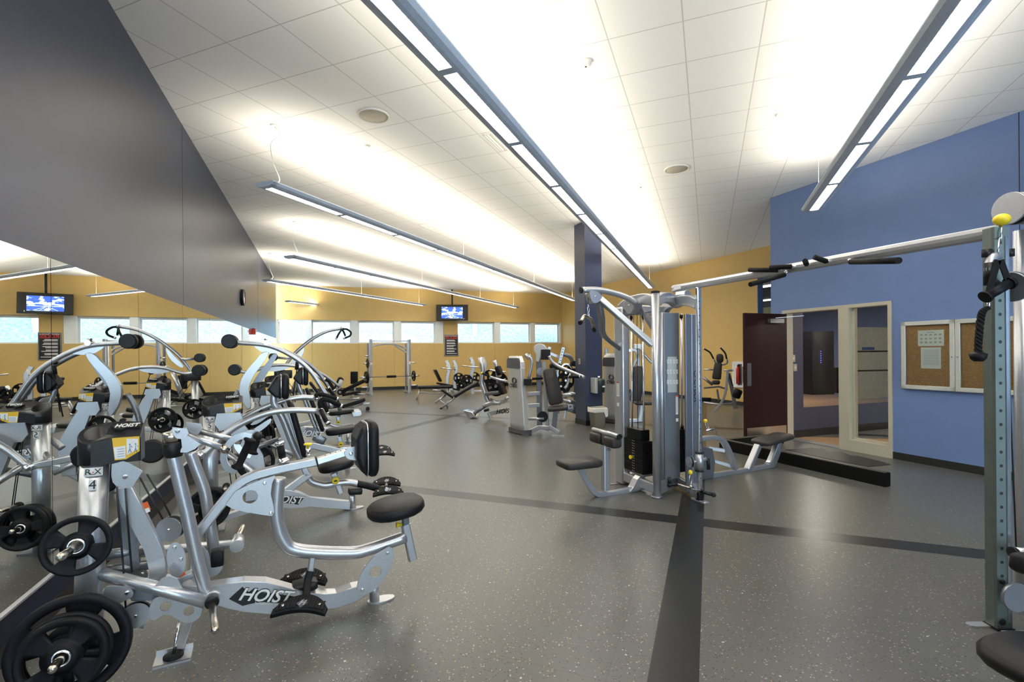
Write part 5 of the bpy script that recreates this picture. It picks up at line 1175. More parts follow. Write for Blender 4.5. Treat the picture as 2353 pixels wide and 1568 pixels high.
# pulldown arm: curved tube over, straight brace, lower curved brace
PLD = (-BW_.x, -BW_.y); jc = V((lu.x*.45, lu.y*.45, 0)); PJ = (T0.x+jc.x, T0.y+jc.y)
def Q(px, py): return G(px, py, PJ, V(PLD))
mb = MB(); mb.tube(smooth_pts([Q(1337, 667), Q(1375, 667), Q(1410, 674), Q(1440, 684), Q(1462, 697)], 5), .033, 16); o = m.part('pulldown_arm', mb, 'silver')
a, b_ = Q(1337, 667), Q(1345, 667); mb = MB(); mb.cyl(a, a+(a-b_).normalized()*.018, .034, 16); obj('end_cap', mb, 'black', o)
e = Q(1362, 690); t3 = B3; mb = MB(); mb.prism([Q(x, y) for x, y in smooth_poly([(1351, 670), (1366, 672), (1378, 682), (1372, 694), (1361, 698), (1354, 692), (1351, 682)], 2)], A3, -.05, .05); ph = m.part('pulley_housing', mb, 'silver'); mb = MB(); bolt(mb, Q(1363, 683)-A3*.05, -A3, .012); obj('bolt', mb, 'chrome', ph)
def brace(pts, w, h, col='silver', name='brace'):
    mb = MB(); mb.bar(pts, w, h, up=A3); return m.part(name, mb, col)
brace([Q(1372, 682), V((-.02, 0, G(1503, 792).z))+A3*.03], .06, .075)
brace(smooth_pts([Q(1376, 694), Q(1388, 730)+A3*.05, Q(1407, 768)+A3*.18, lu+V((0, 0, G(1432, 800).z))-B3*.04], 5), .05, .075, 'silver2')
brace([V((0, 0, G(1503, 760).z))+B3*.02+A3*.03, Q(1470, 712)+B3*.03], .05, .06, 'silver2')
# angled pull handle
q0 = Q(1351, 684); q1 = Q(1352, 703); mb = MB(); mb.tube([q0, q1], .003, 6); m.part('cable', mb, 'cable')
clip(Q(1352, 700), Q(1352, 706)); clip(Q(1352, 705), Q(1352, 719)); clip(Q(1352, 718), Q(1353, 727))
hb0 = Q(1352, 729); hd = thing('angled_pull_handle', 'short angled chrome pull handle hanging beside the column', 'pull handle', tuple(hb0+O_)); Z = lambda px, py, t: on(px, py, (PJ[0]+PLD[0]*0+AW.x*t, PJ[1]+AW.y*t), V(PLD))-O_-hb0
pl_, pm1, pm2, pr_ = Z(1334, 741, -.22), Z(1343, 725, -.08), Z(1359, 734, .02), Z(1365, 758, .12)
mb = MB(); mb.tube(fillet([pl_, pm1, pm2, pr_], .04), .017, 14); obj('shaft', mb, 'brass', hd)
for p, q_ in ((pl_, pm1), (pr_, pm2)): d = (p-q_).normalized(); mb = MB(); mb.tube([p-d*.02, p+d*.02], .022, 14); obj('grip_end', mb, 'black', hd)
# pulldown seat and thigh pads
sc_ = Q(1331, 1064); mb = MB(); slab(mb, sc_-V((0, 0, .0)), B3, A3, Z3, .44, .30, .075, .02, .06); m.part('seat', mb, 'vinylb')
pts = [Q(1331, 1074), Q(1347, 1105), Q(1362, 1127), Q(1378, 1137), Q(1410, 1134), Q(1469, 1121)]; mb = MB(); mb.bar(smooth_pts(pts, 4), .06, .055, up=A3); m.part('seat_beam', mb, 'silver')
pz0, pz1 = Q(1391, 1126), Q(1391, 1022); mb = MB(); mb.bar([pz0, V((pz0.x, pz0.y, pz1.z))], .07, .085, up=A3); pp = m.part('thigh_pad_post', mb, 'silver'); mb = MB(); mb.bar([V((pz0.x, pz0.y, pz1.z)), V((pz0.x, pz0.y, pz1.z+.02))], .08, .09, up=A3); obj('post_collar', mb, 'black', pp)
mb = MB(); mb.bar([V((pz0.x, pz0.y, pz1.z)), V((pz0.x, pz0.y, pz1.z+.12))], .05, .06, up=A3); obj('inner_post', mb, 'silver2', pp)
tc_ = V((pz0.x, pz0.y, Q(1391, 1001).z)); mb = MB(); mb.cyl(tc_+A3*.24-V((0, 0, .00))+Z3*.03, tc_-A3*.27+Z3*.03, .025, 16); r = m.part('thigh_pad_bar', mb, 'silver'); mb = MB(); mb.cyl(tc_-A3*.26+Z3*.03, tc_-A3*.285+Z3*.03, .027, 16); obj('end_cap', mb, 'black', r)
for s in (-1, 1): mb = MB(); slab(mb, tc_+A3*(s*.14)-Z3*.045, A3, B3, Z3, .20, .12, .11, .02, .03); m.part('thigh_pad', mb, 'vinylb')
mb = MB(); mb.cyl(V((pz0.x, pz0.y, pz1.z-.04)), V((pz0.x, pz0.y, pz1.z-.04))-A3*.10, .012, 10); m.part('adjuster_pin', mb, 'brass')
jj = Q(1468, 1118); mb = MB(); mb.prism([jj+B3*x+Z3*z for x, z in ((-.14, -.03), (-.10, .01), (-.05, .09), (.0, .13), (.05, .12), (.06, -.03))], A3, -.045, .045); m.part('gusset', mb, 'silver')
# low row bench on the far side
RB = fl(1690, 1088); RD = V((fl(1767, 1075)-fl(1618, 1101)).xy).normalized()
def L_(px, py, t=0): n = V((-RD.y, RD.x)); return on(px, py, (RB.x+n.x*t, RB.y+n.y*t), RD)-O_
RD3 = V((RD.x, RD.y, 0)); RN3 = V((-RD.y, RD.x, 0))
mb = MB(); mb.bar(smooth_pts([L_(1605, 1100), L_(1680, 1089), L_(1755, 1076), L_(1768, 1071), L_(1776, 1062), L_(1788, 1030)], 4), .09, .06, up=RN3); m.part('bench_rail', mb, 'silver')
mb = MB(); mb.bar([L_(1718, 1080), L_(1742, 1024)], .07, .08, up=RN3); m.part('bench_leg', mb, 'silver'); mb = MB(); mb.bar(smooth_pts([L_(1762, 1070), L_(1770, 1062), L_(1790, 1013)], 3), .07, .075, up=RN3); m.part('bench_leg', mb, 'silver')
mb = MB(); slab(mb, L_(1776, 1009), RD3+Z3*.10, RN3, Z3-RD3*.1, .58, .30, .06, .02, .08); m.part('bench_pad', mb, 'vinylb')
for t in (-.14, .14): mb = MB(); mb.bar(smooth_pts([L_(1606, 1009, t), L_(1635, 1006, t), L_(1652, 1008, t), L_(1664, 1018, t), L_(1676, 1042, t), L_(1689, 1078, t)], 4), .05, .075, up=RN3); m.part('footrest_side', mb, 'silver' if t < 0 else 'silver2')
for a, b_ in (((1628, 1030), (1664, 1036)), ((1640, 1060), (1684, 1073))): mb = MB(); mb.bar([L_(*a, .0), L_(*b_, -.1)], .05, .045, up=Z3); m.part('footrest_strut', mb, 'silver')
mb = MB(); mb.prism([L_(x, y) for x, y in ((1606, 1025), (1630, 1030), (1636, 1060), (1632, 1098), (1606, 1100))], RN3, -.05, .05, bev=.006); m.part('footrest_support', mb, 'silver2')
s3 = L_(1621, 968, -.1); mb = MB(); mb.sphere(s3, .024); m.part('cable_stopper', mb, 'yellow')
rh0 = L_(1632, 990, -.1); rh = thing('row_handle', 'triangular chrome row handle lying on the low row footrest', 'pull handle', tuple(rh0+O_)); K = lambda x, y, t: L_(x, y, t)-rh0
for t in (-.14, -.02): mb = MB(); mb.tube([K(1622, 990, t), K(1640, 985, t), K(1650, 1003, t)], .008, 8); obj('side_rod', mb, 'chrome', rh)
mb = MB(); mb.tube([K(1624, 989, -.08), K(1640, 986, -.08)], .018, 10); obj('grip', mb, 'shroud_dark', rh); clip(s3-V((0, 0, .02)), L_(1628, 986, -.1))
# crossover beam with chin-up grips
BR = at(2297, 528, fl(2295, 1442).y); BLm = on(1548, 664, (T0.x+CP.x, T0.y+CP.y), V((1, 0)))
pR = fl(2295, 1442); bz = 2.20
bl = V((BLm.x, BLm.y, bz)); br = V((pR.x, pR.y, bz)); 
BL2 = on(1548, 664, (pR.x, pR.y), V((T0.x+CP.x-pR.x, T0.y+CP.y-pR.y)))
BR2 = on(2300, 531, (pR.x, pR.y), V((T0.x+CP.x-pR.x, T0.y+CP.y-pR.y)))
xb = Mach('crossover_beam', 'long silver overhead beam with black chin-up grips joining the cable station to the right-hand post', 'chin-up bar', (BL2.x, BL2.y), (BR2.x-BL2.x, BR2.y-BL2.y)); xb.r.location.z = 0
Lb = V((BR2-BL2).xy).length; zl, zr2 = BL2.z, BR2.z; zf = lambda s: zl+(zr2-zl)*s/Lb
mb = MB(); mb.bar([V((0, 0, zl)), V((Lb, 0, zr2))], .060, .076, rad=.028); bmo = xb.part('beam', mb, 'silver')
mb = MB(); mb.bar([V((0, 0, zl)), V((-.008, 0, zl))], .058, .074, rad=.027); obj('end_cap', mb, 'silver2', bmo)
mb = MB(); mb.box(V((.10, -.031, zf(.1))), (.12, .003, .04)); obj('label', mb, 'white', bmo)
def bg(a, b_, oa, ob, dz=.06, nm='chin_up_grip'):
    p = xb.P(a[0], a[1], oa); q = xb.P(b_[0], b_[1], ob); return grip(xb, nm, [p, q], .019, 'foam', ends=None)
sx = lambda px: xb.P(px, 610).x
def up_grip(px0, py0, px1, py1, o0, o1, root):
    p, q = xb.P(px0, py0, o0), xb.P(px1, py1, o1); g = grip(xb, 'chin_up_grip', [p, q], .019, 'foam', ends=None)
    if root is not None:
        s = xb.P(root, 600).x; c = V((s, 0, zf(s))); e = p if (p-c).length < (q-c).length else q; mb = MB(); mb.tube([c, e], .014, 10); obj('grip_stem', mb, 'chrome', g)
up_grip(1722, 620.5, 1787, 621, -.05, -.04, 1800); up_grip(1770, 615, 1818, 613, -.10, -.06, 1835)
up_grip(1724, 654, 1802, 632, -.44, -.04, 1812); up_grip(1853, 607, 1850, 600, -.06, -.16, 1856); up_grip(1871, 591, 1899, 601, -.14, -.06, 1905)
up_grip(1955, 602, 2065, 599, -.04, -.44, 1950)
# right-hand slotted post, its head pulley and hanging accessories
rp = Mach('cable_column', 'grey slotted steel post at the right edge, a yellow stopper at its head', 'exercise machine', (pR.x, pR.y), (1, 0)); Or = V((pR.x, pR.y, 0)); PR = (pR.x, pR.y); X1 = V((1, 0))
def RG(px, py, dy=0.0): return on(px, py, (PR[0], PR[1]+dy), X1)-Or
rtop = RG(2295, 525).z
mb = MB(); prof = [(-.041, -.035), (.041, -.035), (.045, -.020), (.045, .03), (.035, .04), (-.035, .04), (-.045, .03), (-.045, -.02)]
mb.sweep([V((0, 0, .01)), V((0, 0, rtop))], prof, up=(0, 1, 0), sm=False); c_ = rp.part('slotted_post', mb, noisy(mat('dark_chrome', (.17, .20, .19), .45, .8), 12, .08))
mb = MB(); mb.box((.022, -.037, (rtop)/2), (.016, .006, rtop-.1)); obj('bright_edge', mb, 'chrome', c_)
for i in range(24):
    z = .30+i*.0755
    if z > 1.95: break
    mb = MB(); mb.lathe((-.014, -.034, z), (0, -1, 0), [(0, .009), (.002, .009)], 12); obj('adjustment_hole', mb, 'ink', c_)
mb = MB(); bolt(mb, (-.014, -.034, RG(2290, 1331).z), (0, -1, 0), .014, .012); mb.lathe((-.014, -.034, RG(2290, 1422).z), (0, -1, 0), [(0, .018), (.004, .018)], 14); obj('boss', mb, 'black', c_)
mb = MB(); mb.box((0, 0, .006), (.098, .085, .012)); obj('boot', mb, 'black', c_)
mb = MB(); mb.prism([V((-.13+.03*math.cos(a), .02+.025*math.sin(a), 0)) if x < 1 else V((.05, .02+.025*(x-2), 0)) for x, a in [(0, math.radians(90)), (0, math.radians(135)), (0, math.radians(180)), (0, math.radians(225)), (0, math.radians(270)), (1, 0), (3, 0)]], (0, 0, 1), 0, .008); rp.part('floor_tab', mb, 'silver')
# head casting and rear upright
hc = RG(2335, 485, .10); mb = MB(); mb.lathe(hc+V((.02, -.05, 0)), (1, .15, 0), [(-.06, .075), (-.05, .088), (.12, .088), (.13, .07)], 28); rp.part('pulley_cover', mb, 'silver2')
mb = MB(); mb.lathe(hc+V((-.10, -.055, .0)), (1, .15, 0), [(0, .088), (.012, .090), (.03, .06), (.04, .06), (.055, .09), (.06, .088)], 28); rp.part('pulley_cheek', mb, 'silver')
mb = MB(); mb.lathe(hc+V((-.07, -.053, -.02)), (1, .15, 0), [(0, .07), (.03, .07)], 24); rp.part('pulley', mb, 'black')
mb = MB(); a = RG(2349, 530, .12); b_ = V((a.x+.02, a.y+.02, .05)); mb.tube([V((a.x, a.y, a.z)), b_], .040, 16); rp.part('rear_upright', mb, 'silver')
y1 = RG(2302, 505, -.03); mb = MB(); mb.sphere(y1, .038, 1.05, 1, .85); rp.part('cable_stopper', mb, 'yellow')
clip(y1-V((0, 0, .03)), RG(2300, 562, -.03), mm=rp); clip(RG(2297, 545, -.04), RG(2293, 592, -.05), mm=rp)
zc1, zc0 = RG(2295, 575).z, RG(2295, 600).z
for x in (-.07, .055): mb = MB(); mb.cyl((x, -.02, zc0+.02), (x, -.02, zc1), .022, 14); rp.part('carriage_ring', mb, 'black')
mb = MB(); mb.tube(smooth_pts([V((-.02, -.03, zc1-.04)), V((-.06, -.045, zc1-.05)), V((-.085, -.05, zc1-.10)), V((-.085, -.05, zc1-.14))], 4), .024, 12); rp.part('carriage_arm', mb, 'silver')
grip(rp, 'carriage_handle', [V((-.085, -.05, RG(2263, 608).z)), V((-.085, -.05, RG(2263, 658).z))], .026, 'black', ends=None)
mb = MB(); mb.lathe((.075, -.01, RG(2320, 660).z), (1, .3, .2), [(-.01, .08), (.01, .085), (.02, .07)], 24); rp.part('side_pulley', mb, 'silver2')
mb = MB(); mb.tube([V((.10, .05, 2.0)), V((.155, .05, .3))], .004, 6); rp.part('cable', mb, 'cable')
# stirrup handle
s0 = RG(2296, 596, -.08); st = thing('stirrup_handle', 'black strap handle clipped high on the right-hand cable post', 'pull handle', tuple(s0+Or)); k_ = lambda x, y, d=-.08: RG(x, y, d)-s0
mb = MB(); 
for a, b_ in (((2293, 598), (2272, 672)), ((2299, 598), (2320, 655))): mb.bar([k_(*a), k_(*b_)], .035, .006, up=(0, 1, 0))
obj('strap', mb, 'foam', st); mb = MB(); mb.cyl(k_(2268, 680), k_(2318, 652), .026, 16); mb.cyl(k_(2262, 684), k_(2268, 680), .034, 16); mb.cyl(k_(2318, 652), k_(2324, 649), .034, 16); obj('grip', mb, 'rubber', st)
# rope attachment
r0 = RG(2268, 700, -.05); rpn = thing('rope_attachment', 'black twisted pull rope with a rubber end hanging before the bulletin board', 'pull rope', tuple(r0+Or)); k_ = lambda x, y: RG(x, y, -.05)-r0
pts = smooth_pts([k_(2269, 708), k_(2258, 716), k_(2253, 735), k_(2250, 765), k_(2248, 788), k_(2248, 815)], 8); mb = MB()
mb.tube(pts, .013, 10)
for ph in range(3):
    tw2 = []; 
    for i, p in enumerate(pts): a = i*.75+ph*2.094; tw2.append(p+V((math.cos(a)*.010, math.sin(a)*.010, 0)))
    mb.tube(smooth_pts(tw2, 3), .0085, 6)
obj('rope', mb, 'foam', rpn); mb = MB(); mb.lathe(k_(2248, 812), (0, 0, -1), [(-.01, .014), (0, .030), (.004, .040), (.03, .034), (.045, .02)], 18); obj('rubber_end', mb, 'rubber', rpn)
mb = MB(); mb.tube([k_(2269, 710), k_(2272, 700), k_(2271, 690)], .008, 8); obj('clip', mb, 'chrome', rpn)
# seat and lower roller of the neighbouring station at the right edge
ns = thing('bench_seat', 'corner of a black padded seat cropped by the bottom right corner', 'bench', (2.34, 1.78, 0), 0)
e = at(2330, 1530, 1.85); ns.location = (e.x+.12, e.y, 0)
mb = MB(); slab(mb, V((0, 0, e.z)), (1, .25, .08), (-.25, 1, 0), (-.08, 0, 1), .34, .36, .07, .025, .13); obj('seat', mb, 'vinyl', ns); mb = MB(); mb.cyl((0, 0, 0), (0, 0, e.z-.03), .03, 14); mb.box((0, 0, .01), (.3, .3, .02)); obj('pedestal', mb, 'silver', ns)
kp = at(2340, 1297, 2.45); ks = thing('leg_roller', 'black padded leg roller under a silver tube at the right edge', 'roller pad', (kp.x+.15, kp.y, 0)); q = V((-.15, 0, kp.z))
mb = MB(); slab(mb, q+V((.10, 0, 0)), (1, .3, -.15), (-.3, 1, 0), (.15, 0, 1), .30, .10, .095, .02, .03); obj('pad', mb, 'vinyl', ks); kt = at(2345, 1270, 2.5)-V((kp.x+.15, kp.y, 0)); mb = MB(); mb.cyl(kt+V((-.03, 0, 0)), kt+V((.3, .08, -.05)), .026, 14); t_ = obj('tube', mb, 'silver', ks); mb = MB(); mb.cyl(kt+V((-.045, 0, 0)), kt+V((-.03, 0, 0)), .028, 14); obj('end_cap', mb, 'black', t_)
mb = MB(); mb.cyl((.18, .05, 0), (.18, .05, kp.z), .03, 12); mb.box((.1, .05, .05), (.5, .08, .08)); obj('frame', mb, 'silver', ks); mb = MB(); c = at(2340, 1375, 2.6)-V((kp.x+.15, kp.y, 0)); mb.lathe(c, (0, 1, 0), [(0, .075), (.02, .075)], 24); obj('cam_plate', mb, 'silver2', ks)
# ================================================================== far equipment
WD = WLD; WN3 = nrm(WLD)          # along the mirror wall / across the room
ACR = (WN3.x, WN3.y)
# ---- smith machine before the windows
sl, sr_ = fl(852.5, 908.7), fl(941, 904.2)
m = Mach('smith_machine', 'silver smith machine frame with a black padded bar, standing before the ochre window wall', 'exercise machine', (sl.x, sl.y), ((sr_-sl).x, (sr_-sl).y)); Wd = (sr_-sl).length
ht = m.P(852, 780).z; bk = V((0, .45, 0))
for x in (0, Wd):
    mb = MB(); mb.bar([V((x, 0, 0)), V((x, 0, ht))], .10, .13, up=(0, 1, 0)); u = m.part('upright', mb, 'silver'); mb = MB(); mb.cyl(V((x, .16, .02)), V((x, .16, ht*.97)), .02, 10); obj('guide_rod', mb, 'chrome', u)
    for z in (1.18, .62): 
        mb = MB(); mb.box((x, -.067, z), (.07, .003, .13)); l_ = obj('warning_label', mb, 'white', u); mb = MB(); mb.box((x, -.070, z+.05), (.07, .003, .03)); obj('label_header', mb, 'orange', l_)
    mb = MB(); mb.bar([V((x, .45, 0)), V((x, .42, ht*.93))], .06, .06, up=(0, 1, 0)); m.part('rear_upright', mb, 'silver2'); mb = MB(); mb.bar([V((x, -.15, .05)), V((x, .6, .05))], .07, .07); m.part('base_runner', mb, 'silver')
mb = MB(); mb.cyl((0, 0, ht-.06), (Wd, 0, ht-.06), .016, 10); m.part('top_rod', mb, 'silver')
mb = MB(); mb.bar(smooth_pts([V((.05, .3, ht-.42)), V((.12, .3, ht-.27)), V((Wd*.3, .3, ht-.19)), V((Wd*.5, .3, ht-.17)), V((Wd*.7, .3, ht-.19)), V((Wd-.12, .3, ht-.30)), V((Wd-.03, .3, ht-.36))], 4), .05, .07); m.part('arched_crossbar', mb, 'silver')
mb = MB(); mb.bar([V((Wd*.68, .3, ht-.22)), V((Wd-.02, .3, ht-.50))], .05, .05); m.part('brace', mb, 'silver')
zb = m.P(895, 865.5).z; br_ = thing('smith_bar', 'horizontal steel bar with a black centre pad racked in the smith machine', 'barbell', tuple(m.W((0, -.12, zb))), m.r.rotation_euler.z)
mb = MB(); mb.cyl((-.42, 0, 0), (Wd+.35, 0, 0), .014, 10); obj('shaft', mb, 'shroud_dark', br_)
for a, b_ in ((-.42, -.08), (Wd+.08, Wd+.35)): mb = MB(); mb.cyl((a, 0, 0), (b_, 0, 0), .028, 12); obj('sleeve', mb, 'chrome', br_)
mb = MB(); mb.cyl((Wd*.38, 0, 0), (Wd*.62, 0, 0), .045, 14); obj('centre_pad', mb, 'foam', br_)
for z, L in ((1.45, .17), (1.17, .22), (.30, .28)):
    for x, s in ((-.05, -1), (Wd+.05, 1)):
        if s > 0 and z > 1.3: continue
        mb = MB(); mb.cyl((x, .0, z), (x+s*L, 0, z), .024, 10); m.part('plate_horn', mb, 'chrome')
ax_ = m.wd(V((1, 0, 0))); GS = 'plates on the smith machine'
for x, z, R, lb_ in ((-.12, 1.17, .17, 'small plate on the upper left horn of the smith machine'), (-.16, .86, .22, 'inner large plate on the left sleeve of the smith machine'), (-.21, .86, .22, 'outer large plate on the left sleeve of the smith machine'), (Wd+.13, .86, .20, 'plate at the right sleeve of the smith machine')):
    weight_plate(m.W((x, -.12 if z < 1 else 0, z if z > 1 else zb)), ax_, R, lb_, GS, .04)
# ---- benches
def pad_on(m, a, b_, w, th, off=0, name='pad', col='vinyl'):
    p, q = m.P(*a, off), m.P(*b_, off); u = (q-p).normalized(); n = V((-u.z, 0, u.x)); n = n if n.z > 0 or abs(n.z) < .2 else -n
    mb = MB(); slab(mb, (p+q)/2, u, (0, 1, 0), n, (q-p).length, w, th, .012, .04); return m.part(name, mb, col)
def legs(m, pts, off, r=.028, name='leg', col='silver', cap=None):
    p = m.PP(pts, off); p[-1].z = max(p[-1].z, r*.9) if p[-1].z < .15 else p[-1].z
    mb = MB(); mb.tube(fillet(p, .08), r, 10); return m.part(name, mb, col)
def fm_(name, label, px, py, D, group=None, cat='bench'):
    o = fl(px, py); return Mach(name, label, cat, (o.x, o.y), D, group)
AX = ACR; BXX = (1, .25)
m = fm_('flat_bench', 'long flat black bench on splayed silver legs, right of the smith machine', 957, 921, AX)
pad_on(m, (960, 890.5), (1036, 889.5), .30, .08)
legs(m, [(966, 893), (957, 921)], -.0); legs(m, [(966, 893), (957, 919)], .25); legs(m, [(965, 902), (1000, 905), (1035, 902)], .1, .022, 'stretcher'); legs(m, [(1030, 893), (1038, 912)], 0)
m = fm_('adjustable_bench', 'upright black backrest bench behind the flat bench, before the window wall', 1010, 905, AX)
pad_on(m, (999, 850), (1012, 877), .38, .07, name='backrest'); pad_on(m, (1004, 881), (1034, 886), .3, .07, name='seat'); legs(m, [(1012, 884), (1014, 905)], 0); legs(m, [(994, 897), (1020, 898)], 0, .03, 'base')
def rack(label, x0, x1, yb, top, bar, post_h, D=(1, .15)):
    """olympic bench: two curved uprights, a racked bar and plates"""
    m = fm_('olympic_bench', label, (x0+x1)/2, yb, D, 'olympic benches before the window wall')
    for px, off in ((x0, -.0), (x1, .0)):
        pts = m.PP([(px-11, top), (px-7, top+8), (px-4, top+16), (px-6, top+30), (px-9, top+46), (px-6, yb)], off); mb = MB(); mb.bar(smooth_pts(pts, 4), .10, .13, up=(1, 0, 0)); u = m.part('upright', mb, 'silver')
        mb = MB(); q = m.P(px-5, top+22); 
        for k in range(3): mb2 = MB(); mb2.bar([q+V((-.02, -.05, -.13*k)), q+V((-.12, -.06, -.13*k-.02))], .03, .025); m.part('bar_hook', mb2, 'silver')
        mb = MB(); c = m.P(px-8, top+9); mb.box(c+V((0, -.068, 0)), (.07, .004, .16), Matrix.Rotation(.2, 3, 'Y')); obj('label', mb, 'paper', u)
    mb = MB(); mb.bar([m.P(x0-6, yb-6), m.P(x1-6, yb-6)], .07, .07); m.part('base', mb, 'silver')
    c0, c1 = m.P(*bar[0], -.12), m.P(*bar[1], -.12)
    mb = MB(); mb.cyl(c0, c1, .022, 10); o = m.part('crossbar', mb, 'chrome')
    mb = MB(); mb.cyl(c1, c1+(c1-c0).normalized()*.03, .024, 10); obj('end_cap', mb, 'black', o)
    return m
r1 = rack('olympic bench with two curved silver uprights, leftmost of the racks at the window wall', 1036, 1053, 902, 829, ((1012, 845.5), (1045, 850)), 1)
r2 = rack('olympic bench with two tall curved silver uprights left of the grey weight tower', 1092, 1119, 905, 822, ((1062, 841), (1112, 845.5)), 1)
for mm, lst in ((r1, [(1054, 869, .20), (1060, 886, .24)]), (r2, [(1073, 875, .22), (1090, 869, .22), (1071, 872, .18)])):
    for i, (x, y, R) in enumerate(lst):
        c = mm.P(x, y, -.08+.10*i); mb = MB(); mb.cyl(c-V((0, .12, 0)), c+V((0, .15, 0)), .024, 10); mm.part('plate_horn', mb, 'chrome')
        weight_plate(mm.W(c-V((0, .05, 0))), mm.wd(V((0, -1, 0))), R, 'black weight plate hanging on the %s of the olympic bench uprights%s' % (('lower horn', 'middle horn', 'inner horn')[i], ' further right' if mm is r2 else ' further left'), 'plates on the olympic benches')
pad_on(r2, (1060, 898), (1100, 884), .3, .07); pad_on(r1, (1040, 893), (1052, 896), .3, .06)
m = fm_('adjustable_bench', 'grey-topped incline bench with chrome-tipped leg tubes, left of the grey weight tower', 1028, 939, (1, .30))
pad_on(m, (1043, 911), (1098, 879), .28, .075, name='backrest'); pad_on(m, (1014, 896), (1040, 914), .28, .06, name='seat'); legs(m, [(1054, 908), (1015, 937)], -.05, .032); legs(m, [(1024, 908), (1000, 926)], .1, .03); legs(m, [(1010, 919), (1030, 937)], .1, .028)
mb = MB(); mb.cyl(m.P(1012, 940, -.15), m.P(1016, 936, .15), .02, 8); m.part('foot', mb, 'black'); mb = MB(); c = m.P(1028, 938); mb.cyl(V((c.x, 0, 0)), V((c.x, 0, .2)), .025, 8); m.part('front_leg', mb, 'silver')
# ---- decline press station with yellow-tipped grips
m = fm_('decline_press_machine', 'silver press machine with yellow-tipped black grips, between the benches and the grey weight tower', 1128, 962, (1, -.30), cat='exercise machine')
for t, a, b_ in ((-.2, (1107, 858), (1126, 866)), (.2, (1127, 861), (1147, 871))):
    p, q = m.P(*a, t), m.P(*b_, t); g = grip(m, 'press_handle', [p, q], .024, 'foam', ends=None); mb = MB(); mb.sphere(p, .032); obj('grip_tip', mb, 'yellow', g)
    legs(m, [b_, (1150, 874), (1166, 877)], t, .028, 'press_arm')
p_ = pad_on(m, (1149, 880), (1159, 906), .30, .08, name='backrest', col='rubber'); pad_on(m, (1118, 906), (1150, 901), .3, .08, name='seat', col='shroud_dark')
pad_on(m, (1143, 842), (1150, 862), .22, .10, name='headrest'); legs(m, [(1136, 829), (1142, 845), (1145, 880)], .05, .05, 'spine_tube'); legs(m, [(1126, 851), (1162, 856)], .2, .022, 'bar', 'chrome')
legs(m, [(1126, 918), (1140, 925), (1160, 923), (1167, 912)], 0, .035, 'frame_tube'); legs(m, [(1112, 934), (1128, 926), (1150, 926)], 0, .05, 'frame_tube')
m.tube('grip_sleeve', [(1088, 951), (1112, 935)], 0, .045, 'shroud_dark'); 
c = m.P(1079, 950); mb = MB(); mb.prism([c+V((x, 0, z)) for x, z in ((-.10, .08), (.10, .05), (.22, -.06), (.05, -.10), (-.08, .02))], (0, 1, 0), -.14, .14, bev=.01); m.part('pedal', mb, 'chrome')
mb = MB(); slab(mb, m.P(1118, 943), (1, 0, .3), (0, 1, 0), (-.3, 0, 1), .11, .1, .06, .008, .015); m.part('rubber_stop', mb, 'black')
m.bar('base_rail', [(1123, 951), (1165, 942)], 0, .08, .10); m.bar('front_leg', [(1122, 949), (1131, 966)], 0, .09, .05)
mb = MB(); q = m.P(1158, 946, -.05); mb.text('HOIST', q, V((1, 0, .1)), V((-.1, 0, 1)), .14, .002, shear=.3, off=.02); m.part('lettering', mb, 'ink')
for i, (x, y, R) in enumerate(((1140, 888, .24), (1148, 875, .2), (1127, 868, .19), (1122, 840, .09))):
    if i < 3: weight_plate(m.W(m.P(x, y, .25)), m.wd(V((0, -1, 0))), R, 'black weight plate on the %s of the press machine beside the grey weight tower' % ('right horn', 'inner horn', 'left horn')[i], 'plates on the decline press'); mb = MB(); c = m.P(x, y, .2); mb.cyl(c, c+V((0, .3, 0)), .022, 8); m.part('plate_horn', mb, 'chrome')
legs(m, [(1103, 822), (1110, 850), (1106, 880), (1118, 915), (1126, 932)], .1, .055, 'upright')
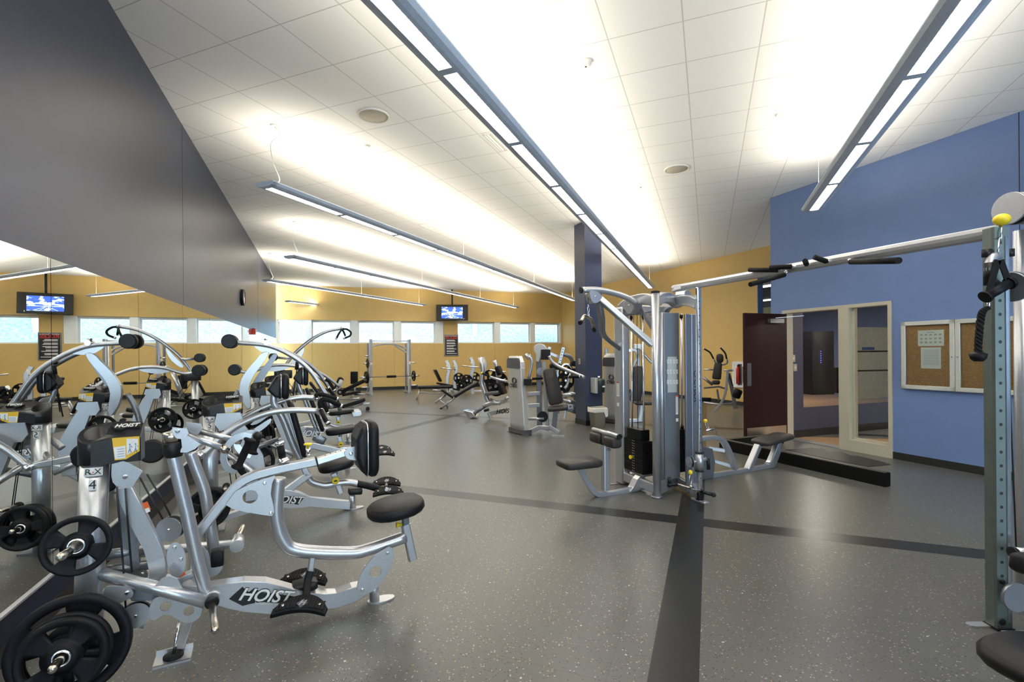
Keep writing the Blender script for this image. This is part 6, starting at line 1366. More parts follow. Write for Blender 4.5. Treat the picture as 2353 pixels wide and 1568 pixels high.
# ---- cybex style selector machines
def selector(name, label, foot_px, shell, panel, logo_px, txt_px, num, D, H):
    """weight tower with a brushed front shell, charcoal top panel and maker mark"""
    o = fl(*foot_px); m = Mach(name, label, 'exercise machine', (o.x, o.y), D, None)
    SD = V((.52, -.854)); SN = V((.854, .52)); o2 = fl(*shell[4])
    def S(px, py, off=0.0):
        w = on(px, py, (o2.x+SN.x*off, o2.y+SN.y*off), SD); d = V((w.x, w.y))-m.O; return V((d.dot(m.D), d.dot(m.n), w.z))
    def lv(v): return V((v.dot(m.D), v.dot(m.n), 0)).normalized()
    du, dn = lv(SD), lv(SN); a, b_ = S(shell[0], 985), S(shell[1], 992); a2, b2 = S(shell[2], 850), S(shell[3], 850); ln = (b_-a).length; dp = .075; mb = MB(); n = 12; rings = []
    zl = S(shell[2], 850).z
    for k in range(n+1):
        t = k/n; z = .09+(H-.09)*t; f = (z-.09)/(zl-.09); p = a.lerp(a2, f); q = b_.lerp(b2, f); c = (p+q)/2; w = (q-p); w.z = 0; hw = w.length/2; ins = 0 if t < .95 else (.02 if t < .99 else .07)
        R_ = [(-1, 0), (-.9, -.02), (-.45, -.035), (0, -.04), (.45, -.035), (.9, -.02), (1, 0)]
        rings.append([mb.b.verts.new(V((c.x, c.y, z))+du*(u*(hw-ins))+dn*y) for u, y in R_]+[mb.b.verts.new(V((c.x, c.y, z))+du*(hw-ins)+dn*(dp)), mb.b.verts.new(V((c.x, c.y, z))-du*(hw-ins)+dn*dp)])
    L = len(rings[0])
    for i in range(n):
        for j in range(L): mb._f((rings[i][j], rings[i][(j+1) % L], rings[i+1][(j+1) % L], rings[i+1][j]), j < 6)
    mb._f(rings[0][::-1]); mb._f(rings[-1]); sh = m.part('tower_shell', mb, 'shroud')
    zt, zb = S(shell[2]+10, panel[0]).z, S(shell[2]+10, panel[1]).z; c = (a2+b2)/2; hw = ((b2-a2)*V((1, 1, 0))).length/2-.02; mb = MB()
    P1 = [V((c.x, c.y, 0))+du*(u*hw)+dn*(-.043)+V((0, 0, z)) for u, z in ((-1, zb), (1, zb), (1, zt-.07), (.93, zt-.02), (.8, zt), (-.8, zt), (-.93, zt-.02), (-1, zt-.07))]
    mb.prism(P1, dn, -.004, .03); obj('top_panel', mb, 'shroud_dark', sh)
    mb = MB(); q = S(*logo_px, -.05); k_ = .8
    for s0, s1, ox in ((60, 300, 0), (-120, 100, .014)):
        pts = [q+du*(ox+.062*k_*math.cos(t)*1.2)+V((0, 0, .062*k_*math.sin(t))) for t in [math.radians(x) for x in range(s0, s1, 20)]]; mb.tube(pts, .012, 6, scales=[.3+.7*math.sin(math.pi*i/(len(pts)-1)) for i in range(len(pts))])
    obj('maker_emblem', mb, 'ink', sh)
    mb = MB(); mb.text('CYBEX', S(*txt_px, -.05), du, (0, 0, 1), .10, .004, off=.010, xs=.88); obj('maker_name', mb, 'ink', sh)
    if num: c = S(num[0][0]-1, num[0][1], .07); cc = (b2+dn*.04); pz = V((cc.x, cc.y, c.z))+du*.003; mb = MB(); mb.prism([pz+dn*x+V((0, 0, z)) for x, z in ((-.035, -.05), (.035, -.05), (.035, .05), (-.035, .05))], du, 0, .002); s_ = obj('number_sticker', mb, 'white', sh); mb = MB(); mb.text(num[1], pz+du*.004, dn, (0, 0, 1), .09, .002, xs=.6); obj('numeral', mb, 'shroud_dark', s_)
    c = (a+b_)/2; mb = MB(); mb.prism([V((c.x, c.y, 0))+du*(u*(ln/2+.02))+dn*y for u, y in ((-1, -.03), (1, -.03), (1, .14), (-1, .14))], (0, 0, 1), .015, .10); m.part('tower_base', mb, 'shroud_dark')
    for e in (a, b_): mb = MB(); mb.prism([V((e.x, e.y, 0))+du*x+dn*y for x, y in ((-.06, -.04), (.06, -.04), (.06, .05), (-.06, .05))], (0, 0, 1), 0, .015); m.part('floor_tab', mb, 'silver2')
    return m
m = selector('shoulder_press_tower', 'silver weight tower numbered 15 with a brown-grey padded seat, left of the column', (1190, 1000), (1173, 1206, 1168, 1198, (1172, 993)), (823, 846), (1181, 875), (1179, 887), ((1205, 841), '15'), (1, -.12), 1.47)
P = m.P
m.bar('column', [(1240, 985), (1238, 830)], .35, .09, .10, 'silver2'); m.bar('column', [(1258, 990), (1250, 830)], .10, .06, .07, 'silver')
mb = MB(); mb.prism(m.PP([(1228, 796), (1238, 790), (1250, 792), (1262, 806), (1262, 812), (1248, 808), (1244, 820), (1240, 832), (1232, 830), (1235, 815), (1228, 806)], .25), (0, 1, 0), -.17, .17, bev=.01); m.part('head_block', mb, 'shroud')
mb = MB(); mb.box(P(1254, 815, .08), (.17, .16, .19), None, .01); m.part('head_cover', mb, 'black')
m.tube('press_arm', [(1262, 818), (1268, 830), (1283, 842), (1320, 858), (1344, 868)], -.15, .030, sm=4); grip(m, 'press_handle', [P(1309, 866.5, -.15), P(1333, 866.5, -.35)], .026, 'foam')
m.tube('press_arm', [(1216, 820), (1222, 828), (1220, 848), (1214, 872)], .1, .030, sm=3); grip(m, 'press_handle', [P(1222, 871, .1), P(1248, 870, .2)], .022, 'foam')
mb = MB(); mb.box(P(1213, 878, .0), (.14, .14, .12), None, .01); m.part('arm_stop', mb, 'black'); m.tube('linkage', [(1207, 815), (1215, 822), (1222, 818)], .2, .05)
a, b_ = P(1261, 848, -.12), P(1279, 930, -.16); u = (a-b_).normalized(); n = V((u.z*.3, -1, 0)); n = (n-u*n.dot(u)).normalized(); s_ = n.cross(u)
mb = MB(); slab(mb, (a+b_)/2, u, s_, n, (a-b_).length*1.0, .27, .08, .02, .06, taper=.86); m.part('backrest', mb, 'vinylb'); mb = MB(); mb.bar([a-u*.18-n*-.042-s_*.115, a-u*.18+n*.042+s_*.115], .006, .004); m.part('pad_seam', mb, 'black')
mb = MB(); slab(mb, P(1282, 938, -.30), (1, 0, .1), (0, 1, 0), (-.1, 0, 1), .36, .42, .07, .02, .06); m.part('seat', mb, 'vinylb'); m.bar('seat_post', [(1277, 945), (1272, 990)], -.1, .06, .09, 'silver2')
m.bar('base_rail', [(1212, 995), (1240, 982), (1268, 984)], .1, .08, .08); m.bar('base_rail', [(1262, 980), (1284, 994)], -.1, .09, .07); mb = MB(); c = P(1282, 994, -.15); mb.box(V((c.x, c.y, .012)), (.22, .16, .024)); m.part('floor_tab', mb, 'silver')
for z in ((1214, 906), (1214, 933)): m.bar('crossbar', [z, (z[0]+26, z[1]-2)], .15, .05, .07)
m.tube('crossbar', [(1214, 963), (1250, 962)], .0, .028)
mb = MB(); c = P(1247, 958, .0); mb.lathe(c, (0, 1, 0), [(-.02, .10), (.02, .10)], 20); m.part('counter_disc', mb, 'black'); pulley(m, P(1242, 854, .3), .075, .04)
m = selector('selector_machine', 'second silver weight tower with a charcoal top, standing behind the column and the cable station', (1404, 972), (1391, 1422, 1387, 1420, (1390, 970)), (822, 842), (1404, 867), (1404, 879), None, (1, -.10), 1.50)
P = m.P; m.bar('post_stub', [(1393, 816), (1393, 801)], .1, .07, .07, 'silver2'); m.bar('post_stub', [(1415, 816), (1415, 797)], .2, .07, .07, 'silver2')
mb = MB(); mb.box(P(1467, 797, .3), (.20, .2, .11), None, .01); m.part('head_block', mb, 'shroud'); m.bar('column', [(1468, 965), (1466, 800)], .35, .07, .07, 'silver2'); m.bar('crossbar', [(1418, 812), (1462, 803)], .3, .06, .07)
m.tube('press_arm', [(1472, 800), (1480, 815), (1500, 836), (1512, 846)], .0, .030, sm=3); m.tube('press_arm', [(1461, 806), (1464, 820), (1458, 838), (1453, 846)], .2, .028, sm=3)
mb = MB(); slab(mb, P(1464, 884, .05), (.12, 0, 1), (1, 0, -.12), (0, -1, .1), .80, .24, .08, .02, .08); m.part('backrest', mb, 'vinylb'); mb = MB(); slab(mb, P(1480, 926, -.15), (1, 0, 0), (0, 1, 0), (0, 0, 1), .42, .36, .07, .02, .05); m.part('seat', mb, 'vinylb'); m.bar('base_rail', [(1425, 968), (1475, 966)], .1, .08, .08); m.bar('seat_post', [(1476, 932), (1470, 966)], 0, .06, .08)
# ---- plate machine in the far right corner beyond the selector machine
m = fm_('squat_machine', 'silver rack with perforated uprights and black rollers in the far right corner', 1300, 968, (1, .05), cat='exercise machine'); P = m.P
for pts, t in (([(1295, 799), (1286, 833), (1280, 870)], 0), ([(1264, 798), (1261, 806)], .4)): m.bar('perforated_upright', pts, t, .06, .07, 'silver')
mb = MB()
for k in range(7): c = P(1294-k*1.6, 803+k*6.5, -.036); mb.lathe(c, (0, -1, 0), [(0, .012), (.002, .012)], 8)
m.part('pin_hole', mb, 'ink')
m.bar('upper_beam', [(1262, 812), (1286, 822)], .2, .06, .07); m.tube('rear_tube', [(1292, 814), (1306, 818), (1313, 826), (1318, 838)], .1, .045, 'silver2', sm=3)
for x, y, R in ((1318, 836, .06), (1318, 853, .06), (1272, 842, .08), (1282, 843, .07)): mb = MB(); c = P(x, y, -.1); mb.cyl(c-V((0, .15, 0)), c+V((0, .15, 0)), R, 16); m.part('roller_pad', mb, 'foam')
m.tube('curved_bar', [(1290, 846), (1298, 838), (1308, 840), (1316, 850)], -.05, .028, 'chrome', sm=4); m.tube('frame_tube', [(1312, 855), (1303, 885), (1297, 893)], -.05, .035, sm=3); m.tube('frame_tube', [(1293, 911), (1310, 906), (1325, 910)], -.1, .06); m.tube('frame_tube', [(1293, 920), (1325, 926)], -.1, .05); m.bar('grip_bar', [(1308, 866), (1322, 866)], -.2, .04, .04, 'foam')
for x, y, R in ((1289, 888, .22), (1300, 875, .20), (1300, 857, .17)): weight_plate(m.W(P(x, y, 0)), m.wd(V((.2, -1, 0))), R, 'black weight plate with a brass-coloured hub in the far right corner, %s' % {888: 'lowest of three', 875: 'middle of three', 857: 'highest of three'}[y], 'plates in the far right corner'); mb = MB(); c = P(x, y, -.05); mb.cyl(c, c+V((0, .4, 0)), .024, 8); m.part('plate_horn', mb, 'brass')
m.bar('base_rail', [(1300, 935), (1328, 945)], -.1, .10, .16, 'shroud_dark'); mb = MB(); mb.text('HOIST', P(1313, 936, -.17), (1, 0, -.22), (.22, 0, 1), .14, .002, shear=.3, off=.02); m.part('lettering', mb, 'silver'); m.bar('front_leg', [(1302, 930), (1296, 962)], 0, .07, .06); m.bar('rear_leg', [(1322, 850), (1320, 950)], .5, .07, .07, 'silver2'); m.bar('upright_leg', [(1280, 868), (1282, 950)], .3, .06, .07, 'silver2')
# ---- abdominal chair before the ochre wall, seen beside the cable station
m = fm_('abdominal_machine', 'silver A-frame exercise chair with two raised black handles against the right ochre wall', 1643, 946, (.85, -.42), cat='exercise machine'); P = m.P
o = P(1654, 838); mb = MB(); slab(mb, P(1654, 824), (0, 0, 1), (1, 0, 0), (0, -1, 0), .235, .17, .07, .02, .075); m.part('headrest', mb, 'vinylb'); mb = MB(); slab(mb, P(1648.5, 853), (.12, 0, 1), (1, 0, -.1), (0, -1, 0), .43, .22, .07, .02, .05, taper=.8); m.part('backrest', mb, 'vinylb')
mb = MB(); slab(mb, P(1645, 879), (1, 0, 0), (0, 1, 0), (0, 0, 1), .19, .2, .11, .03, .05); m.part('seat', mb, 'vinylb')
for pts, t in (([(1618, 802), (1632, 810), (1640, 826)], -.1), ([(1656, 800), (1667, 812), (1670, 826)], .1)): grip(m, 'raised_handle', fillet(m.PP(pts, t), .05), .020)
m.tube('handle_tube', [(1640, 826), (1645, 835), (1650, 838)], 0, .022, 'silver2', sm=2); m.tube('handle_tube', [(1670, 826), (1671, 834), (1664, 838), (1657, 838)], .05, .022, 'silver2', sm=2)
m.tube('crossbar', [(1617, 849.5), (1640, 850)], .1, .020); m.tube('crossbar', [(1664, 851), (1685, 852)], .1, .026)
m.bar('front_leg', smooth_pts(m.PP([(1672, 852), (1669, 890), (1664, 912), (1655, 930), (1640, 947)], 0), 3), 0, .07, .06); m.bar('rear_leg', [(1674, 858), (1682, 895), (1690, 940)], .25, .07, .09, 'silver2'); m.tube('gas_strut', [(1674, 858), (1684, 888)], .1, .012, 'black')
mb = MB(); slab(mb, P(1694, 905, .1), (1, 0, -.4), (0, 1, 0), (.4, 0, 1), .20, .3, .22, .03, .09); m.part('foot_roller', mb, 'rubber'); m.bar('beam', [(1617, 892), (1652, 889), (1672, 895)], 0, .06, .045, 'shroud_dark'); m.tube('floor_tube', [(1617, 925), (1650, 930), (1686, 927)], .3, .022); m.tube('swing_link', [(1616, 868), (1638, 885)], .1, .035, 'silver2'); mb = MB(); mb.box(P(1670, 845, -.02), (.06, .02, .07)); m.part('warning_sticker', mb, 'yellow')
mb = MB(); c = P(1624, 918, .0); mb.cyl(c-V((.12, 0, 0)), c+V((.10, 0, 0)), .045, 14); m.part('ankle_roller', mb, 'foam'); m.bar('hanging_frame', [(1648, 895), (1652, 920)], .1, .06, .05, 'silver2')
# ---- benches at the far left of the floor
m = fm_('adjustable_bench', 'incline bench with a silver-backed round-topped pad near the smith machine', 800, 918, (1, -.1)); pad_on(m, (789, 899), (840, 874), .26, .10, name='backrest'); pad_on(m, (789, 908), (826, 901), .26, .09, name='seat'); legs(m, [(806, 903), (807, 918)], 0, .03); legs(m, [(780, 918), (826, 919)], 0, .035, 'base'); mb = MB(); c = m.P(785, 901); mb.cyl(c-V((0, .12, 0)), c+V((0, .1, 0)), .10, 18); w_ = m.part('wheel', mb, 'black'); mb = MB(); mb.cyl(c-V((0, .13, 0)), c-V((0, .11, 0)), .04, 12); obj('hub', mb, 'silver', w_)
m = fm_('adjustable_bench', 'grey-backed raised bench pad behind the curved lever of the machine numbered 6', 779, 912, (1, -.1)); a, b_ = m.P(785, 868), m.P(771, 900); u = (a-b_).normalized(); mb = MB(); slab(mb, (a+b_)/2, u, (u.z, 0, -u.x), (0, -1, 0), (a-b_).length, .22, .08, .02, .09); m.part('backrest', mb, 'vinyl'); mb = MB(); slab(mb, (a+b_)/2+V((.05, -.05, -.04)), u, (u.z, 0, -u.x), (0, -1, 0), (a-b_).length*.85, .16, .02, .005, .05); m.part('pad_frame', mb, 'silver'); legs(m, [(775, 895), (778, 912)], 0, .03)
m = fm_('adjustable_bench', 'bench with its black backrest standing straight up, left of the smith machine', 816, 908, (1, -.1)); pad_on(m, (814, 854), (814, 883), .10, .26, name='backrest'); pad_on(m, (817, 906), (845, 913), .26, .07, name='seat'); legs(m, [(815, 884), (816, 908)], 0, .025); legs(m, [(812, 906), (840, 918)], 0, .025, 'base')
m = fm_('flat_bench', 'black bench with a small wheel at its foot, right of the padded handles', 805, 945, (1, .25)); pad_on(m, (786, 935), (839, 918), .25, .09); m.tube('frame_tube', [(790, 942), (835, 927)], 0, .030); mb = MB(); c = m.P(845, 932); mb.cyl(V((c.x, c.y-.1, .05)), V((c.x, c.y+.1, .05)), .05, 16); m.part('wheel', mb, 'black'); mb = MB(); mb.box(m.P(842, 928), (.18, .16, .05), None, .01); m.part('wheel_bracket', mb, 'silver'); legs(m, [(790, 941), (788, 950)], 0, .03)
# ================================================================== wall fittings and small things
def wall_thing(name, label, cat, P0, D, Nr, u, z, group=None):
    """Empty on a wall: local x along the wall, y out of the wall into the room, z up"""
    p = P0+D*u; o = thing(name, label, cat, (p.x, p.y, z), 0, group); o.rotation_euler = (0, 0, math.atan2(D.y, D.x)); o['sgn'] = 0
    s = 1 if V((-D.y, D.x)).dot(Nr) > 0 else -1; del o['sgn']; return o, s
# bulletin board
u0, zt0 = up_(2075, 741, BW0, BWD); _, zb0 = up_(2079, 893, BW0, BWD); u1, zt1 = up_(2348, 726, BW0, BWD); W_ = u1-u0; H_ = zt0-zb0
t, s = wall_thing('bulletin_board', 'twin-door cork notice board in a pale metal frame on the blue wall', 'bulletin board', BW0, BWD, -NB, (u0+u1)/2, (zt0+zb0)/2)
cork = noisy(mat('cork', (.42, .22, .09), .8), 60, .22, .3); fcol = noisy(mat('pale_aluminium', (.56, .56, .52), .4, .3), 30, .04)
mb = MB(); mb.box((0, s*.012, 0), (W_-.02, .02, H_-.02)); obj('cork_panel', mb, cork, t)
for sx_ in (-1, 1):
    cx = sx_*W_/4; w, h = W_/2-.004, H_; f = .055; mb = MB()
    for x, z, a, b_ in ((0, h/2-f/2, w, f), (0, -h/2+f/2, w, f), (-w/2+f/2, 0, f, h), (w/2-f/2, 0, f, h)): mb.box((cx+x, s*.03, z), (a, .05, b_), None, .006)
    d = obj('board_door', mb, fcol, t); mb = MB(); mb.box((cx, s*.04, 0), (w-2*f, .004, h-2*f)); obj('door_glass', mb, glass, d)
    mb = MB(); mb.lathe((cx-sx_*(w/2-f/2), s*.055, -.02), (0, s, 0), [(0, .008), (.004, .007)], 10); obj('lock', mb, 'shroud_dark', d)
def paper_on(u, z, w, h, label, lines, grid=False, tilt=0):
    p = BW0+BWD*u-NB*.026; o = thing('paper_notice', label, 'paper', (p.x, p.y, z), math.atan2(BWD.y, BWD.x)); R = Matrix.Rotation(tilt, 3, 'Y'); mb = MB(); mb.box((0, 0, 0), (w, .001, h), R); obj('sheet', mb, 'paper', o); mb = MB(); 
    if grid:
        for i in range(5):
            for j in range(3): mb.box(R @ V((-w*.36+w*.18*i, s*.0012, -h*.27+h*.24*j)), (w*.10, .0006, h*.10), R)
        mb.box(R @ V((0, s*.0012, h*.36)), (w*.3, .0006, h*.05), R)
    else:
        for i in range(lines): mb.box(R @ V((0, s*.0012, h*.38-h*.76*i/lines)), (w*.8, .0006, h*.012), R)
    obj('print', mb, 'silver2' if not grid else 'cream', o)
ua, za = up_(2112, 778, BW0, BWD); ub, zc_ = up_(2172, 778, BW0, BWD); paper_on((ua+ub)/2, za, ub-ua, .21, 'landscape sheet with a small grid pinned on the cork board', 0, True)
ua, za = up_(2119, 822, BW0, BWD); ub, zc_ = up_(2165, 822, BW0, BWD); paper_on((ua+ub)/2, up_(2142, 823, BW0, BWD)[1], ub-ua, .28, 'upright sheet of fine print pinned below the landscape sheet on the cork board', 12)
# clock
uc, zc = up_(555, 684, WL0, WLD); t, s = wall_thing('wall_clock', 'round wall clock with a black rim and white face high on the navy wall', 'clock', WL0, WLD, -NL, uc, zc)
mb = MB(); mb.lathe((0, 0, 0), (0, s, 0), [(0, .17), (.05, .17), (.055, .16), (.055, .145), (.045, .14)], 40); obj('rim', mb, 'ink', t); mb = MB(); mb.lathe((0, s*.044, 0), (0, s, 0), [(0, .142), (.002, .142)], 40); f = obj('face', mb, 'white', t)
mb = MB()
for k in range(12): a = k*math.pi/6; mb.box((math.sin(a)*.12, s*.048, math.cos(a)*.12), (.008, .002, .022), Matrix.Rotation(a, 3, 'Y'))
obj('hour_marks', mb, 'ink', f); mb = MB(); mb.bar([V((0, s*.05, 0)), V((.05, s*.05, .05))], .003, .01); obj('hour_hand', mb, 'ink', f); mb = MB(); mb.bar([V((0, s*.052, 0)), V((-.03, s*.052, .10))], .003, .008); obj('minute_hand', mb, 'ink', f)
# red fire alarm below on the mirror edge
ur, zr_ = up_(580, 762, WL0, WLD); t, s = wall_thing('fire_alarm', 'small red fire alarm strobe at the mirror top near the navy wall end', 'fire alarm', WL0, WLD, -NL, ur, zr_); mb = MB(); mb.box((0, s*.035, 0), (.10, .07, .15), None, .01); obj('housing', mb, 'red', t); mb = MB(); mb.box((0, s*.08, .01), (.05, .03, .06), None, .006); obj('strobe', mb, 'white', t)
# television on its ceiling pole
c = at(1039, 719, 21.2); t = thing('television', 'black flat television tilted down on a ceiling pole before the far wall', 'television', tuple(c), math.atan2(FD.y, FD.x)-.26); Rt = Matrix.Rotation(-.16, 3, 'X')
w, h = 1.36, .70; mb = MB(); mb.box((0, 0, 0), (w, .10, h), Rt, .012); bd = obj('casing', mb, 'ink', t); scr = mat('tv_screen', (.02, .05, .2), .3, emit=(.09, .16, .60), es=1.0)
b = scr.node_tree.nodes['Principled BSDF']; tcx = nd(scr, 'ShaderNodeTexCoord'); nz = nd(scr, 'ShaderNodeTexNoise'); nz.inputs['Scale'].default_value = 3.2; nz.inputs['Detail'].default_value = 4; mp = nd(scr, 'ShaderNodeMapping'); mp.inputs['Scale'].default_value = (1, 1, 2.6); mp.inputs['Location'].default_value = (.3, 0, .8); lk(scr, tcx.outputs['Object'], mp.inputs[0]); lk(scr, mp.outputs[0], nz.inputs['Vector'])
rp_ = nd(scr, 'ShaderNodeValToRGB'); rp_.color_ramp.interpolation = 'CONSTANT'; rp_.color_ramp.elements[0].color = (.03, .08, .42, 1); rp_.color_ramp.elements[1].color = (.45, .60, .95, 1); rp_.color_ramp.elements[1].position = .53; lk(scr, nz.outputs['Fac'], rp_.inputs[0]); lk(scr, rp_.outputs[0], b.inputs['Emission Color'])
mb = MB(); mb.box(Rt @ V((-.0, -.052, -.01)), (.90, .004, .50), Rt); sc_o = obj('screen', mb, scr, t); mb = MB(); mb.box(Rt @ V((.50, -.052, -.28)), (.015, .004, .05), Rt); obj('badge', mb, 'white', bd)
mb = MB()
for i in range(5): mb.bar([Rt @ V((-.05+.02*i-.02, -.056, -.12)), Rt @ V((-.30+.15*i, -.056, -.25))], .002, .012)
mb.box(Rt @ V((0, -.056, -.10)), (.88, .002, .018), Rt); obj('picture_lines', mb, mat('screen_white', (.5, .6, .9), .4, emit=(.5, .65, 1), es=.8), sc_o)
mb = MB(); mb.cyl((-.0, .10, .1), (-.0, .10, CEIL-c.z), .035, 12); obj('ceiling_pole', mb, 'ink', t); mb = MB(); mb.box((0, .09, .05), (.3, .08, .3)); obj('mount_plate', mb, 'ink', t)
# rules board
ua, zt_ = up_(1021, 769.5, FL, FD); ub, _ = up_(1052.5, 769.5, FL, FD); zb_2 = up_(1036, 818, FL, FD)[1]; t, s = wall_thing('rules_sign', 'tall black framed rules sign with a red heading below the television', 'sign', FL, FD, -NF, (ua+ub)/2, (zt_+zb_2)/2); w, h = ub-ua, zt_-zb_2
mb = MB(); mb.box((0, s*.015, 0), (w, .03, h)); fr2 = obj('frame', mb, 'silver2', t); mb = MB(); mb.box((0, s*.032, 0), (w-.06, .004, h-.06)); bd = obj('board', mb, 'ink', t)
sg = 1 if s > 0 else -1
def wt(body, z, size, col, xs=1.0, of=.0): mb = MB(); mb.text(body, V((0, s*.036, z)), V((1, 0, 0)), V((0, 0, 1)), size, .003, off=of, xs=xs); return obj('lettering', mb, col, bd)
wt('WEIGHT TRAINING', h*.43, .062, 'white', .98, .01); wt('RULES', h*.355, .175, 'red', 1.05, .03)
mb = MB(); random.seed(3)
for i in range(16):
    z = h*.24-i*h*.042
    if i % 3 == 2: continue
    ww = (w-.16)*random.uniform(.7, 1); mb.box((-(w-.16)/2+ww/2+.01, s*.036, z), (ww, .002, .022))
obj('printed_lines', mb, 'white', bd)
# window wall cords (paper tags low on the wall)
# fire extinguisher cabinet
ua, z1_ = up_(1685, 831, YR0, YRD); ub, _ = up_(1713, 831, YR0, YRD); z2_ = up_(1700, 891, YR0, YRD)[1]; t, s = wall_thing('extinguisher_cabinet', 'white fire extinguisher cabinet recessed in the right ochre wall', 'fire extinguisher cabinet', YR0, YRD, -NY, (ua+ub)/2, (z1_+z2_)/2); w, h = abs(ub-ua), z1_-z2_
mb = MB(); f = .07
for x, z, a, b_ in ((0, h/2-f/2, w, f), (0, -h/2+f/2, w, f), (-w/2+f/2, 0, f, h), (w/2-f/2, 0, f, h)): mb.box((x, s*.02, z), (a, .06, b_), None, .006)
obj('frame', mb, 'white', t)
for a, b_, nm in ((-w*.33, -.0, 'door'),): pass
mb = MB(); mb.box((0, s*.004, 0), (w-.1, .006, h-.1)); obj('back_panel', mb, 'silver2', t); mb = MB(); mb.box((-w*.18, s*.03, 0), (w*.30, .02, h-.14)); mb.box((w*.36, s*.03, 0), (w*.10, .02, h-.14)); obj('door', mb, 'white', t)
ex = YR0+YRD*((ua+ub)/2)-NY*.028; ex3 = thing('fire_extinguisher', 'red fire extinguisher inside the white wall cabinet', 'fire extinguisher', (ex.x, ex.y, (z1_+z2_)/2-h*.36)); mb = MB(); mb.lathe((0, 0, 0), (0, 0, 1), [(0, .045), (.42, .045), (.46, .03), (.49, .02)], 20); obj('cylinder', mb, 'red', ex3); mb = MB(); mb.box((0, 0, .51), (.03, .03, .04)); mb.bar([V((0, 0, .53)), V((.07, .0, .55))], .02, .01); obj('valve', mb, 'ink', ex3)
ex3.location.x -= NY.x*.035; ex3.location.y -= NY.y*.035
# column fittings
cw = COLc; rf = lambda px, py: on(px, py, (COLc.x, COLc.y), (cb_.x, cb_.y)); lf = lambda px, py: on(px, py, (COLc.x, COLc.y), (ca.x, ca.y))
p = lf(1331.5, 831); nl3 = V((-cb_.x, -cb_.y, 0)); t = thing('light_switch', 'white switch plate on the left face of the navy column', 'switch', tuple(p), math.atan2(ca.y, ca.x)); mb = MB(); mb.box((0, 0, 0), (.075, .012, .12), None, .002); pl = obj('plate', mb, 'cream', t); mb = MB()
for z in (-.02, .025): mb2 = MB(); mb2.box((0, .008, z), (.03, .006, .025)); obj('switch_slot', mb2, 'shroud_dark', pl)
p = rf(1365, 884); t = thing('wipe_dispenser', 'dark grey round paper dispenser with a chrome bracket on the navy column', 'dispenser', tuple(p), math.atan2(cb_.y, cb_.x)); nf3 = V((0, -1, 0))
mb = MB(); mb.lathe((.04, -.13, -.16), (0, 0, 1), [(0, .10), (.005, .115), (.24, .125), (.27, .12), (.285, .10), (.29, .03)], 24); bd = obj('drum', mb, noisy(mat('charcoal_drum', (.035, .045, .045), .35), 20, .1), t); mb = MB(); mb.box((-.07, -.12, -.01), (.06, .20, .32), None, .01); obj('bracket', mb, 'shroud', t); mb = MB(); mb.lathe((.04, -.13, .13), (0, 0, 1), [(0, .05), (.03, .035), (.05, .04), (.055, .02)], 14); obj('nozzle', mb, 'chrome', t); mb = MB(); mb.box((.08, -.245, -.03), (.07, .008, .03), None, .003); obj('label', mb, 'white', bd)
# bin
p = fl(1372, 984); t = thing('waste_bin', 'beige waste bin with a clear folded liner at the foot of the navy column', 'waste bin', (p.x+.02, p.y+.05, 0), .38); mb = MB(); 
def rr(w, d, z, r=.04, k=5):
    out = []
    for X, Y, a0 in ((1, 1, 0), (-1, 1, 90), (-1, -1, 180), (1, -1, 270)):
        for i in range(k): a = math.radians(a0+i*90/(k-1)); out.append(V((X*(w/2-r)+r*math.cos(a), Y*(d/2-r)+r*math.sin(a), z)))
    return out
def loft(mb, secs):
    rs = [[mb.b.verts.new(v) for v in s_] for s_ in secs]; n = len(rs[0])
    for i in range(len(rs)-1):
        for j in range(n): mb._f((rs[i][j], rs[i][(j+1) % n], rs[i+1][(j+1) % n], rs[i+1][j]), True)
    return rs
mb = MB(); rs = loft(mb, [rr(.24, .19, .0), rr(.31, .24, .385), rr(.325, .255, .39), rr(.325, .255, .41), rr(.30, .23, .41), rr(.23, .18, .02)]); mb._f(rs[0][::-1]); mb._f(rs[-1]); obj('body', mb, noisy(mat('beige_plastic', (.40, .36, .27), .5), 20, .04), t)
lin = mat('bin_liner', (.72, .70, .62), .35); mb = MB(); random.seed(5); secs = [rr(.332+.012*k/4, .262+.012*k/4, .417-.03*k) for k in range(4)]
secs = [[v+V((random.uniform(-.006, .006), random.uniform(-.006, .006), random.uniform(-.008, .008))) for v in s_] for s_ in secs]; loft(mb, [rr(.295, .225, .38)]+secs); obj('liner', mb, lin, t); mb = MB(); mb.prism([V((.06, -.140, .38)), V((.155, -.138, .39)), V((.15, -.138, .24)), V((.10, -.140, .22)), V((.07, -.140, .30))], (0, -1, 0), 0, .012, bev=.004); obj('liner_flap', mb, 'paper', t)
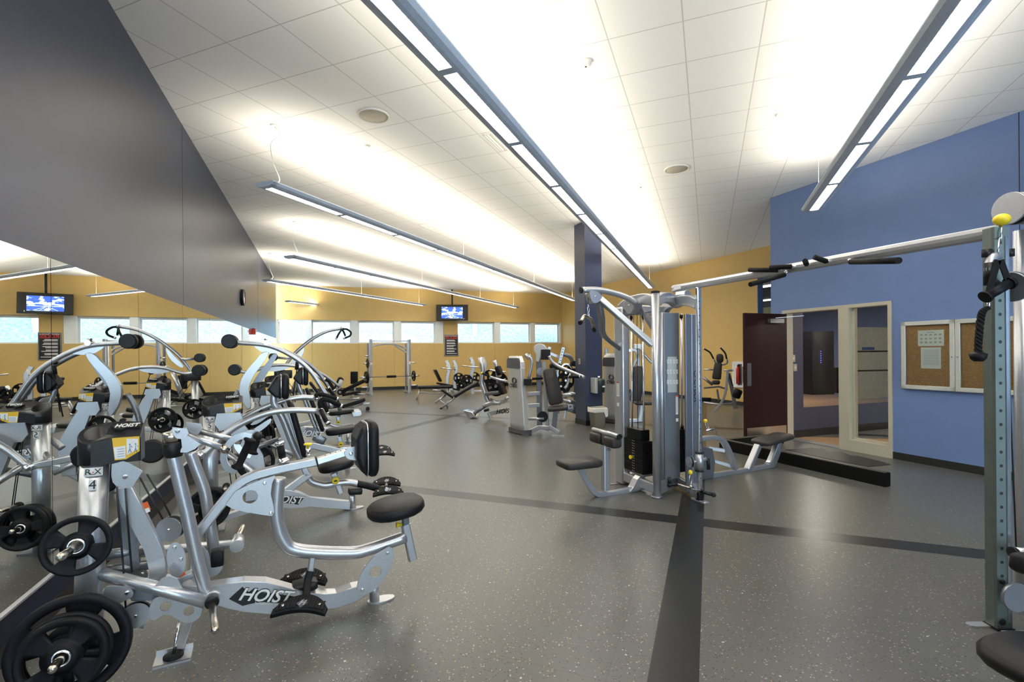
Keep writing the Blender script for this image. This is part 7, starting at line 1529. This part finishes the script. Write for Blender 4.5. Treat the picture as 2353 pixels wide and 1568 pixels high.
# black curb before the doorway and the dark mat
c1 = fl(2033.5, 1120.5); dW = V((BWD.x, BWD.y)); e1 = fl(1679.6, 1039); dl = V((e1.x-c1.x, e1.y-c1.y)).normalized(); L1 = 2.38; nw = V((dl.y, -dl.x)); nw = nw if nw.x > 0 else -nw; hC = .159; wC = .10
cmat = noisy(mat('black_rubber_curb', (.006, .006, .006), .6, spec=.12), 12, .2); ctop = noisy(mat('worn_curb_top', (.060, .055, .045), .5), 12, .1)
C0 = V((c1.x, c1.y)); E_ = C0+dl*L1; mb = MB(); mb.prism([V((*p, 0)) for p in (C0, C0+nw*wC, E_+nw*wC, E_)], (0, 0, 1), 0, hC, bev=.006); t = thing('rubber_curb', 'long low black curb on the floor before the open door', 'curb', (C0.x, C0.y, 0)); o = obj('curb_body', mb, cmat, t); o.location = (-C0.x, -C0.y, 0); mb = MB(); mb.prism([V((*p, 0)) for p in (C0+nw*.01-(-dl)*.01, C0+nw*(wC-.01)+dl*.01, E_+nw*(wC-.01), E_+nw*.01)], (0, 0, 1), hC, hC+.003); o = obj('curb_top', mb, ctop, t); o.location = (-C0.x, -C0.y, 0)
F0 = E_-dl*wC+nw*(wC+.004); L2 = 1.2; mb = MB(); mb.prism([V((*p, 0)) for p in (F0, F0+dl*wC, F0+dl*wC+nw*L2, F0+nw*L2)], (0, 0, 1), 0, hC, bev=.006); t = thing('rubber_curb', 'short black curb running back to the blue wall behind the mahogany door', 'curb', (F0.x, F0.y, 0)); o = obj('curb_body', mb, cmat, t); o.location = (-F0.x, -F0.y, 0); mb = MB(); mb.prism([V((*p, 0)) for p in (F0+dl*.01, F0+dl*(wC-.01), F0+dl*(wC-.01)+nw*(L2-.01), F0+dl*.01+nw*(L2-.01))], (0, 0, 1), hC, hC+.003); o = obj('curb_top', mb, ctop, t); o.location = (-F0.x, -F0.y, 0)
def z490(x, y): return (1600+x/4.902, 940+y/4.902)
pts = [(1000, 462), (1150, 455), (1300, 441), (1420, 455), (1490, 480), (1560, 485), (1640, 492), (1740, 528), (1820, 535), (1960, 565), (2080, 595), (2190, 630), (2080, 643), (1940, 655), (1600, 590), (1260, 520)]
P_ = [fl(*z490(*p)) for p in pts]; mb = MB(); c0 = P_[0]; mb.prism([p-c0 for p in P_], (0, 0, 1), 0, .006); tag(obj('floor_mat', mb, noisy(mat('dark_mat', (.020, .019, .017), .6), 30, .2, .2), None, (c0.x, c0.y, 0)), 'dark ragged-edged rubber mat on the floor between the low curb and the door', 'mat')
# studio: panels and dark cabinet, placed as the mirror shows them
def refl(px, py, d):
    """real position of what the studio mirror shows at the pixel, d metres of sight line beyond the mirror"""
    p = on(px, py, (S0.x, S0.y), (NB.x, NB.y)); dr = (p-V((0, 0, EYE))).normalized(); n = V((BWD.x, BWD.y, 0)); dr = dr-2*n*dr.dot(n); return p+dr*d
def rplate(name, label, cat, q, d, col, th=.06, frm=True, **kw):
    a, b_ = refl(q[0], q[1], d), refl(q[2], q[3], d); ax2 = V((b_.x-a.x, b_.y-a.y, 0)); L = ax2.length; ax2.normalize(); nn = V((-ax2.y, ax2.x, 0)); c = (a+b_)/2; R = Matrix(((ax2.x, nn.x, 0), (ax2.y, nn.y, 0), (0, 0, 1))); mb = MB(); mb.box((0, 0, 0), (L, th, abs(a.z-b_.z)), R); o = obj(name, mb, col, None, (c.x, c.y, c.z)); 
    if cat: tag(o, label, cat, **kw)
    return o, R, L, abs(a.z-b_.z)
gpan = noisy(mat('grey_panel', (.60, .60, .57), .6), 12, .08)
dm = 3.2
o, R, L, h = rplate('storage_cabinet', 'tall pale grey panelled cupboard reflected in the studio mirror', 'cabinet', (1955, 753, 2045, 912), dm, gpan, .3)
for z, sd_ in ((h*.16, -.156), (-h*.11, -.156), (h*.16, .156), (-h*.11, .156)): mb = MB(); mb.box(V((0, sd_, z)), (L, .012, .035), None); j_ = obj('panel_joint', mb, 'ink', o); j_.matrix_local = R.to_4x4()
for y_, nm, col, w2, h2 in ((h*.20, 'label_strip', 'bluei', .36, .07),): 
    for sd_ in (-.16, .16): mb = MB(); mb.box(V((-L*.22, sd_, y_)), (w2, .012, h2)); j_ = obj(nm, mb, col, o); j_.matrix_local = R.to_4x4()
o, R, L, h = rplate('equipment_rack', 'dark audio equipment rack with blue indicator lights seen in the studio mirror', 'equipment rack', (1852, 762, 1902, 905), 4.2, noisy(mat('rack_black', (.008, .008, .010), .4), 10, .1), .4)
for k in range(6):
    mb = MB(); mb.box(V((-L*.12, .0, h*.18-k*.055)), (.02, .42, .018)); j_ = obj('indicator_light', mb, mat('blue_indicator', (.02, .02, .4), .4, emit=(.1, .12, 1), es=1.2), o); j_.matrix_local = R.to_4x4()
o, R, L, h = rplate('storage_bin', 'low dark crate beside the audio rack in the studio mirror', 'crate', (1908, 845, 1931, 902), 4.8, 'ink', .4)
# hillside, trees outside the windows
hm = noisy(mat('winter_grass', (.21, .27, .32), .9), 9, .38); 
mb = MB(); N_ = 16; base_ = FL+NF*2.5
vs = [[None]*N_ for _ in range(N_)]
random.seed(11)
for i in range(N_):
    for j in range(N_):
        q = FL-FD*14+FD*(45*i/(N_-1))+NF*(2.5+26*j/(N_-1)); vs[i][j] = mb.b.verts.new((q.x, q.y, -.2+max(0, j-1)*1.9+random.uniform(-.15, .15)))
for i in range(N_-1):
    for j in range(N_-1): mb._f((vs[i][j], vs[i+1][j], vs[i+1][j+1], vs[i][j+1]), True)
tag(obj('hillside', mb, hm), kind='structure')
bark = noisy(mat('pale_bark', (.85, .86, .84), .9), 8, .15); random.seed(21)
def tree(u, dist, h, label):
    q = FL+FD*u+NF*dist; z0 = max(0, (dist-2.5)/26*15-1)*1.9-.5; t = thing('bare_tree', label, 'tree', (q.x, q.y, z0), 0, 'bare trees outside the windows'); mb = MB(); mb.tube([V((0, 0, 0)), V((.1, .05, h*.5)), V((.0, .1, h))], .16, 8, scales=[1, .7, .3]); obj('trunk', mb, bark, t); mb = MB()
    def br(p, d, L, r, dep):
        e = p+d*L; mb.tube([p, (p+e)/2+V((random.uniform(-.1, .1), random.uniform(-.1, .1), 0))*L, e], r, 5, scales=[1, .8, .5])
        if dep:
            for _ in range(3): dd = (d+V((random.uniform(-.8, .8), random.uniform(-.8, .8), random.uniform(-.1, .7)))).normalized(); br(p+d*L*random.uniform(.4, .95), dd, L*.65, r*.55, dep-1)
    for k in range(9): z = h*(.15+.09*k); a = k*2.4; br(V((0, 0, z)), V((math.cos(a), math.sin(a), .6)).normalized(), h*.28, .09, 2)
    obj('branches', mb, bark, t)
tree(fu(1180), 7, 6.5, 'bare white-branched tree outside the middle window right of the rules sign'); tree(fu(1085), 9, 7, 'bare tree outside the window just right of the rules sign'); tree(fu(865), 12, 7, 'thin bare tree outside the third window from the left'); tree(fu(1250), 10, 6, 'bare tree outside the rightmost window'); tree(fu(670), 8, 6, 'bare tree outside the leftmost window')

# unseen fill lights added to brighten the studio, then the passage ceiling lights
st_l = mat('studio_fill_lamp', (1, .9, .8), .5, emit=(1, .88, .75), es=45.0)
for a, c in ((2.4, 3.4), (5.6, 4.5)):
    q = sq(a, c); t = thing('ceiling_light', 'square fill light added to the studio ceiling %s' % ('nearer the door' if a < 4 else 'deeper in the room'), 'ceiling light', (q.x, q.y, 2.99)); mb = MB(); mb.box((0, 0, -.02), (.6, .6, .02)); obj('diffuser', mb, st_l, t); mb = MB()
    for x, y, w, h in ((0, .31, .64, .02), (0, -.31, .64, .02), (.31, 0, .02, .6), (-.31, 0, .02, .6)): mb.box((x, y, -.015), (w, h, .04))
    obj('frame', mb, 'white', t)
pl_ = mat('passage_lamp', (1, 1, 1), .5, emit=(1, .97, .92), es=4.0)
for k, (px, py) in enumerate(((1760, 659), (1760, 691))):
    q = fl(px, py, 3.68); t = thing('ceiling_light', 'bright ceiling light in the passage beside the blue wall, %s' % ('upper of the two' if k == 0 else 'lower of the two'), 'ceiling light', (q.x, q.y, 3.70), math.atan2(NY.y, NY.x)); mb = MB(); mb.box((0, 0, -.01), (.28, .9, .02)); obj('diffuser', mb, pl_, t); mb = MB(); mb.box((0, 0, .01), (.33, .95, .015)); obj('frame', mb, 'white', t)

for px, py, w_ in ((1822, 824, 'upper'), (1826, 845, 'lower')):
    p = on(px, py, (S0.x, S0.y), (NB.x, NB.y)); o = thing('light_switch', 'white switch plate just inside the studio doorway, %s of the two' % w_, 'switch', tuple(p), math.atan2(NB.y, NB.x)); mb = MB(); mb.box((0, -.008, 0), (.08, .014, .125), None, .003); pl = obj('plate', mb, 'cream', o); mb = MB(); mb.box((0, -.017, 0), (.02, .008, .04)); obj('toggle', mb, 'white', pl)
